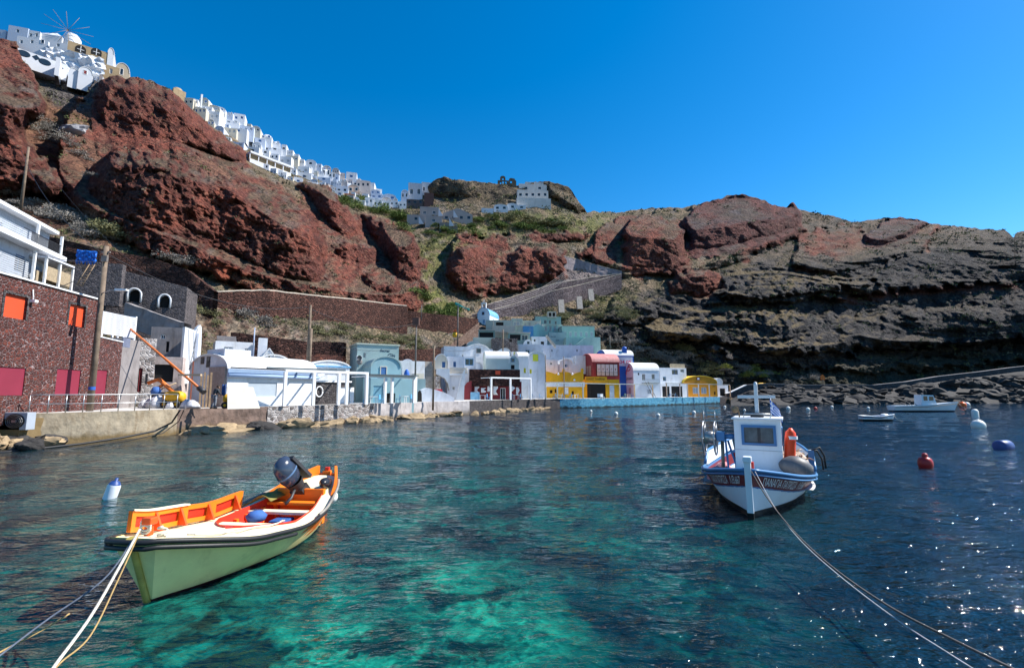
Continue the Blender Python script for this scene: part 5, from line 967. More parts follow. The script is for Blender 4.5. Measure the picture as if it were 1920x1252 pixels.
# named ones
vil(325,172,24,13,50,'dome',TAN,0,'tan stone dome at the left end of the ridge village',group=None,doff=-2)
tw=vil(376,196,3,20,50,'flat',VW,0,'thin white bell pillar on the ridge behind the domes',group=None,cat='tower',d=1)
lt=H('long_terrace','long white retaining terrace below the ridge village','terrace',466,545,334,D=DT(500,320)-6,ang=52,raw=True); za=lt.uv(467,286)[1]; zb_=lt.uv(467,279)[1]
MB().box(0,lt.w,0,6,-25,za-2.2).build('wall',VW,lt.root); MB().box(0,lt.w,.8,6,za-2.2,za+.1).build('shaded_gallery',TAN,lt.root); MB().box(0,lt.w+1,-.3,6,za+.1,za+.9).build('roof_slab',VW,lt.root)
for k in range(6): MB().box(lt.w*k/5-.15,lt.w*k/5+.15,0,.3,za-2.2,za+.1).build('pillar',VW,lt.root)
lt=H('long_terrace','second white terrace wall stepping down right of the long one','terrace',556,612,352,D=DT(590,350)-5,ang=45,raw=True); za=lt.uv(557,300)[1]; MB().box(0,lt.w,0,4,-15,za*.25).build('wall',VW2,lt.root)
vil(603,334,17,24,30,'dome',VW,2,'left of the twin white domed chapels on the ridge',group=None,cat='chapel',doff=-2); vil(622,338,16,20,30,'dome',VW,2,'right of the twin white domed chapels on the ridge',group=None,cat='chapel',doff=-2)
vil(652,362,22,16,20,'vy',surf('terracotta_pink',(.52,.36,.28),.8,.08),2,'terracotta pink vaulted house among white ridge houses',group=None,doff=3); vil(668,352,26,14,20,'par',VP,3,'pinkish stone house with parapet near the ridge end',group=None,doff=0); vil(646,372,18,10,20,'flat',surf('brick_red_wall',(.30,.12,.07),.8,.1),0,'brick red terrace wall in the ridge village',group=None,doff=5,cat='wall')
# top left cluster
lw=H('white_terrace','long white terrace wall with oval windows above the grey stone wall','terrace',-60,124,150,D=128,ang=0,Db=142,raw=True); za=lw.uv(10,82)[1]; z0_=lw.uv(10,97)[1]; zq=lw.uv(115,120)[1]; zr=lw.uv(115,138)[1]
mb=MB(); MB().box(0,lw.w,0,5,min(z0_,zr)-2,max(za,zq)).build('wall',VW,lw.root)
for x,y,ov in ((45,101,1),(68,108.5,0),(84,117,1),(112,127,0),(27,92,0)):
    a=lw.uv(x,y); M=Matrix.Translation((a[0],-.02,a[1]))@Matrix.Rotation(R(90),4,'X')@Matrix.Diagonal((1.25 if ov else .8,.9 if ov else .8,1,1)); MB().lathe([(0,.08),(1,.08),(1.15,0)],16 if ov else 4,M=M,smooth=False).build('window',GLASS,lw.root)
vil(-40,72,50,20,14,'par',VW2,2,'bluish white flat house at the very top left corner',D=168,group=None); vil(14,66,38,17,18,'par',VW2,1,'long low white house with dark roof fence, top left',D=169,group=None); vil(52,74,22,18,18,'flat',VW,2,'narrow white house left of the pyramid roofed one',D=168,group=None)
vil(30,86,60,17,20,'par',VW,3,'white terrace house with three dark windows below the pyramid roof',D=150,group=None); vil(92,92,34,16,20,'flat',VW,1,'white house under the windmill with plain parapet',D=152,group=None)
pr=vil(76,76,40,14,18,'flat',VW,0,'white house with pyramid roof beside the windmill',D=170,group=None,extra=lambda h:MB().add([(0,0,h.z1),(h.w,0,h.z1),(h.w,6,h.z1),(0,6,h.z1),(h.w/2,3,h.z1+3)],[(0,1,4),(1,2,4),(2,3,4),(3,0,4)]).build('pyramid_roof',VW,h.root))
wm=H('windmill','windmill with bare radiating sail spars on the skyline','windmill',118,146,86,D=172,ang=40,raw=True); a=wm.uv(127,60); R0=3.2
MB().lathe([(3.0,-6),(2.8,0),(2.6,a[1]-.6),(1.6,a[1]+1),(0,a[1]+1.6)],16,c=(wm.w*.55,3,0)).build('tower',VW,wm.root)
for k in range(12):
    t=R(k*30+8); 
    MB().tube([(a[0],-.3,a[1]+.5),(a[0]+7.6*math.cos(t),-.3+.4*math.sin(k),a[1]+.5+7.6*math.sin(t))],.06,4).build('spar',WOOD,wm.root)
def tanx(h):
    for x,y in ((151.5,93),(181,98)):
        q=h.uv(x,y); ar=arc(q[0]-1.4,q[0]+1.4,q[1]+.1,1.3,10); mb=MB().prism([(q[0]-1.4,q[1]-1.2),(q[0]+1.4,q[1]-1.2)]+ar[::-1],'y',-.05,.02); f=mb.build('arched_window',DARK,h.root); MB().box(q[0]-.08,q[0]+.08,-.1,-.05,q[1]-1.2,q[1]+1.2).box(q[0]-.9,q[0]+.9,-.1,-.05,q[1]-.2,q[1]-.05).build('glazing_bar',WCLEAN,f)
h=H('tan_house','tan stone house with two arched windows on the left skyline','house',125,203,100,D=150,ang=36,raw=True); house('tan_house','tan stone house with two arched windows on the left skyline',125,203,100,75,150,36,9,TAN,found=0.2,H0=h,xtra=tanx)
vil(201,112,12,22,36,'vy',VW,0,'narrow white vault at the right end of the tan house',D=156,group=None,d=9)
vil(193,145,30,26,36,'flat',TAN,1,'tan stone tower block stepping down over the red cliff',D=147,group=None); vil(214,148,28,30,36,'vy',surf('tan_light',(.44,.36,.26),.85,.1),1,'pale tan vaulted house at the edge of the red cliff',D=149,group=None)
# white crags under the tan house
mb=MB(); rows=[]
for j in range(14):
    y=88+j*4; row=[]
    for i in range(26):
        x=84+i*4.4; p=P(x,y+ (i*.9),147-j*.25); n=_n3(p.x*.35,p.y*.35,p.z*.35)+.6*_n3(p.x*.9,p.y,p.z*.9); row.append((p.x,p.y-2.2*n,p.z))
    rows.append(row)
o=mb.grid(rows[::-1],False).build('white_painted_rock',VW); tag(o,'crumpled whitewashed rock slope under the tan skyline house','rock')
vil(128,140,20,12,40,'vy',VW,0,'white gabled cave house left of the red door',D=139,group=None); vil(146,144,28,18,40,'vy',VW,1,'white cave house with dark red door at top left',D=140,group=None,col=RED); vil(104,118,9,12,40,'flat',VW,0,'white stepped chimney above the oval windowed terrace',D=136,group=None,cat='chimney'); vil(184,164,6,26,40,'flat',GREYP,0,'grey stone pillar at the end of the stone wall',D=143,group=None,cat='pillar')
# central hill
vil(765,371,27,27,10,'par',surf('grey_white',(.50,.50,.54),.8,.06),2,'tall grey white block house left of the castle rock',group=None,doff=4,d=8); vil(790,363,20,20,10,'par',surf('grey_white2',(.58,.57,.59),.8,.06),2,'grey white flat house with balcony touching the castle rock',group=None,doff=2,d=8)
vil(752,374,14,18,15,'vy',VW2,2,'bluish white vaulted house left of the grey block',group=None,doff=3); vil(762,383,32,10,10,'flat',LAVAG,3,'dark stone basement with openings under the grey block',group=None,doff=6); vil(795,383,18,22,10,'flat',surf('dark_red_wall',(.12,.06,.05),.9,.2),0,'dark red wall block below the grey white flat house',group=None,doff=5,cat='wall')
for k,(x,y,w,hh) in enumerate(((700,386,16,11),(717,388,14,12),(731,386,16,10),(748,388,14,9),(684,382,15,12))): vil(x,y,w,hh,15,['par','flat','vy','par','flat'][k],VW,2,'small white house with %s at the right foot of the ridge village'%['low parapet','flat roof','vaulted roof','stepped parapet','tall flat front'][k],group=None,doff=5)
# white tiered hotel, cottages, beige complex
def tiers(h): pass
vil(969,382,64,12,6,'flat',surf('hotel_white',(.62,.58,.54),.8,.08,.4,.2,.02,8,.4,(.35,.3,.26)),0,'bottom tier of the tall pale hotel on the castle rock',group=None,d=6,doff=7)
vil(970,371,58,14,6,'par',_mc['hotel_white'],5,'middle tier of the tall pale hotel with five windows',group=None,d=6,doff=5); vil(973,358,52,12,6,'par',_mc['hotel_white'],2,'upper tier of the tall pale hotel with two arched windows',group=None,d=5,doff=3); vil(985,347,34,6,6,'flat',_mc['hotel_white'],0,'roof block on top of the tall pale hotel',group=None,d=4,doff=1)
for k,(x,y,w,hh) in enumerate(((903,397,22,7),(926,395,26,12),(950,393,22,12),(970,392,16,8))): vil(x,y,w,hh,6,['flat','vy','vy','flat'][k],VW,[0,2,1,1][k],'low white cottage %s below the pale hotel'%['with long sloping wall, leftmost','with two windows','with rounded roof and one window','with small lean-to, rightmost'][k],group=None,d=4,doff=5)
BG=surf('beige_complex',(.36,.31,.29),.85,.08,.4,.2)
def bx(h): pass
vil(763,416,34,14,8,'flat',BG,1,'low beige house at the left of the beige complex',group=None,doff=6); vil(787,405,36,16,8,'par',BG,2,'beige parapeted house with two windows above the arch',group=None,doff=4); vil(797,420,32,16,8,'flat',BG,1,'beige house front with dark arched door',group=None,doff=7,d=5)
def gb(h): MB().prism([(0,h.z1),(h.w,h.z1),(h.w*.55,h.z1+2.6),(h.w*.45,h.z1+2.6)],'y',0,3).build('sloping_parapet',BG,h.root)
vil(830,414,56,14,8,'flat',BG,4,'long beige house with sloping gable parapet',group=None,doff=4,extra=gb); vil(824,426,34,9,8,'flat',surf('beige_dark',(.24,.20,.18),.9,.1),0,'darker beige terrace wall under the complex',group=None,doff=8,cat='wall')
for k,(x,y) in enumerate(((822,405),(850,408),(785,420),(842,424))):
    p=P(x,y,DT(x,y)-9); mb=MB().prism([(0,0),(0,3.6),(2.2,0)],'y',0,.5); r=empty('fin_wall',p,0,'white triangular fin wall of the beige complex, %s'%['upper left','upper right','lower left','lower right'][k],'wall'); mb.build('fin',VW,r)
# castle ruin with open arches
rn=H('castle_ruin','ruined castle wall with arched window openings on the skyline','ruin',933,968,351,D=DT(950,350)-1,ang=4,raw=True); w=rn.w; zt=rn.uv(950,330)[1]; q=[rn.rect(937.5,341,940,346),rn.rect(941.5,339.5,945,346.5),rn.rect(947,340,950,345),rn.rect(956.5,338,960,343.5),rn.rect(941.5,333,944.5,338)]
body=MB(); z_=rn.uv(950,338.5)[1]
fwall(body,0,w*.55,-3,z_,q[:3],0,.8); fwall(body,w*.55,w,-3,z_*.99,[q[3]],0,.8); fwall(body,w*.13,w*.42,z_+.003,z_+(zt-z_)*.55,[q[4]],0,.8); body.prism([(w*.13,z_+(zt-z_)*.55)]+[(w*.13+w*.29*(1-math.cos(math.pi*k/8))/2,z_+(zt-z_)*(.55+.45*math.sin(math.pi*k/8))) for k in range(9)]+[(w*.42,z_+(zt-z_)*.55)],'y',0,.8)
body.prism([(w*.6,z_),(w*.98,z_),(w*.9,z_+1.2),(w*.7,z_+1.5),(w*.62,z_+1.0)],'y',0,.8)
body.build('ruined_wall',surf('castle_stone',(.13,.10,.07),.95,.3,1,.6,.1,3),rn.root)
# ================================================================ rocks
def rockmesh(seed,flat=.75,n=3):
    import bmesh
    bm=bmesh.new(); bmesh.ops.create_icosphere(bm,subdivisions=n,radius=1); V=np.array([v.co[:] for v in bm.verts]); f1,f2,_=worley(V*1.1+seed*3.1); s=1+.55*(f2-f1)-.35*f1+.18*fbm(V*3+seed,3); V=V*s[:,None]; 
    for k in range(7):
        rs=np.random.RandomState(seed*10+k); d=rs.normal(size=3); d/=np.linalg.norm(d); c=rs.uniform(.5,.8); h=V@d; V=V-np.outer(np.maximum(h-c,0)*.85,d)
    V[:,2]*=flat
    for v,c in zip(bm.verts,V): v.co=c
    me=bpy.data.meshes.new('rock'); bm.to_mesh(me); bm.free(); me.polygons.foreach_set('use_smooth',[False]*len(me.polygons)); return me
DROCK=surf('dark_shore_rock',(.030,.028,.028),.9,.5,1.2,.9,.12,3,.3,(.10,.09,.08)); TROCK=surf('tan_shore_rock',(.30,.22,.13),.9,.35,1.2,.8,.08,4,.7,(.09,.06,.045)); RROCK=surf('red_shore_rock',(.13,.06,.055),.9,.5,1.2,.8,.08,4,.6,(.3,.25,.22))
RM=[rockmesh(k) for k in range(6)]; RMD=[]; RMT=[]
for me in RM:
    for m,L in ((DROCK,RMD),(TROCK,RMT)): q=me.copy(); q.materials.append(m); L.append(q)
rr=random.Random(5)
def rock(me,loc,s,label,group,name='boulder'):
    o=bpy.data.objects.new(name,me); COL.objects.link(o); o.location=loc; o.rotation_euler=(rr.uniform(-.3,.3),rr.uniform(-.3,.3),rr.uniform(0,6.3)); o.scale=s; tag(o,label,'boulder',group); return o
WPT=[(1366,738),(1400,722),(1440,719),(1500,722),(1580,721),(1640,722),(1700,716),(1760,706),(1840,697),(1900,689),(1990,680),(2100,670)]
def WY(x): return float(np.interp(x,[a for a,_ in WPT],[b for _,b in WPT]))
def WD(x): return float(np.interp(x,[1366,1440,1600,1760,2100],[132,134,143,150,156]))
def WZ(x): return P(x,WY(x),WD(x)).z
mb=MB(); rws=[]
for yl in (1,.75,.5,.25,0,-.2):
    r=[]
    for k in range(80):
        x=1366+k*9.2; D=WD(x)-1-(1-yl)*18; r.append(((x-960)/900*D,D,max(-1.5,yl*(WZ(x)-1.5)) if yl>=0 else -2))
    rws.append(r)
o=mb.grid(rws[::-1],True).build('rubble_slope',DROCK); tag(o,'dark rubble slope under the shore wall','rubble slope',kind='structure')
for k in range(165):
    t=rr.random(); x=1385+t*560; yl=rr.random(); wl=750.5; Dw=G(x,wl,0).y; Dn=118+ (min(x,1560)-1385)*.22
    D=WD(x)-1-(1-yl)*18; ztop=max(.2,yl*(WZ(x)-1.2)); s=rr.uniform(1.,3.2)*(1 if yl<.7 else 1.15)
    rock(rr.choice(RMD),((x-960)/900*D,D,ztop-.3),(s*rr.uniform(.9,1.5),s*rr.uniform(.9,1.4),s*rr.uniform(.6,1)),'dark lava boulder in the rubble along the right shore','lava boulders along the right shore')
for k in range(98):   # foot of the quay
    i=rr.uniform(4.2,14.5); i0=int(i); p=QP[i0].lerp(QP[i0+1],i-i0); tt=(QP[i0+1]-QP[i0]).normalized(); nn=Vector((tt.y,-tt.x)); w_=rr.uniform(-.1,1.3); q=p+nn*w_; s=rr.uniform(.5,1.15)
    dk=(7>i>5.3 and rr.random()<.5); seg='beside the tan concrete quay' if i<6 else 'under the pergola quay' if i<9 else 'under the white quay wall' if i<12 else 'under the maroon cafe quay'
    rock(rr.choice(RMD if dk else RMT),(q.x,q.y,rr.uniform(-.3,.15)),(s*1.6,s*1.1,s*rr.uniform(.5,.95)),('dark' if dk else 'tan')+' wave worn rock at the foot of the quay '+seg,'tan rocks at the quay foot' if not dk else 'dark rocks at the quay foot')
for k,(x,y,s,l) in enumerate(((345,800,1.5,'big tan rock bulging from the water beside the concrete quay'),(430,790,1.6,'large dark overhanging rock below the long white house'),(472,792,1.2,'dark flat rock right of the overhanging one'),(380,800,1.1,'brown rock between the tan and dark rocks'))):
    p=G(x,y+8,0); rock((RMT if k in(0,3) else RMD)[k],(p.x-.3,p.y+.8,.35),(s*1.6,s,s*.7),l,None)
for k in range(34):   # left of the concrete quay
    p=G(rr.uniform(-120,46),rr.uniform(838,850),0); s=rr.uniform(.3,.8); rock(rr.choice(RMT+RMD),(p.x-.2,p.y+rr.uniform(.3,2.5),rr.uniform(-.1,.5)),(s*1.3,s,s*.8),'reddish rubble rock under the fan unit at the left shore','rubble rocks at the left shore')
# low dark wall and path along the right shore
def shorewall(label,xs,m,cap=GREYP,dd=0.,hgt=1.6):
    g=[[],[],[],[]]; cp=[[],[],[]]
    for x in xs:
        D=WD(x)+dd; p=P(x,WY(x),D); g[0].append((p.x,p.y,p.z-hgt)); g[1].append((p.x,p.y,p.z)); g[2].append((p.x+.2,p.y+1.6,p.z)); g[3].append((p.x+.2,p.y+1.6,p.z-hgt)); cp[0].append((p.x,p.y-.1,p.z)); cp[1].append((p.x,p.y-.1,p.z+.14)); cp[2].append((p.x,p.y+1.6,p.z+.14))
    o=MB().grid(g,False).build('shore_wall',m); tag(o,label,'wall'); c=MB().grid(cp,False).build('coping',cap); c.parent=o; return o
shorewall('dark stone shore wall with pale coping running right from the orange house',[1400+k*12 for k in range(58)],LAVA)
shorewall('pale sloping ramp wall at the right end of the quay',[1362,1370,1380,1390,1400],LAVA,cap=WCLEAN,hgt=3)
# ================================================================ boats
def zsplit(m,z,col):
    """antifouling paint below a straight waterline"""
    nt=m.node_tree; b=[n for n in nt.nodes if n.type=='BSDF_PRINCIPLED'][0]; tc=[n for n in nt.nodes if n.type=='TEX_COORD'][0]; src=b.inputs['Base Color'].links[0].from_socket
    s=nt.nodes.new('ShaderNodeSeparateXYZ'); nt.links.new(tc.outputs['Object'],s.inputs[0]); c=nt.nodes.new('ShaderNodeMath'); c.operation='LESS_THAN'; nt.links.new(s.outputs[2],c.inputs[0]); c.inputs[1].default_value=z
    mx=nt.nodes.new('ShaderNodeMix'); mx.data_type='RGBA'; nt.links.new(c.outputs[0],mx.inputs[0]); nt.links.new(src,mx.inputs[6]); mx.inputs[7].default_value=(*col,1); nt.links.new(mx.outputs[2],b.inputs['Base Color'])
def icol(xs,ys): return lambda t: float(np.interp(t,xs,ys))
def sm(xs,ys):
    """smooth interpolation"""
    X=np.linspace(0,1,101); Y=np.interp(X,xs,ys); k=np.ones(11)/11; Y=np.convolve(np.pad(Y,5,mode='reflect',reflect_type='odd'),k,'valid'); return lambda t: float(np.interp(t,X,Y))
class Hull:
    def __init__(s,L,B,Zs,Zk,Q,rb,rs): s.L,s.B,s.Zs,s.Zk,s.Q,s.rb,s.rs=L,B,Zs,Zk,Q,rb,rs
    def pt(s,t,q,side,out=0):
        zk,zs=s.Zk(t),s.Zs(t); y=(s.B(t)+out)*max(q,0)**s.Q(t); 
        return Vector((-s.L*(1-t)+s.rb*q*t**5-s.rs*q*(1-t)**5, side*y, zk+(zs-zk)*q))
    def s_of(s,t,z): return (z-s.Zk(t))/(s.Zs(t)-s.Zk(t))
    def rail(s,t0,t1,side,q=1.,n=30,dz=0,out=0): 
        o=[]
        for k in range(n+1): p=s.pt(t0+(t1-t0)*k/n,q,side,out); p.z+=dz; o.append(p)
        return o
def text_on_hull(h,body,t0,length,z0,height,side,m,root,shear=.2,zs=None,mirror=False):
    vs,fs=textmesh(body,1,shear,.004); w=max(v.x for v in vs); hh_=max(v.y for v in vs); out=[]
    for v in vs:
        u=v.x/w*length; t=t0+(-side)*u/h.L*(-1 if False else 1) if side<0 else t0-u/h.L*1.0
        t=min(t,.995); zb=h.Zs(t)-z0; z=zb+v.y/hh_*height; p=h.pt(t,h.s_of(t,z),side); n=Vector((0,side,0)); out.append(p+n*.014+Vector((.004,0,0)))
    return MB().add(out,fs).build('lettering',m,root)
# ---- open yellow-green boat
bw=G(285,1127,0); sn=G(594,972,0); v_=Vector((bw.x-sn.x,bw.y-sn.y)); L1=v_.length
HUL=surf('yellow_green_hull',(.93,.78,.34),.35,.14,1.6,.2,.012,6,.55,(.40,.36,.14)); zsplit(HUL,.06,(.05,.012,.012)); CRM=surf('cream_deck',(.84,.77,.52),.55,.05,1.5,.12,.005,12,.25,(.55,.45,.25)); ORG=surf('boat_orange',(.85,.20,.012),.45,.1,1.5,.1,.005,14,.3,(.5,.10,.01)); RDO=surf('boat_red',(.68,.03,.01),.5,.1,1.5,.1); BOT=surf('maroon_bottom',(.05,.012,.012),.6,.3,2,.2); OLV=surf('olive_canvas',(.20,.17,.04),.8,.2,3,.3)
H1=Hull(L1,sm([0,.06,.15,.35,.6,.8,.92,1],[.26,.48,.72,1.0,1.1,1.0,.74,.36]),sm([0,.12,.3,.5,.8,1],[1.0,.82,.60,.52,.70,1.0]),sm([0,.1,.5,.9,1],[-.1,-.3,-.34,-.3,-.12]),sm([0,.2,.5,.8,1],[.7,.42,.42,.75,1.0]),.42,.40)
b1=empty('open_boat',(bw.x,bw.y,0),math.atan2(v_.y,v_.x),'open yellow green boat with cream deck and orange interior moored by its bow','boat')
def hullmesh(h,nt,ns,mi,tmin=0):
    mb=MB()
    for side in (1,-1):
        rows=[[h.pt(tmin+(1-tmin)*i/nt,j/ns,side) for i in range(nt+1)] for j in range(ns+1)]
        b=len(mb.v); mb.v+=[tuple(p) for r in rows for p in r]
        for j in range(ns):
            for i in range(nt):
                f=[b+j*(nt+1)+i,b+j*(nt+1)+i+1,b+(j+1)*(nt+1)+i+1,b+(j+1)*(nt+1)+i]
                mb.f.append(f if side<0 else f[::-1]); mb.sm.append(True); t=tmin+(1-tmin)*(i+.5)/nt; q=(j+.5)/ns; mb.mi.append(mi(t,q,h.pt(t,q,1).z,h))
    # close stem
    b=len(mb.v); mb.v+=[tuple(h.pt(1,j/ns,1)) for j in range(ns+1)]+[tuple(h.pt(1,j/ns,-1)) for j in range(ns+1)]
    for j in range(ns): mb.f.append([b+j,b+ns+1+j,b+ns+2+j,b+j+1]); mb.sm.append(True); mb.mi.append(mi(1,(j+.5)/ns,h.pt(1,(j+.5)/ns,1).z,h))
    b=len(mb.v); mb.v+=[tuple(h.pt(tmin,j/ns,1)) for j in range(ns+1)]+[tuple(h.pt(tmin,j/ns,-1)) for j in range(ns+1)]
    for j in range(ns): mb.f.append([b+j,b+j+1,b+ns+2+j,b+ns+1+j]); mb.sm.append(False); mb.mi.append(mi(tmin,(j+.5)/ns,h.pt(tmin,(j+.5)/ns,1).z,h))
    return mb
def mi1(t,q,z,h):
    top=h.Zs(t)-z; k=top/.10
    if top<.42 and t<.50-.04*int(k)+.05*(k%1.): return 2 if (k%1.)<.72 else 3
    return 0
def stem_paint(): pass
hullmesh(H1,150,60,mi1).build('hull',[HUL,BOT,ORG,surf('boat_vermilion',(.72,.09,.012),.45,.1,1.5,.1)],b1)
# deck with cockpit opening
def inner(t): return max(0.,H1.B(t)-(.30 if t<.7 else .9))
mb=MB(); N=60; T0,T1=.17,.66
def ck(t): # half width of the cockpit
    e=min(1,max(0,(t-T0)/.03),1)*min(1,max(0,(T1-t)/.16))**.6; return max(.001,(H1.B(t)-.27)*e)
rw_=[]
for i in range(N+1):
    t=.02+(1-.02)*i/N; z=H1.Zs(t)-.035; Bt=H1.B(t)-.01; x=H1.pt(t,1,1).x; c=ck(t) if T0<t<T1 else .001
    for sd in (1,-1):
        pass
    rw_.append((x,Bt,c,z,t))
for sd in (1,-1):
    for a,b in zip(rw_[:-1],rw_[1:]):
        m=lambda r,y,dz=0:(r[0],sd*y,r[3]+dz); f=[m(a,a[2],.03),m(a,(a[1]+a[2])/2,.03),m(b,(b[1]+b[2])/2,.03),m(b,b[2],.03)]; g=[m(a,(a[1]+a[2])/2,.03),m(a,a[1]),m(b,b[1]),m(b,(b[1]+b[2])/2,.03)]
        mb.add(f,[(0,1,2,3)] if sd<0 else [(3,2,1,0)],True); mb.add(g,[(0,1,2,3)] if sd<0 else [(3,2,1,0)],True)
mb.build('deck',CRM,b1)
mb=MB(); cr=[r for r in rw_ if T0-.01<r[4]<T1+.01]
for sd in (1,-1):
    mb.grid([[(r[0],sd*r[2],r[3]+.07) for r in cr],[(r[0],sd*r[2]*.96,r[3]-.15) for r in cr],[(r[0],sd*r[2]*.8,.06) for r in cr]],True)
mb.add([(cr[0][0],cr[0][2],cr[0][3]+.07),(cr[0][0],-cr[0][2],cr[0][3]+.07),(cr[0][0],-cr[0][2]*.8,.06),(cr[0][0],cr[0][2]*.8,.06)],[(0,1,2,3)])
ckp=mb.build('cockpit_lining',RDO,b1)
mb=MB(); mb.grid([[(r[0],sd*r[2]*.85,.08) for sd in (1,-1)] for r in cr],False); mb.build('floor_boards',surf('red_floor',(.35,.03,.015),.7,.2,3,.2),ckp)
for k,t in enumerate((.24,.33,.50)):
    y=H1.B(t)-.26; x=H1.pt(t,1,1).x; z=H1.Zs(t); MB().box(x-.10,x+.10,-y,y,z-.12,z-.06).build('thwart',CRM if k!=0 else ORG,b1,bevel=.01)
for k,t in enumerate((.22,.28,.36,.42)):
    for sd in (1,-1):
        y=(ck(t))*.93; x=H1.pt(t,1,1).x; MB().box(x-.035,x+.035,sd*y-.04,sd*y+.04,.1,H1.Zs(t)-.1).build('frame_rib',ORG,ckp)
x=H1.pt(.19,1,1).x; MB().box(x-.05,x+.05,-ck(.22),ck(.22),.1,H1.Zs(.2)+.12).build('aft_bulkhead',ORG,b1,bevel=.01)
x=H1.pt(.38,1,1).x; MB().box(x-.25,x+.15,-.05,.30,.1,.42).build('engine_box',surf('blue_crate',(.03,.10,.30),.5,.2),ckp,bevel=.03)
mb=MB(); mb.lathe([(.0,.0),(.16,.02),(.20,.12),(.12,.2),(0,.22)],12,c=(x+.3,-.2,.44)); mb.build('folded_jacket',surf('blue_cloth',(.04,.12,.35),.8,.2),ckp)
# rubbing strakes
for dz,rr_,q0,nm in ((-.03,.036,.33,'rub_rail'),(-.11,.033,.6,'rub_rail')):
    p1=H1.rail(q0,1,1,1,40,dz,.025); p2=H1.rail(q0,1,-1,1,40,dz,.025); nose=p1[-1].lerp(p2[-1],.5)+Vector((.11,0,.0)); MB().tube(p1+[p1[-1]+Vector((.09,-.09,0)),nose,p2[-1]+Vector((.09,.09,0))]+p2[::-1],rr_,8).build(nm,BLACK,b1)
for sd in (1,-1):
    MB().tube(H1.rail(.07,.42,sd,1,16,.03,.03),.03,8).build('grey_pipe_rail',surf('old_pipe',(.25,.23,.20),.6,.3,3,.2),b1)
    # raised orange stern bulwark
    mb=MB(); A_=H1.rail(0,.2,sd,1,12,0,0); Bq=H1.rail(0,.2,sd,1,12,0,-.02); mb.grid([A_,[p+Vector((0,0,.18*(1-k/12)**.6)) for k,p in enumerate(A_)],[p+Vector((0,-sd*.05,.18*(1-k/12)**.6)) for k,p in enumerate(Bq)],[p+Vector((0,-sd*.05,-.05)) for p in Bq]],False); mb.build('stern_bulwark',ORG,b1)
x=H1.pt(0,1,1).x; MB().box(x-.06,x+.05,-.10,.10,.4,1.06).build('stern_post',ORG,b1,bevel=.015); MB().box(x-.05,x+.02,-.05,.05,1.04,1.14).build('red_post_cap',RDO,b1)
MB().prism([(x+.35,.35),(x+.1,.75),(x-.12,.7),(x-.05,.1),(x+.05,-.3),(x+.3,-.3)],'y',-.02,.02).build('rudder',surf('rudder_orange',(.70,.10,.02),.5,.1),b1)
# stem
sp=[H1.pt(1,q,1) for q in [k/10 for k in range(11)]]; mb=MB(); mb.tube([(p.x+.03,0,p.z) for p in sp[1:]],[.045]*9+[.06],8); mb.build('stem',surf('yellow_stem',(.42,.33,.08),.5,.3,4,.2),b1)
# big orange side board on the far side
bd=MB(); bo=[]
tA,tB=.34,.895
def bp(k,h_,inn=0.): 
    t=tA+(tB-tA)*k; y=-(H1.B(t)-.10-inn); 
    return Vector((H1.pt(t,1,1).x,y+ .05*h_,H1.Zs(t)+.02+h_))
nb=24; Hb=.32
mb=MB()
front=[[bp(k/nb,h_) for k in range(nb+1)] for h_ in (0,.08,.24,Hb)]
wins=[(2,6),(8,12),(14,18),(19,23)]
for j in range(3):
    for i in range(nb):
        if j==1 and any(a<=i<b for a,b in wins): continue
        mb.add([front[j][i],front[j][i+1],front[j+1][i+1],front[j+1][i]],[(0,1,2,3),],False)
mb.add([bp(0,0),bp(0,Hb),bp(0,Hb)+Vector((0,-.06,0)),bp(0,0)+Vector((0,-.06,0))],[(0,1,2,3)]); 
mb.grid([[bp(k/nb,Hb) for k in range(nb+1)],[bp(k/nb,Hb)+Vector((0,-.07,0)) for k in range(nb+1)],[bp(k/nb,0)+Vector((0,-.07,0)) for k in range(nb+1)]],False)
mb.add([bp(1,0),bp(1,Hb),bp(1,Hb)+Vector((0,-.06,0)),bp(1,0)+Vector((0,-.06,0))],[(3,2,1,0)])
board=mb.build('side_board',ORG,b1)
for a,b in wins:
    MB().add([bp(a/nb,.07)+Vector((0,-.04,0)),bp(b/nb,.07)+Vector((0,-.04,0)),bp(b/nb,.25)+Vector((0,-.04,0)),bp(a/nb,.25)+Vector((0,-.04,0))],[(0,1,2,3)]).build('red_recess',RDO,board)
    for q in (a,): MB().prism([(0,0),(.16,0),(.03,.29),(0,.29)],'x',-.02,.02,M=Matrix.Translation(bp(q/nb-.01,.0))).build('bracket',surf('boat_vermilion',(0,0,0)),board)
MB().grid([[bp(k/nb,Hb+.004)+Vector((0,.03,0)) for k in range(12,nb+1)],[bp(k/nb,Hb+.03)+Vector((0,.02,0)) for k in range(12,nb+1)],[bp(k/nb,Hb+.03)+Vector((0,-.09,0)) for k in range(12,nb+1)]],False).build('top_cap',CRM,board)
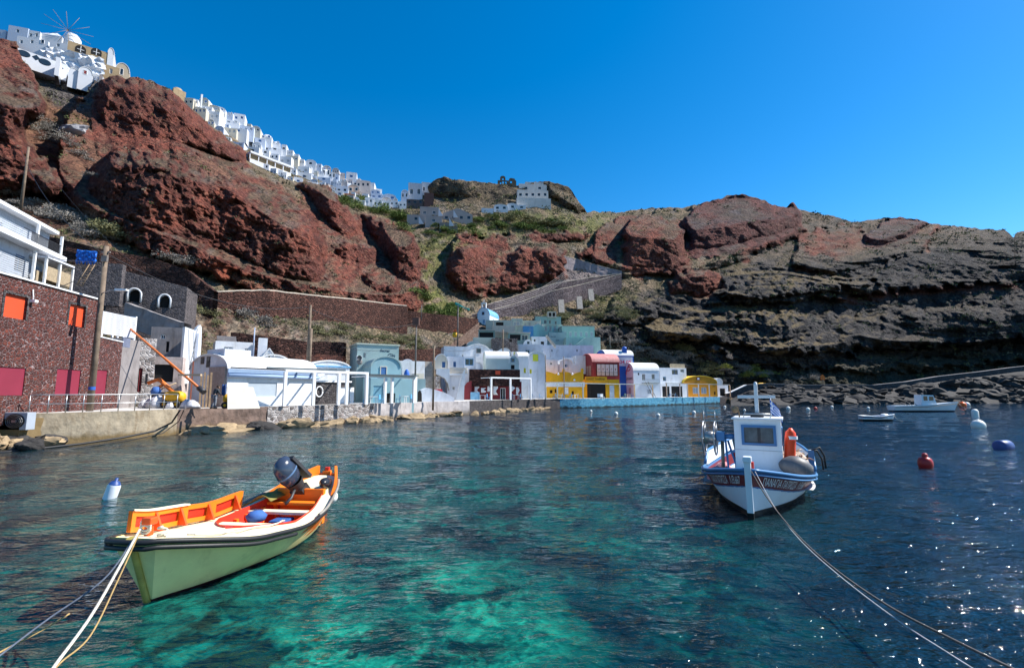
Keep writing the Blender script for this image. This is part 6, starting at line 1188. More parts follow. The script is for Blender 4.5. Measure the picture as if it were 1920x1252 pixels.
# samson post and block
x=H1.pt(.93,1,1).x; z=H1.Zs(.93); MB().box(x-.05,x+.05,-.22,-.13,z,z+.22).box(x-.07,x+.07,-.255,-.095,z+.16,z+.27).build('samson_post',surf('boat_vermilion',(0,0,0)),b1,bevel=.02)
mb=MB(); mb.tube([(x+.05,-.19+.08*math.cos(a),z+.08+.07*math.sin(a)+.004*k) for k,a in enumerate([i*math.pi/5 for i in range(26)])],.018,6); mb.tube([(x+.12+.06*math.cos(a),.16+.05*math.sin(a),z-.02+.012*k) for k,a in enumerate([i*math.pi/4 for i in range(18)])],.02,6); mb.build('knotted_rope',surf('rope_white',(.55,.50,.42),.8,.2,20,.4,.01,60),b1)
mb=MB(); xx=[H1.pt(.9-.05*k,1,1) for k in range(9)]; mb.tube([(p.x,.30+.1*math.sin(k*1.3)+k*.04,p.z+.03) for k,p in enumerate(xx)],.014,5); mb.tube([(p.x,.36+.07*math.sin(k*2.1+1)+k*.035,p.z+.03) for k,p in enumerate(xx)],.014,5); mb.build('loose_rope',_mc['rope_white'],b1)
# olive canvas cover and fenders
x=H1.pt(.2,1,1).x; mb=MB(); n=8; mb.grid([[(x-.25+.9*i/n,-.80+.42*j/6+(.1*i/n),H1.Zs(.25)+.04+.13*math.sin(math.pi*j/6)*(.7+.3*math.sin(i*1.7))) for i in range(n+1)] for j in range(7)],True); mb.build('folded_canvas',OLV,b1,solid=.015)
def fender(root,p,r,L,rot,m,name='fender'):
    M=Matrix.Translation(p)@rot; return MB().lathe([(0,-L/2),(r*.5,-L/2+.02),(r*.92,-L/2+.09),(r,-L/4),(r,L/4),(r*.92,L/2-.09),(r*.5,L/2-.02),(r*.25,L/2+.03),(0,L/2+.03)],16,M=M).build(name,m,root)
f=empty('fender',b1.matrix_basis@Vector((H1.pt(.14,1,1).x,.42,H1.Zs(.15)+.14)),0,'black cylinder fender lying on the orange stern of the open boat','fender'); fender(f,Vector((0,0,0)),.12,.5,Matrix.Rotation(R(15)+b1.rotation_euler.z,4,'Z')@Matrix.Rotation(R(82),4,'Y'),surf('fender_black',(.02,.022,.028),.25,.2,2,.05),'fender_body')
def ball(label,p,r,m=None,cat='buoy',name='ball_buoy',group=None):
    o=empty(name,p,0,label,cat,group); MB().lathe([(r*math.sin(math.pi*k/12),-r*math.cos(math.pi*k/12)) for k in range(13)],20).build('float',m or WCLEAN,o); MB().lathe([(.02,0),(.05,.0),(.05,.06),(.02,.08)],8,c=(0,0,r*.97)).build('eye',m or WCLEAN,o); return o
sp_=b1.matrix_basis@H1.pt(0,1,1)
ball('white ball float hanging on the stern of the open boat, upper one',P(616,895,sp_.y+.1),.105); ball('white ball float touching the water behind the open boat, lower one',P(621,931,sp_.y+.2),.16)
# outboard motor
om=P(538,884,10.9); ob=empty('outboard_motor',om,b1.rotation_euler.z,'dark blue outboard motor tilted up on the stern of the open boat','motor')
MT=Matrix.Rotation(R(38),4,'Y')@Matrix.Rotation(R(12),4,'X')
CWL=surf('motor_blue_black',(.035,.05,.085),.18,.15,1,.02,spec=.6)
prof=[(0,-.30),(.12,-.30),(.18,-.26),(.215,-.12),(.225,.05),(.205,.2),(.15,.30),(.07,.345),(0,.35)]
MB().lathe(prof,24,M=MT@Matrix.Diagonal((1.25,.86,1,1))).build('cowling',CWL,ob); MB().lathe([(.228,-.02),(.232,0),(.228,.02)],24,M=MT@Matrix.Diagonal((1.25,.87,1,1))).build('cowl_stripe',surf('motor_light_blue',(.10,.18,.32),.3),ob)
MB().lathe([(.14,-.55),(.17,-.42),(.19,-.30)],16,M=MT).build('lower_cowl',DGREY,ob)
mb=MB(); mb.tube([MT@Vector((0,0,-.5)),MT@Vector((-.1,0,-.85)),MT@Vector((-.35,0,-1.05))],[.08,.06,.05],8); mb.build('leg',DGREY,ob)
mb=MB(); mb.tube([MT@Vector((.1,.05,-.4)),MT@Vector((.35,.05,-.45)),MT@Vector((.55,.05,-.40))],.035,6); mb.box(-.12,.12,-.16,.16,-.75,-.5,M=MT); mb.box(-.25,-.17,-.2,.2,-.55,.2,M=MT@Matrix.Rotation(R(10),4,'Y')); mb.build('bracket',DGREY,ob)
# ---- mooring ropes
ROP=surf('rope_pale',(.55,.50,.42),.85,.25,30,.5,.01,80); ROPT=surf('rope_tan',(.38,.25,.10),.85,.25,30,.5,.01,80); ROPD=surf('rope_dark',(.10,.12,.16),.85,.25,30,.5,.01,80)
def rope(label,pts,r,m,n=6):
    P_=[P(*p) for p in pts]; o=P_[0]; Q=[]
    for i in range(len(P_)-1):
        p0,p1,p2,p3=P_[max(i-1,0)],P_[i],P_[i+1],P_[min(i+2,len(P_)-1)]
        for k in range(8):
            t=k/8; Q.append(.5*((2*p1)+(-p0+p2)*t+(2*p0-5*p1+4*p2-p3)*t*t+(-p0+3*p1-3*p2+p3)*t**3)-o)
    Q.append(P_[-1]-o); a=MB().tube(Q,r,n).build('rope',m); a.location=o; return tag(a,label,'rope')
rope('pale braided mooring rope running from the open boat bow to the near corner',[(262,992,6.15),(225,1060,5.6),(170,1155,4.9),(95,1258,4.3),(50,1330,3.9)],.015,ROP)
rope('tan rope drooping below the pale rope at the open boat bow',[(262,996,6.2),(222,1085,5.8),(170,1190,5.2),(110,1245,4.7),(70,1300,4.3)],.009,ROPT)
rope('dark blue mooring rope running left from the open boat bow',[(250,1010,6.2),(195,1085,5.8),(90,1160,5.4),(0,1228,5.0),(-80,1290,4.6)],.010,ROPD)
rope('thin tan rope at the far left below the dark mooring rope',[(130,1150,5.8),(80,1180,5.5),(0,1222,5.1),(-70,1260,4.8)],.010,ROPT)
rope('dark twisted mooring rope of the fishing boat running to the lower right, upper one',[(1409,884,10.7),(1440,935,9.8),(1488,995,8.6),(1560,1062,7.3),(1665,1135,6.1),(1790,1200,5.1),(1930,1268,4.3),(2060,1330,3.8)],.013,surf('rope_brown',(.10,.085,.075),.85,.4,30,.6,.01,80))
rope('pale grey mooring rope of the fishing boat running to the lower right, lower one',[(1416,884,10.7),(1452,950,9.6),(1500,1012,8.4),(1575,1080,7.2),(1680,1160,5.9),(1780,1225,5.0),(1900,1300,4.3)],.008,surf('rope_grey',(.42,.42,.42),.85,.3,30,.5,.01,80))
def wlrope(label,pts,r,m):
    P_=[G(x,y,z) for x,y,z in pts]; o=P_[0]; a=MB().tube([p-o for p in P_],r,6).build('hose',m); a.location=o; return tag(a,label,'hose')
wlrope('thick black hose curving from the quay railing down to the left waterline',[(338,768,1.85),(322,792,.9),(290,808,.5),(230,820,.25),(150,832,.12),(60,842,.08),(-40,852,.06)],.06,BLACK)
wlrope('second thin black hose beside the thick one by the quay',[(345,768,1.85),(335,790,1.0),(305,812,.3),(240,826,.1),(160,838,.06),(60,848,.06)],.03,BLACK)
# ---- fishing boat
bw=G(1409,980,0); los=Vector((-bw.x,-bw.y)).normalized(); yaw=R(-3.8); hd=Vector((los.x*math.cos(yaw)-los.y*math.sin(yaw),los.x*math.sin(yaw)+los.y*math.cos(yaw)))
H2=Hull(6.6,sm([0,.1,.3,.5,.7,.85,.95,1],[.95,1.18,1.42,1.48,1.28,.86,.36,.05]),sm([0,.3,.5,.8,1],[.92,.74,.74,.98,1.26]),sm([0,.1,.5,.85,.97,1],[-.2,-.4,-.45,-.4,-.3,-.1]),sm([0,.3,.5,.8,1],[.40,.38,.40,.60,.95]),.25,.3)
b2=empty('fishing_boat',(bw.x,bw.y,0),math.atan2(hd.y,hd.x),'white wooden fishing boat with blue rail, dark red band and wheelhouse','boat')
HW0=surf('cabin_white',(.74,.78,.82),.35,.05,1,.12,.01,6,.25,(.5,.5,.48)); HW=surf('hull_white',(.74,.78,.82),.35,.05,1,.12,.01,6,.25,(.5,.5,.48)); zsplit(HW,.24,(.008,.008,.010)); HB=surf('hull_blue',(.055,.17,.36),.35,.12,1.2,.1); HR=surf('hull_dark_red',(.16,.012,.018),.4,.12,1.2,.1); HK=surf('hull_black',(.010,.010,.012),.4,.2,2,.1); LB=surf('rail_blue',(.07,.21,.42),.35,.12,1.5,.1)
def mi2(t,q,z,h):
    d=h.Zs(t)-z
    if d<.11: return 1
    if d<.41: return 2
    if d<.44: return 1
    return 0
hullmesh(H2,90,110,mi2).build('hull',[HW,HB,HR,HK],b2)
for sd in (1,-1):
    MB().tube(H2.rail(0,1,sd,1,40,-.03,.02),.038,8).build('rub_rail',LB,b2)
    MB().tube(H2.rail(0,1,sd,1,40,-.13,.02),.025,6).build('rub_rail',HB,b2)
    # raised aft bulwark
    A_=H2.rail(0,.42,sd,1,16,0,0); hh=[.36*min(1,(16-k)/3) for k in range(17)]
    mb=MB(); mb.grid([A_,[p+Vector((0,sd*.06,h_)) for p,h_ in zip(A_,hh)],[p+Vector((0,sd*.0,h_)) for p,h_ in zip(A_,hh)],[p+Vector((0,-sd*.06,0)) for p in A_]],False); bb=mb.build('bulwark',HW0,b2)
    MB().tube([p+Vector((0,sd*.03,h_+.02)) for p,h_ in zip(A_,hh)],.045,6).build('bulwark_rail',LB,bb)
# deck
mb=MB()
for i in range(40):
    t0,t1=i/40,(i+1)/40; z0,z1=H2.Zs(t0)-.10,H2.Zs(t1)-.10
    if t1<.62: z0=z1=.42
    x0,x1=H2.pt(t0,1,1).x,H2.pt(t1,1,1).x; mb.add([(x0,-H2.B(t0)+.02,z0),(x1,-H2.B(t1)+.02,z1),(x1,H2.B(t1)-.02,z1),(x0,H2.B(t0)-.02,z0)],[(0,1,2,3)])
mb.build('deck',surf('deck_white',(.62,.62,.62),.6,.1,2,.1,0.01,10,.4,(.45,.4,.36)),b2)
# stem post
mb=MB(); pts=[H2.pt(1,q,1) for q in (.12,.35,.6,.8,1)]
prof=[(p.x+.05,p.z) for p in pts]+[(pts[-1].x+.07,1.46),(pts[-1].x-.10,1.46)]+[(p.x-.12,p.z) for p in pts[::-1]]; mb.prism(prof,'y',-.07,.07); mb.build('stem_post',HW,b2,bevel=.012)
MB().box(pts[-1].x-.13,pts[-1].x+.10,-.09,.09,1.40,1.53).build('post_head',HW0,b2,bevel=.02)
text_on_hull(H2,'ΠΑΝΑΓΙΑ ΠΑΤΡΙΣΣΑ   Λ.Θ.667',.955,1.75,.36,.19,1,WCLEAN,b2)
text_on_hull(H2,'ΠΑΝΑΓΙΑ ΠΑΤΡΙΣΣΑ   Λ.Θ.667',.745,1.5,.36,.19,-1,WCLEAN,b2)
# wheelhouse
cx0,cx1=-4.0,-2.75; cw=.60; cy=.10; zt=2.22
mb=MB()
win=(-.36,.42,1.55,2.02)
# front wall (plane x=cx1) with opening
ys=[-cw,win[0],win[1],cw]; zs=[.35,win[2],win[3],zt]
for i in range(3):
    for j in range(3):
        if i==1 and j==1: continue
        mb.add([(cx1,cy+ys[i],zs[j]),(cx1,cy+ys[i+1],zs[j]),(cx1,cy+ys[i+1],zs[j+1]),(cx1,cy+ys[i],zs[j+1])],[(0,1,2,3)])
mb.add([(cx0,cy-cw,.35),(cx1,cy-cw,.35),(cx1,cy-cw,zt),(cx0,cy-cw,zt)],[(0,1,2,3)]); mb.add([(cx0,cy+cw,.35),(cx1,cy+cw,.35),(cx1,cy+cw,zt),(cx0,cy+cw,zt)],[(3,2,1,0)]); mb.add([(cx0,cy-cw,.35),(cx0,cy+cw,.35),(cx0,cy+cw,zt),(cx0,cy-cw,zt)],[(3,2,1,0)])
cab=mb.build('wheelhouse',HW0,b2); MB().box(cx0-.08,cx1+.08,cy-cw-.06,cy+cw+.06,zt,zt+.05).build('roof',HW0,b2,bevel=.015); MB().box(cx1+.0,cx1+.012,cy-cw,cy+cw,1.36,1.375).build('seam',surf('seam_grey',(.45,.47,.5),.6),cab)
fm=MB(); t=.05; a,b,c,d=win; a+=cy;b+=cy
fm.box(cx1-.02,cx1+.035,a-t,a+.02,c-t,d+t).box(cx1-.02,cx1+.035,b-.02,b+t,c-t,d+t).box(cx1-.02,cx1+.035,a+.02,b-.02,c-t,c+.02).box(cx1-.02,cx1+.035,a+.02,b-.02,d-.02,d+t); fw=fm.build('window',HB,cab); MB().box(cx1-.012,cx1,a,b,c,d).build('pane',surf('cabin_glass',(.10,.11,.12),.1,.4,3,.05),fw); MB().box(cx1,cx1+.012,(a+b)/2-.03,(a+b)/2+.05,c,d).build('wiper_bar',DGREY,fw)
for sd,y in ((1,cy+cw),(-1,cy-cw)): f=MB().box(cx0+.3,cx1-.3,y-.02,y+.03,1.5,2.0).build('side_window',HB,cab); MB().box(cx0+.36,cx1-.36,y-.03,y+.04,1.56,1.94).build('pane',GLASS,f)
# cross mast
mb=MB(); mx=-3.3; mb.box(mx-.045,mx+.045,cy-.05,cy+.05,zt+.05,zt+1.0).box(mx-.04,mx+.04,cy-.50,cy+.50,zt+.60,zt+.69).lathe([(.05,0),(.04,.07),(0,.09)],8,c=(mx,cy,zt+1.0)); mb.build('cross_mast',surf('mast_white',(.72,.72,.72),.5,.05),b2)
MB().box(mx-.1,mx+.15,cy-.18,cy+.18,zt+.05,zt+.18).build('radar_box',DGREY,b2,bevel=.03); mb=MB(); mb.tube([(cx1-.1,cy-.33,zt+.05),(cx1-.1,cy-.33,zt+.16),(cx1-.1,cy+.35,zt+.16),(cx1-.1,cy+.35,zt+.05)],.018,6); mb.build('roof_rail',STEEL,b2)
mb=MB(); mb.tube([(cx1-.15,cy-cw+.15,zt+.05),(cx1-.15,cy-cw+.15,zt+.25)],.02,6); mb.lathe([(.04,-.12),(.09,.02),(.10,.08),(0,.06)],12,M=Matrix.Translation((cx1-.12,cy-cw+.06,zt+.27))@Matrix.Rotation(R(90),4,'Y')); mb.build('searchlight',surf('lamp_brown',(.35,.2,.1),.4),b2)
# flag
fl=empty('flag',b2.matrix_basis@Vector((-3.75,cy-.0+.28-.62,0)),b2.rotation_euler.z,'small blue and white striped flag drooping behind the wheelhouse','flag')
fl.location=b2.matrix_basis@Vector((-3.9,cy+.36,zt+.05)); MB().tube([(0,0,-.3),(0,0,.55)],.012,6).build('pole',WCLEAN,fl)
FW,FB=surf('flag_white',(.75,.76,.8),.8,.04),surf('flag_blue',(.02,.11,.45),.8,.08); mb=MB(); n=9
for k in range(n):
    for i in range(8):
        mb.cm=0 if k%2==0 else 1
        if k<5 and i<3: mb.cm=0 if not(k==2 or i==1) else 1
        def fp(i_,k_): 
            u=i_/8; v=k_/9; return (-.05*u+.03*math.sin(u*9+v*2),.42*u*(.55+.2*v)-.02,.52-.42*v-.30*u)
        mb.add([fp(i,k),fp(i+1,k),fp(i+1,k+1),fp(i,k+1)],[(0,1,2,3)],True)
mb.build('cloth',[FB,FW],fl)
# net hauler on the right-hand deck edge (left in view is y<0)
nr=empty('net_hauler',(0,0,0),0); nr.parent=b2; nr.name='net_hauler'
side_l=-1 if False else -1
yl=-1.22
def hb(y): return y
M=Matrix.Translation((-3.2,yl,1.55))@Matrix.Rotation(R(90),4,'X')
for dy in (-.16,.16):
    MB().tube([(-3.2+.46*math.cos(a),yl+dy,1.62+.50*math.sin(a)) for a in [k*math.pi/12 for k in range(25)]],.022,6,caps=False).build('drum_rim',STEEL,nr)
    mb=MB()
    for k in range(6): mb.tube([(-3.2,yl+dy,1.62),(-3.2+.46*math.cos(k*math.pi/3),yl+dy,1.62+.5*math.sin(k*math.pi/3))],.015,5)
    mb.tube([(-3.2,yl+dy,2.1),(-3.2,yl+dy,2.4)],.018,5); mb.lathe([(0,0),(.03,.02),(0,.06)],6,c=(-3.2,yl+dy,2.38)); mb.build('drum_spokes',STEEL,nr)
mb=MB(); mb.tube([(-3.2,yl-.16,1.62),(-3.2,yl+.16,1.62)],.2,16); mb.build('drum',surf('brushed_steel',(.35,.34,.32),.35,.2,4,.1,metal=.7),nr)
mb=MB(); mb.tube([(-3.2,yl+.16,1.68),(-3.2,yl+.42,1.68)],.11,12); mb.tube([(-3.2,yl+.42,1.68),(-3.2,cy-cw,1.68)],.075,10); mb.box(-3.32,-3.08,yl+.2,yl+.42,1.55,1.82); mb.build('hydraulic_arm',LB,nr)
mb=MB(); mb.tube([(-3.2,yl+.34,1.6),(-3.15,yl+.34,.45)],.05,10); mb.build('stand_pipe',surf('rusty_pipe',(.30,.24,.18),.5,.4,5,.2,metal=.5),nr)
mb=MB(); mb.tube([(-3.1,yl+.44,1.6),(-2.9,yl+.5,.9),(-2.85,yl+.52,.45)],.03,6); mb.tube([(-3.2,yl+.5,1.55),(-3.,yl+.7,.9),(-2.9,yl+.72,.45)],.03,6); mb.tube([(-3.1,yl+.42,1.2),(-3.1,yl+.6,1.3)],.015,5); mb.build('blue_strut',LB,nr)
# deck gear as things of their own
def onboat(v): return b2.matrix_basis@Vector(v)
for k,(x,y,z,l) in enumerate(((-2.7,-1.0,.45,'left'),(-3.9,-.95,.45,'right'))):
    o=empty('striped_bundle',onboat((x,y,z)),b2.rotation_euler.z,'red and white striped net bundle %s under the net hauler'%('in front' if k==0 else 'behind'),'bundle'); mb=MB(); n=10
    mb.grid([[(.35*math.cos(a)*s_,.3*math.sin(a)*s_,.36*math.sqrt(max(0,1-s_*s_*.98))*(1+.15*math.sin(3*a))) for a in [i*math.pi/6 for i in range(13)]] for s_ in (1,.95,.8,.5,.02)],True); mb.build('netting',surf('pink_red_netting',(.62,.25,.27),.8,.5,6,.6,.04,12,.8,(.7,.66,.66)),o)
o=empty('life_raft',onboat((-2.95,.88,.85)),b2.rotation_euler.z,'upright orange red life float strapped beside the wheelhouse','life float'); fender(o,Vector((0,0,.55)),.14,1.15,Matrix.Rotation(R(-5),4,'X'),surf('life_orange',(.85,.06,.008),.45,.1,2,.1),'float'); MB().lathe([(.146,0),(.148,.09)],16,c=(0,.06,.85)).build('reflective_band',WCLEAN,o); mb=MB(); mb.tube([(.16,.0,.1),(.17,.05,.25),(.15,-.03,.35)],.01,5); mb.build('cord',WCLEAN,o)
o=empty('big_fender',onboat((-2.5,1.0,1.0)),b2.rotation_euler.z+.3,'large dark grey round fender on the foredeck of the fishing boat','fender'); r=.30; MB().lathe([(0,-.42),(.12,-.38),(.25,-.2),(r,0),(.27,.18),(.15,.36),(.06,.42),(0,.44)],20,M=Matrix.Rotation(R(80),4,'X')).build('fender_body',surf('fender_grey',(.10,.10,.105),.5,.3,3,.3,.02,8,.5,(.3,.28,.26)),o)
o=empty('net_pile',onboat((-3.6,.95,.85)),b2.rotation_euler.z,'heap of beige fishing net and rope behind the grey fender','net'); mb=MB(); n=12; rn_=random.Random(3)
mb.grid([[(.65*math.cos(a)*s_,.42*math.sin(a)*s_,.42*math.sqrt(max(0,1-s_*s_*.98))*(1+.2*math.sin(4*a+s_*3))) for a in [i*math.pi/8 for i in range(17)]] for s_ in (1,.95,.85,.65,.4,.02)],True)
for k in range(26):
    a=rn_.uniform(0,6.3); s_=rn_.uniform(.2,.9); p=Vector((.6*s_*math.cos(a),.38*s_*math.sin(a),.42*math.sqrt(1-s_*s_))); d=Vector((rn_.uniform(-.3,.3),rn_.uniform(-.3,.3),rn_.uniform(-.05,.1))); mb.tube([p,p+d*.5+Vector((0,0,.06)),p+d],.02,5)
mb.build('netting',surf('beige_net',(.42,.33,.26),.9,.5,8,.8,.04,25,.7,(.65,.6,.55)),o)
mb=MB(); q0=H2.pt(.42,1,1); mb.tube([(q0.x,1.25,1.0),(q0.x+.05,1.45,1.35),(q0.x+.05,1.62,1.42),(q0.x,1.72,1.2),(q0.x,1.74,.85)],.03,8); mb.tube([(q0.x-.1,1.2,1.0),(q0.x,1.4,1.28),(q0.x,1.55,1.34),(q0.x-.05,1.66,1.1),(q0.x-.05,1.68,.8)],.025,8); mb.build('black_hose',BLACK,b2)
MB().box(q0.x-.07,q0.x+.05,1.34,1.47,.80,1.34).build('bulwark_post',HW0,b2,bevel=.015); MB().box(q0.x+.05,q0.x+.08,1.33,1.48,.80,1.34).build('blue_post_face',LB,b2)
mb=MB(); mb.box(pts[-1].x-.35,pts[-1].x-.2,.02,.12,1.2,1.38); mb.build('red_cleat',surf('cleat_red',(.5,.03,.02),.5),b2)
# ---- distant boats
mbp=G(1730,772,0); mt=empty('motor_boat',(mbp.x,mbp.y,0),R(-4),'white motor boat with small wheelhouse moored before the right shore','boat'); sc=1.0
D_=mbp.y; Lm=110/900*D_; H3=Hull(Lm,sm([0,.3,.6,.85,1],[.95,1.05,1.0,.6,.06]),sm([0,.5,1],[.95,1.05,1.55]),sm([0,.9,1],[-.3,-.3,.0]),sm([0,.6,1],[.35,.5,1.]),.7,0)
hullmesh(H3,40,14,lambda t,q,z,h:1 if z<.02 else 0).build('hull',[HW,NAVY],mt,loc=(Lm/2,0,0)); mb=MB()
for i in range(20):
    t0,t1=i/20,(i+1)/20; mb.add([(H3.pt(t0,1,1).x,-H3.B(t0),H3.Zs(t0)-.06),(H3.pt(t1,1,1).x,-H3.B(t1),H3.Zs(t1)-.06),(H3.pt(t1,1,1).x,H3.B(t1),H3.Zs(t1)-.06),(H3.pt(t0,1,1).x,H3.B(t0),H3.Zs(t0)-.06)],[(0,1,2,3)])
mb.build('deck',HW0,mt,loc=(Lm/2,0,0))
c0=-.02*Lm; mb=MB().prism([(c0-.4,.9),(c0+1.9,.9),(c0+1.4,2.55),(c0-.3,2.6)],'y',-.75,.75); hc=mb.build('wheelhouse',HW0,mt); MB().box(c0-.05,c0+.5,-.78,-.72,1.75,2.4).build('window',GLASS,hc); MB().box(c0+.75,c0+1.35,-.78,-.72,1.75,2.35).build('window',GLASS,hc)
mb=MB(); mb.tube([(c0+.5,0,2.55),(c0+.5,0,3.3)],.05,6); mb.lathe([(0,0),(.25,.05),(.25,.2),(0,.28)],12,c=(c0+.2,0,2.6)); mb.build('mast',DGREY,mt); mb=MB(); 
for k in range(3): mb.tube([(c0-1.1+k*-.7,-.8,1.),(c0-1.1+k*-.7-.3,0,1.7-.1*k),(c0-1.1+k*-.7,.8,1.)],.04,5)
mb.build('stern_hoops',DGREY,mt); mb=MB(); mb.tube([(Lm/2+.55,0,1.5),(Lm/2+1.3,-.3,.4),(Lm/2+1.4,-.3,0)],.05,5); mb.tube([(Lm/2+.3,.2,1.5),(Lm/2+.9,-.2,.7),(Lm/2+1.8,-.2,0)],.04,5); mb.build('anchor_chain',DGREY,mt)
MB().tube([(H3.pt(k/20,1,-1).x+Lm/2,-H3.B(k/20)-.02,H3.Zs(k/20)-.25) for k in range(21)],.03,5).build('grey_stripe',DGREY,mt)
dp=G(1644,790,0); dg=empty('dinghy',(dp.x,dp.y,0),R(-8),'small white rowing dinghy with blue stripe left of the motor boat','boat'); Ld=52/900*dp.y
H4=Hull(Ld,sm([0,.3,.6,.85,1],[.5,.72,.7,.4,.05]),sm([0,.5,1],[.62,.55,.78]),sm([0,.9,1],[-.15,-.2,0]),sm([0,.6,1],[.4,.5,1.]),.25,0.05); hullmesh(H4,30,16,lambda t,q,z,h:1 if .10<h.Zs(t)-z<.17 else 0).build('hull',[HW,NAVY],dg,loc=(Ld/2,0,0),solid=.03)
for t in (.3,.6): x=H4.pt(t,1,1).x+Ld/2; MB().box(x-.12,x+.12,-H4.B(t)+.03,H4.B(t)-.03,.4,.45).build('thwart',surf('dinghy_seat',(.5,.2,.15),.7),dg)
mb=MB(); x=H4.pt(.65,1,1).x+Ld/2; mb.lathe([(.45,.35),(.42,.6),(.25,.78),(0,.82)],14,c=(x+.3,0,0)); mb.build('float_bag',WCLEAN,dg); mb=MB(); mb.tube([(Ld/2+.2,0,.6),(Ld/2+.4,-.2,.2),(Ld/2+.9,-.3,0)],.03,5); mb.build('bow_rope',ROP,dg)
# ---- buoys
BR=surf('buoy_red',(.40,.012,.012),.4,.15,2,.1); BO=surf('buoy_orange',(.85,.12,.01),.4,.1); BBL=surf('buoy_blue',(.02,.06,.22),.45,.15,2,.1); BW=surf('buoy_white',(.72,.71,.66),.5,.08,2,.15,.01,10,.4,(.45,.42,.3))
def buoy(label,px,wl,rpx,m,kind='ball',name='ball_buoy',group=None):
    p=G(px,wl,0); r=rpx/900*p.y; o=empty(name,(p.x,p.y,0),0,label,'buoy',group)
    if kind=='ball': MB().lathe([(r*math.sin(math.pi*k/12),r*.45-r*math.cos(math.pi*k/12)) for k in range(13)],20).lathe([(r*.2,r*1.4),(r*.15,r*1.6),(0,r*1.62)],8).build('float',m,o)
    return o,r
buoy('white ball buoy in the right foreground water near the blue can buoy',1835,803,11,BW); buoy('small white ball buoy right of the orange one by the motor boat',1813,761,5,BW); buoy('small orange ball buoy right of the motor boat',1805,762,6,BO)
for k,(x,y) in enumerate(((1155,777),(1234,780),(1301,775),(1359,764),(1396,770),(1478,767),(1515,769),(1108,772),(1560,764),(1628,766))): buoy('small white ball buoy on the water off the blue quay',x,y,3.6 if k<3 or k in(5,6) else 2.5,BW,group='small white buoys off the blue quay')
buoy('tiny red ball buoy among the small white ones',1529,767,3.,BR)
p=G(1736,877,0); o=empty('mooring_buoy',(p.x,p.y,0),0,'dark red mooring buoy with ring handle on the right water','buoy'); r=11.5/900*p.y; MB().lathe([(r*.7,-.2),(r*.85,0),(r,.1),(r*.98,r*1.0),(r*.8,r*1.5),(r*.35,r*1.75),(0,r*1.8)],20).build('float',BR,o); MB().lathe([(r*.4,r*1.7),(r*.4,r*2.1),(r*.25,r*2.3),(0,r*2.3)],10).build('handle',BR,o)
p=G(1882,843,0); o=empty('can_buoy',(p.x,p.y,0),R(20),'blue barrel buoy floating at the right edge','buoy'); r=.24*p.y/24; M=Matrix.Translation((0,0,.18))@Matrix.Rotation(R(90),4,'Y'); s_=14/900*p.y; MB().lathe([(0,-s_),(s_*.65,-s_),(s_*.8,-s_*.85),(s_*.8,s_*.85),(s_*.65,s_),(0,s_)],20,M=M).build('float',BBL,o)
p=G(1829,783,0); o=empty('can_buoy',(p.x,p.y,0),0,'small white can buoy above the white ball buoy at right','buoy'); s_=5.5/900*p.y; MB().lathe([(s_,-.1),(s_,s_*2.2),(s_*.6,s_*2.8),(0,s_*2.9)],12).build('float',BW,o)
p=G(205,935,0); o=empty('can_buoy',(p.x,p.y,0),0,'tilted white can buoy with blue top in the left water','buoy'); s_=.16; M=Matrix.Rotation(R(16),4,'Y'); MB().lathe([(0,-.25),(s_*.9,-.25),(s_,-.1),(s_,.36),(s_*.9,.42)],20,M=M).build('float',surf('can_white',(.70,.74,.80),.4,.08,2,.1,.01,10,.5,(.4,.35,.2)),o); MB().lathe([(s_*.9,.42),(s_*.6,.5),(s_*.25,.52),(s_*.22,.6),(0,.6)],20,M=M).build('cap',BBL,o); MB().lathe([(s_*1.01,-.12),(s_*1.01,.0)],20,M=M).build('algae_band',surf('algae_brown',(.16,.11,.03),.8,.4,5),o)
# ================================================================ poles, wires
POLE=surf('pole_wood',(.17,.125,.09),.85,.35,2.5,.6,.02,20,.7,(.10,.08,.06)); POLG=surf('pole_grey',(.16,.14,.13),.8,.3,3,.4)
def pole(label,px,yb,yt,D,r0,r1,m=POLE,name='utility_pole',z0=None):
    p=P(px,yb,D); 
    if z0 is not None: p.z=z0
    h=P(px,yt,D).z-p.z; o=empty(name,p,0,label,'pole'); MB().tube([(0,0,-1.),(0,0,h*.5),(0,0,h)],[r0,(r0+r1)/2,r1],12).build('shaft',m,o); return o,h
p1,h1=pole('thick weathered wooden pole standing before the red rubble building',168,768,462,31.2,.20,.145,z0=1.8)
MB().box(-.28,.28,-.05,.05,h1-.45,h1-.35).box(-.08,.3,-.25,-.1,h1-1.1,h1-.7).build('crossarm',POLG,p1); MB().lathe([(.19,0),(.19,.35)],12,c=(0,0,1.2)).build('blue_band',surf('blue_mark',(.02,.1,.4),.6,.2),p1)
q=h1*.70; mb=MB(); mb.tube([(0,-.1,q),(.6,-.1,q+.25),(1.1,-.1,q+.25)],.03,6); mb.build('lamp_arm',STEEL,p1); MB().prism([(1.0,q+.2),(1.75,q+.22),(1.75,q+.32),(1.0,q+.36)],'y',-.22,.02).build('lamp_head',WCLEAN,p1)
p2,h2_=pole('tall dark wooden pole rising behind the long white house',576,702,572,48.5,.20,.11); MB().tube([(.16,0,-1),(.16,0,h2_*.66)],.16,10).build('splint_post',POLE,p2)
p3,h3_=pole('slim wooden pole with a square lamp box behind the turquoise houses',779,690,603,64,.12,.09,POLG); MB().box(-.5,.35,-.3,.3,h3_-.5,h3_+.5).build('lamp_box',surf('rusty_box',(.10,.05,.04),.8,.3),p3)
p4,h4_=pole('brown pole at the foot of the stone steps',812,752,648,59,.13,.10,z0=1.8); p5,h5_=pole('pole with torn turquoise netting near the chapel',858,640,572,95,.14,.10,POLG)
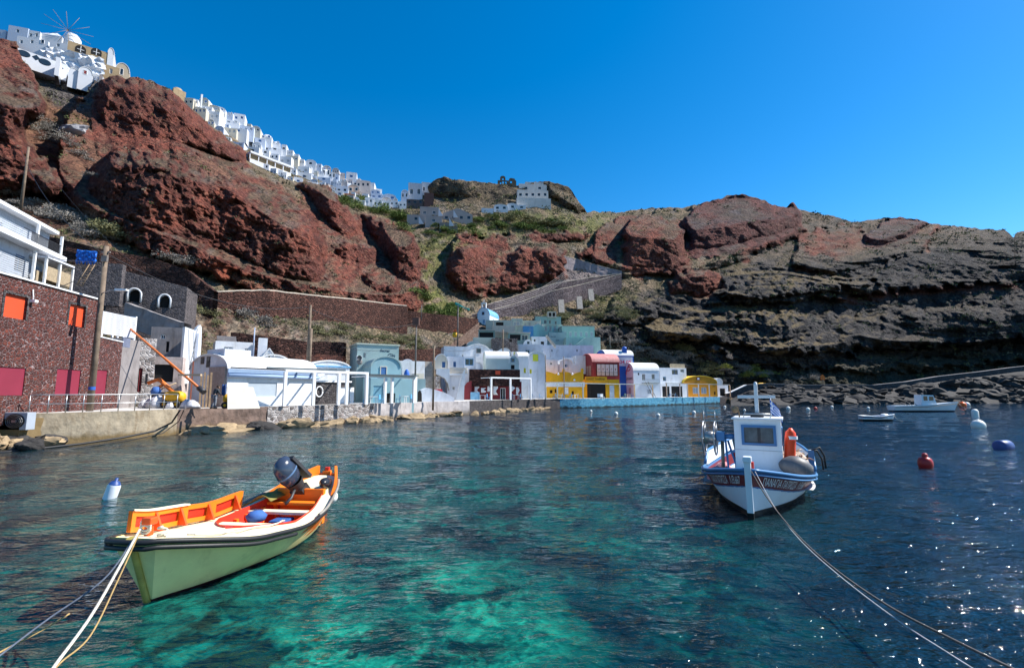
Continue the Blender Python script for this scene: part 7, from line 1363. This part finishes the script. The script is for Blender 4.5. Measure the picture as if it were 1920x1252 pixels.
mb=MB(); mb.grid([[(-.6+2.9*i/8,.1*math.sin(i*1.3),h5_+.6-.18*i-.5*(j/3)*(1-.5*i/8)+.1*math.sin(i+j)) for i in range(9)] for j in range(4)],True); mb.build('netting',surf('turquoise_net',(.02,.30,.27),.8,.3,4),p5,solid=.03)
p6,h6_=pole('bare wooden pole on the red cliff at far left',40,384,276,66,.20,.14)
p7,h7_=pole('brown pole before the stone ruin',943,668,618,88,.14,.11); p8,h8_=pole('thin pole rising from the ochre cafe terrace',1023,712,665,94,.10,.08,POLG); p9,h9_=pole('second thin pole on the ochre cafe terrace',1058,745,668,97,.12,.09,POLG)
p10,_=pole('thin flag pole on the white chimney house',474,672,614,50.5,.07,.06,surf('bluish_pole',(.3,.36,.48),.6)); p11,_=pole('small pole on the slope right of the green hotel',1144,650,630,128,.12,.1,POLG); p12,_=pole('small post on the dry slope above the red wall',790,592,572,100,.1,.08,POLG)
def wire(label,a,b,sag,r=.022,m=None):
    A=P(*a); B=P(*b); pts=[]
    for k in range(17): t=k/16; q=A.lerp(B,t); q.z-=sag*4*t*(1-t); pts.append(q-A)
    o=MB().tube(pts,r,4).build('overhead_wire',m or DGREY); o.location=A; return tag(o,label,'wire')
wire('wire from the far left cliff pole down to the thick wooden pole',(40,282,66),(190,474,31.2),1.5); wire('wire from the thick pole towards the pole behind the white house',(190,470,31.2),(576,575,48.5),1.5); wire('lower wire crossing the white roof from the thick pole to the left edge',(185,500,31.2),(-60,565,27),.8)
wire('wire from the pole behind the white house to the slim lamp box pole',(576,576,48.5),(779,606,64),1.2); wire('wire from the slim lamp box pole over the turquoise name wall',(779,640,64),(640,650,52),.8,.02); wire('wire from the brown steps pole to the pole before the ruin',(812,652,59),(943,622,88),1.6)
wire('wire climbing the left hillside below the big red cliff',(96,330,64),(330,560,52),1.,.02); wire('wire from the thick wooden pole to the villa veranda',(186,490,31.2),(0,440,40),.7,.02)
for k,(y0,y1) in enumerate(((553,508),(556,512),(559,516),(562,520),(566,524))): wire(['first','second','third','fourth','fifth'][k]+' from the top of five parallel wires strung over the zigzag path',(925,y0+14,112),(1062,y1-2,150),2.,.035,surf('wire_pale',(.3,.27,.27),.6))
# ================================================================ orange boom, mixers, rubble
A=P(232,606,40); B=P(373,727,36.5); o=empty('concrete_boom',B,0,'long orange tubular boom slanting down over the building site','boom'); d=A-B
MB().tube([d*0,d*.5,d],[.10,.09,.08],10).build('tube',surf('boom_orange',(.62,.16,.03),.5,.2,2,.2),o); MB().tube([d*.0+Vector((0,0,0)),d*-.06],.2,10).build('end_cap',DGREY,o); MB().box(-1.6,.1,-.1,.1,.9,1.05).build('wooden_brace',WOODL,o)
B2=P(330,735,37.5); o=empty('orange_machine',Vector((B2.x,B2.y,1.8)),0,'folded orange machine arm among rubble bags','machine'); mb=MB(); mb.tube([(-2.2,0,1.9),(-1.4,0,2.2),(-.2,0,1.2)],.16,8); mb.tube([(-1.8,0,1.3),(-1.,0,1.8)],.12,8); mb.build('arm',_mc['boom_orange'],o); MB().box(-1.6,-.2,-.4,.4,.2,1.2).build('engine_block',DGREY,o); MB().lathe([(0,-.3),(.3,-.25),(.35,0),(.2,.3),(0,.32)],10,c=(-1.2,-.5,1.3)).build('blue_cloth',surf('blue_cloth',(0,0,0)),o)
MB().tube([(-2.6,.2,.0),(-1.2,.2,1.5),(-.2,.2,1.9)],.05,5).build('prop',WOODL,o)
def mixer(px,yb,D,label,s=1.,ang=0):
    p=P(px,yb,D); o=empty('concrete_mixer',(p.x,p.y,1.8),ang,label,'concrete mixer'); YM=surf('machine_yellow',(.72,.38,.01),.5,.15,2,.2,.01,10,.5,(.35,.28,.2)); s_=s
    MB().lathe([(0,-.75*s_),(.3*s_,-.72*s_),(.42*s_,-.5*s_),(.42*s_,.45*s_),(.3*s_,.7*s_),(0,.72*s_)],16,M=Matrix.Translation((0,0,.85*s_))@Matrix.Rotation(R(90),4,'Y')).build('tank',YM,o); MB().box(-.8*s_,.7*s_,-.25,.25,.32*s_,.42*s_).build('chassis',DGREY,o)
    for x in (-.5,.4):
        for y in (-.35,.3): w_=MB().lathe([(.12*s_,-.05),(.28*s_,-.06),(.3*s_,0),(.28*s_,.06),(.12*s_,.05)],14,M=Matrix.Translation((x*s_,y,.3*s_))@Matrix.Rotation(R(90),4,'X')).build('wheel',BLACK,o); MB().lathe([(0,-.07),(.13*s_,-.07),(.13*s_,.07),(0,.07)],10,M=Matrix.Translation((x*s_,y,.3*s_))@Matrix.Rotation(R(90),4,'X')).build('hub',YM,w_)
    return o
mixer(326,762,37,'yellow wheeled concrete machine beside the quay railing'); m2=mixer(436,764,35.6,'yellow mixer with hanging jacket beside the leaning white board',.85,.3)
MB().grid([[(-.75+.25*i/4,-.1+.05*math.sin(i),1.75-.8*j/4+.04*math.sin(i*2)) for i in range(5)] for j in range(5)],True).build('blue_jacket',surf('blue_jacket',(.03,.07,.20),.85,.2),m2,solid=.06)
p=P(455,764,35.2); o=empty('leaning_board',(p.x,p.y,1.8),.85,'large pale plywood board leaning by the mixer','board'); MB().prism([(-1.0,0),(1.2,0),(.75,1.62),(-1.0,1.62)],'y',-.02,.02,M=Matrix.Rotation(R(-12),4,'X')).build('board',surf('cream_board',(.62,.58,.50),.8,.1),o)
SACK=surf('sack_white',(.52,.52,.55),.85,.2,5,.5,.03,12,.5,(.3,.27,.25))
for k,(x,D,s) in enumerate(((283,37.5,.55),(296,37,.7),(306,38,.5),(350,36.5,.5),(360,36,.45),(272,38.2,.45),(318,36.2,.35),(341,37.4,.4))):
    p=P(x,760,D); o=empty('rubble_sack',(p.x,p.y,1.8),k*.9,'white rubble sack on the quay %s'%(['left of the engine','biggest, beside the mixer','behind the mixer','right of the mixer','nearest the dark wedge','leftmost, by the doorway','small, before the mixer','small, behind the right mixer end'][k]),'sack'); MB().grid([[(s*1.1*math.cos(a)*q_*(1+.12*math.sin(3*a+k)),s*.8*math.sin(a)*q_,s*1.3*math.sqrt(max(0,1-q_*q_*.99))*(1+.1*math.sin(5*a))) for a in [i*math.pi/8 for i in range(17)]] for q_ in (1.,1.05,.9,.65,.3,.02)],True).build('sack',SACK,o)
p=P(372,760,38); o=empty('plank_stack',(p.x,p.y,1.8),.6,'upright timber planks leaning at the grey vault end','planks')
for k in range(4): MB().box(k*.22,k*.22+.14,0,.05,0,2.6+.2*(k%2),M=Matrix.Rotation(R(-8),4,'X')).build('plank',WOOD,o)
MB().box(-.6,-.5,0,.08,0,3.6).build('red_prop',surf('rusty_prop',(.25,.08,.05),.7),o)
# fan unit at the left end of the quay
p=P(-10,806,26.6); o=empty('air_conditioner',p,0,'grey outdoor fan unit hanging at the left end of the quay','air conditioner'); w=57/900*26.6; h_=32/900*26.6
MB().box(0,w,0,.5,0,h_).build('casing',surf('unit_grey',(.32,.36,.42),.5,.06,2,.1),o,bevel=.02); cx_,cz_=w*.62,h_*.5; M=Matrix.Translation((cx_,-.01,cz_))@Matrix.Rotation(R(90),4,'X')@Matrix.Diagonal((1.35,1,1,1)); MB().lathe([(0,.02),(h_*.40,.02),(h_*.43,.0)],24,M=M).build('fan_opening',BLACK,o); 
mb=MB()
for r_ in (.12,.2,.28,.36): mb.tube([M@Vector((h_*r_*math.cos(a),h_*r_*math.sin(a),.05)) for a in [k*math.pi/12 for k in range(25)]],.008,4)
mb.box(cx_-.12,cx_+.12,-.09,-.05,cz_-.06,cz_+.06); mb.build('fan_grille',STEEL,o)
lq=MB(); lq.box(-4.2,0,-.3,4,-2.0,.0); a_=P(46,806,26.9); r_=empty('concrete_block',(a_.x,a_.y,1.55),0,'rough concrete ledge under the fan unit','ledge'); lq.build('ledge',CONC,r_)
# ================================================================ people
def person(loc,rz,label,joints,jk,tr,skin=(.45,.27,.19),hair=(.03,.02,.015),hgt=1.75):
    """joints: dict of coordinates in body frame for a 1.75 m figure"""
    o=empty('person',loc,rz,label,'person'); J=dict(pel=(0,0,.95),wai=(0,0,1.08),che=(0,.0,1.32),nek=(0,0,1.50),hed=(0,.01,1.60),top=(0,.01,1.70),sl=(.17,0,1.43),el=(.24,.02,1.17),wl=(.22,-.10,.95),sr=(-.17,0,1.43),er=(-.24,.02,1.17),wr=(-.22,-.10,.95),hl=(.09,0,.92),kl=(.11,-.03,.50),al=(.11,.02,.09),tl=(.12,-.13,.04),hr=(-.09,0,.92),kr=(-.11,-.03,.50),ar=(-.11,.02,.09),tr=(-.12,-.13,.04)); J.update(joints)
    def skin_(name,names,edges,rad,m,parent):
        me=bpy.data.meshes.new(name); me.from_pydata([J[n] for n in names],[(names.index(a),names.index(b)) for a,b in edges],[]); ob=bpy.data.objects.new(name,me); COL.objects.link(ob); ob.parent=parent
        md=ob.modifiers.new('s','SKIN'); md.use_smooth_shade=True
        for n,v in zip(names,me.skin_vertices[0].data): v.radius=(rad[n],rad[n]*(.78 if n in('che','wai','pel') else 1)); v.use_root=(n==names[0])
        ss=ob.modifiers.new('u','SUBSURF'); ss.levels=1; ss.render_levels=1; me.materials.append(m); return ob
    rad=dict(pel=.15,wai=.14,che=.17,nek=.06,hed=.095,top=.08,sl=.075,el=.05,wl=.035,sr=.075,er=.05,wr=.035,hl=.10,kl=.068,al=.05,tl=.04,hr=.10,kr=.068,ar=.05,tr=.04)
    for s_ in 'lr':   # hands with fingers
        w_=Vector(J['w'+s_]); e_=Vector(J['e'+s_]); d_=(w_-e_).normalized(); J['p'+s_]=tuple(w_+d_*.08); rad['p'+s_]=.036
        si=d_.cross(Vector((0,1,0))).normalized()
        for k in range(4): J['f%s%d'%(s_,k)]=tuple(w_+d_*(.165-.012*abs(k-1.3))+si*(.027*(k-1.5))+Vector((0,-.015,0))); rad['f%s%d'%(s_,k)]=.009
        J['t%s9'%s_]=tuple(w_+d_*.10+si*.055+Vector((0,-.02,0))); rad['t%s9'%s_]=.010
    names=list(J); E_=[('pel','wai'),('wai','che'),('che','nek'),('nek','hed'),('hed','top'),('che','sl'),('sl','el'),('el','wl'),('che','sr'),('sr','er'),('er','wr'),('pel','hl'),('hl','kl'),('kl','al'),('al','tl'),('pel','hr'),('hr','kr'),('kr','ar'),('ar','tr')]
    for s_ in 'lr': E_+=[('w'+s_,'p'+s_),('p'+s_,'t%s9'%s_)]+[('p'+s_,'f%s%d'%(s_,k)) for k in range(4)]
    b=skin_('body',names,E_,rad,surf('skin',skin,.6,.05,3,.05),o)
    r2={k:v*1.13+.008 for k,v in rad.items()}
    skin_('jacket',['che','wai','pel','sl','el','wl','sr','er','wr'],[('che','wai'),('wai','pel'),('che','sl'),('sl','el'),('el','wl'),('che','sr'),('sr','er'),('er','wr')],r2,jk,o)
    skin_('trousers',['pel','hl','kl','al','hr','kr','ar'],[('pel','hl'),('hl','kl'),('kl','al'),('pel','hr'),('hr','kr'),('kr','ar')],r2,tr,o)
    hp=Vector(J['hed'])+Vector((0,.012,.055)); MB().lathe([(.112,-.03),(.118,.02),(.10,.08),(.05,.115),(0,.12)],14,c=hp).build('hair',surf('hair_%d'%int(hair[0]*1000),hair,.8,.2),o)
    f=MB(); fz=J['hed'][2]+.02; fy=J['hed'][1]-.10; fx=J['hed'][0]; f.prism([(fy-.03,fz-.03),(fy+.01,fz+.03),(fy+.01,fz-.03)],'x',fx-.012,fx+.012); f.box(fx-.03,fx+.03,fy-.004,fy+.02,fz-.065,fz-.055); f.build('nose_and_mouth',surf('skin_dark',(.35,.17,.13),.6,.05),o)
    for sx_ in (-1,1): MB().lathe([(0,-.012),(.012,0),(0,.012)],8,c=(fx+sx_*.035,fy+.012,fz+.012)).build('eye',DARK,o); MB().box(fx+sx_*.1-.012,fx+sx_*.1+.012,fy+.08,fy+.12,fz-.03,fz+.03).build('ear',surf('skin',skin),o)
    for s_ in 'lr': a=Vector(J['a'+s_]); MB().box(a.x-.05,a.x+.05,a.y-.19,a.y+.07,0,.10).build('shoe',surf('shoe_dark',(.03,.025,.02),.6),o,bevel=.02)
    return o
p=P(401,764,35.6); person((p.x,p.y,1.8),R(150),'person in dark grey jacket and faded jeans with cap, stooping slightly on the quay',dict(che=(0,-.10,1.30),nek=(0,-.17,1.45),hed=(0,-.22,1.54),top=(0,-.23,1.64),sl=(.17,-.10,1.40),sr=(-.17,-.10,1.40),el=(.25,-.10,1.14),er=(-.25,-.16,1.16),wl=(.20,-.28,1.0),wr=(-.18,-.34,1.02),kl=(.14,-.12,.50),al=(.16,.12,.09),tl=(.17,-.03,.04)),surf('jacket_dark',(.035,.045,.055),.85,.2,6,.3),surf('jeans_grey',(.16,.18,.22),.85,.25,8,.3))
p=P(917,749,83); person((p.x,p.y,1.8),R(10),'person in white shirt standing left of the maroon cafe doorway',{},surf('shirt_white',(.6,.6,.62),.8),surf('trousers_pale',(.4,.32,.25),.8)); p.x+=2.6
person((p.x+.2,p.y+.4,1.8),R(-20),'person in white top and dark trousers standing right of the cafe doorway',dict(wl=(.1,-.25,1.15),wr=(-.12,-.25,1.15)),surf('shirt_white',(.6,.6,.62),.8),surf('trousers_dark',(.05,.05,.08),.8))
p=P(855,632,104); 
sg2=empty('warning_sign',P(853,636,96),0,'small yellow and red warning sign by the steps near the chapel','sign'); MB().tube([(0,0,-1),(0,0,.6)],.05,6).build('post',DGREY,sg2); MB().lathe([(0,-.03),(.55,-.03),(.55,.03),(0,.03)],16,M=Matrix.Translation((0,-.05,.9))@Matrix.Rotation(R(90),4,'X')).build('plate',surf('sign_yellow',(.75,.42,.02),.6),sg2); MB().prism([(-.4,1.5),(.4,1.5),(0,2.1)],'y',-.08,-.03).build('triangle',surf('sign_redorange',(.7,.12,.02),.6),sg2)
sg3=empty('warning_sign',P(1543,716,137),0,'tiny orange warning sign on the right shore path','sign'); MB().tube([(0,0,-1),(0,0,.8)],.06,6).build('post',DGREY,sg3); MB().prism([(-.6,.6),(.6,.6),(.6,1.6),(0,2.2),(-.6,1.6)],'y',-.04,.04).build('plate',surf('sign_orange',(.75,.16,.02),.6),sg3)
p=P(1427,721,136); up=empty('upturned_boat',p,R(5),'upturned small yellow boat on the shore wall right of the quay','boat'); MB().grid([[(1.5*math.cos(a)*s_,.7*math.sin(a)*s_,.5*(1-s_**2.5)) for a in [k*math.pi/8 for k in range(17)]] for s_ in (1,.85,.6,.3,0.01)],True).build('hull',surf('boat_yellow',(.75,.42,.03),.6,.1),up); MB().box(-1.4,1.4,-.05,.05,.46,.54).build('keel',YROOF,up)
# white rocks near the gully, hut on right slope
ro=rock(RM[2].copy(),terr(132,246),(3.4,2.2,2.2),'pale grey boulder in the gully between the red cliffs',None); ro.data.materials.append(surf('pale_boulder',(.30,.30,.32),.9,.3,.6,.7,.1,3,.6,(.15,.13,.12)))
hut=H('ruined_hut','small roofless grey stone hut on the dark slope at right','hut',1381,1401,655,D=165,ang=5,raw=True); mb=MB(); fwall(mb,0,hut.w,-1,2.6,[(hut.w*.2,hut.w*.45,0,2.),(hut.w*.6,hut.w*.85,0,1.9)],0,.6); mb.box(0,hut.w,.0,2.,2.6,2.9); mb.build('wall',LAVAG,hut.root)
# ================================================================ vegetation
def bushmesh(seed,n=640,spiky=.5):
    rs=np.random.RandomState(seed); c=[]; V=[]; Fc=[]
    lob=[(rs.uniform(-.5,.5),rs.uniform(-.5,.5),rs.uniform(.1,.35),rs.uniform(.35,.6)) for _ in range(6)]
    for k in range(n):
        l=lob[k%6]; d=rs.normal(size=3); d[2]=abs(d[2])*.9; d/=np.linalg.norm(d); p=np.array(l[:3])+d*l[3]*rs.uniform(.55,1.08)
        if p[2]<-.1: p[2]=0
        L=rs.uniform(.06,.15); w=L*rs.uniform(.3,.6); a=d+rs.normal(size=3)*.6; a/=np.linalg.norm(a); b=np.cross(a,rs.normal(size=3)); b/=np.linalg.norm(b); i=len(V)
        V+= [p-b*w,p+a*L*.4-b*w*.2,p+a*L,p+b*w]; Fc.append((i,i+1,i+2,i+3))
    me=bpy.data.meshes.new('bush'); me.from_pydata([tuple(v) for v in V],[],Fc); return me
def bushmat(name,a,b):
    t=NT(name); v=t.coord(); oi=t.n('ObjectInfo'); c=t.mix(t.gr(t.noise(v,5,3),.35,.65),a,b); c=t.mix(t.math('MULTIPLY',oi.outputs['Random'],.5),c,tuple(x*1.5 for x in b)); t.i(t.b,'Base Color',c); t.i(t.b,'Roughness',.9); t.i(t.b,'Specular IOR Level',.15); return t.m
BGREY=bushmat('dry_grey_bush',(.12,.11,.10),(.23,.215,.195)); BGRN=bushmat('green_bush',(.05,.085,.02),(.13,.17,.05)); BOLV=bushmat('olive_bush',(.10,.105,.05),(.20,.19,.10)); BYEL=bushmat('yellow_green_bush',(.14,.16,.03),(.24,.24,.06))
base_b=[bushmesh(k) for k in range(4)]; BM={}
for nm,m in (('grey',BGREY),('green',BGRN),('olive',BOLV),('yellow',BYEL)):
    BM[nm]=[]
    for me in base_b: q=me.copy(); q.materials.append(m); BM[nm].append(q)
rb_=random.Random(21)
def bush(px,py,spx,kind,label,group,dz=0):
    p=terr(px,py); s=spx/900*p.y*(1.1 if kind=='grey' else 1.45); o=bpy.data.objects.new('shrub',rb_.choice(BM[kind])); COL.objects.link(o); o.location=(p.x,p.y-.15*s,p.z-.1*s+dz); o.rotation_euler=(0,0,rb_.uniform(0,6.3)); o.scale=(s*rb_.uniform(1.0,1.35),s,s*rb_.uniform(.75,1.)); return tag(o,label,'shrub',group)
ZN=[ # polygon-ish boxes: x0,x1, yline(x) centre pairs, spread, n, size range, kinds, label
 ([(62,232),(110,262),(160,300),(195,330)],14,22,(10,20),'grey','dead grey thorn bush in the gully between the red cliffs'),
 ([(20,384),(90,400),(150,420),(215,445)],13,34,(14,26),'grey','dead grey thorn bush on the bank above the villa'),
 ([(150,412),(190,430),(235,452)],8,8,(16,24),'olive','olive green bush among dead ones above the villa'),
 ([(300,478),(335,490),(365,498)],5,7,(14,26),'grey','round grey bush on the red wall left of the scree'),
 ([(355,560),(375,590),(410,600)],12,10,(10,20),'olive','olive bush on the rubble slope above the white house'),
 ([(445,582),(480,592),(510,608)],8,8,(12,22),'grey','grey bush below the long red retaining wall'),
 ([(560,616),(640,630),(700,640),(790,640)],14,20,(7,14),'olive','low dry bush on the slope above the turquoise house'),
 ([(770,560),(800,578),(840,590),(860,585)],12,18,(9,17),'green','green bush above the right end of the red wall'),
 ([(640,378),(690,392),(745,402),(762,430)],9,22,(9,16),'green','dark green bush below the ridge village'),
 ([(800,440),(880,425),(960,420),(1060,430)],14,34,(7,13),'green','green bush on the terraces under the castle rock'),
 ([(880,405),(940,408),(1010,420),(1080,430)],6,16,(9,15),'olive','round olive bush below the white cottages'),
 ([(1000,600),(1060,600),(1120,585),(1200,600)],14,22,(7,14),'olive','olive bush on the slope above the green hotel'),
 ([(1140,640),(1200,655),(1260,680),(1330,700)],14,30,(11,20),'grey','grey bush on the slope right of the blue house'),
 ([(1200,640),(1280,672),(1340,690)],12,12,(9,16),'olive','olive bush right of the blue house'),
 ([(1345,690),(1400,700),(1460,708),(1540,712)],7,18,(9,16),'grey','grey bush above the shore wall'),
 ([(1340,680),(1380,700),(1440,706)],7,8,(8,14),'yellow','yellow green bush above the shore wall')]
for line,spr,n,(s0,s1),kd,lab in ZN:
    for k in range(n):
        t=rb_.random()*(len(line)-1); i=int(t); x=line[i][0]+(line[i+1][0]-line[i][0])*(t-i)+rb_.uniform(-4,4); y=line[i][1]+(line[i+1][1]-line[i][1])*(t-i)+rb_.gauss(0,spr*.6)
        bush(x,y,rb_.uniform(s0,s1),kd,lab,lab.split(' bush')[0]+' bushes '+lab.split('bush ')[-1])
# uncountable low scrub as one object
def scrub():
    rs=np.random.RandomState(9); NRr,NCc=TVG.shape[:2]; V=[];Fc=[];C_=[]
    N_=44000; ii=rs.randint(4,NRr-2,N_); jj=rs.randint(0,NCc,N_); p=TVG[ii,jj]; red=TRED[ii,jj]; dk=TDARK[ii,jj]; up=TUP[ii,jj]
    n_=fbm(p/14,3)+.5*fbm(p/4,2); ok=(rs.rand(N_)<np.clip(.45+n_*1.4,0,1)*(1-.93*red)*(1-.72*dk))&(up>.28)&(p[:,2]>4)
    p=p[ok]; gk=sstep(-.2,.3,fbm(p/9+5,3)); n=len(p); D=p[:,1]; s=D/900*rs.uniform(1.8,6.5,n)
    M_=9; d=rs.normal(size=(n,M_,3)); d[...,2]=np.abs(d[...,2]); d/=np.linalg.norm(d,axis=2)[...,None]; c=p[:,None,:]+d*s[:,None,None]*rs.uniform(.3,.9,(n,M_,1))*np.array([1.2,1.2,.8]); 
    a=d+rs.normal(size=(n,M_,3))*.5; a/=np.linalg.norm(a,axis=2)[...,None]; b=np.cross(a,rs.normal(size=(n,M_,3))); b/=np.linalg.norm(b,axis=2)[...,None]; L=s[:,None,None]*.55
    q=np.stack([c-b*L*.5,c+a*L*.5-b*L*.1,c+a*L,c+b*L*.5],2).reshape(-1,3); f=np.arange(len(q)).reshape(-1,4)
    g1,g2,g3=np.array([.07,.08,.035]),np.array([.19,.18,.13]),np.array([.11,.14,.035]); t_=rs.rand(n)[:,None]; col=g1*(1-t_)+g2*t_; col=np.where((gk>.6)[:,None],col*.5+g3*.5,col); col=np.repeat(col,M_*4,0)
    t=NT('scrub_leaves'); at=t.n('Attribute',attribute_name='Col'); t.l(at,0,t.b,'Base Color'); t.i(t.b,'Roughness',.95); t.i(t.b,'Specular IOR Level',.1)
    o=npmesh('hillside_scrub',q,f,t.m,False,col); tag(o,'low dry scrub and grass tufts covering the slopes','scrub',kind='stuff')
scrub()
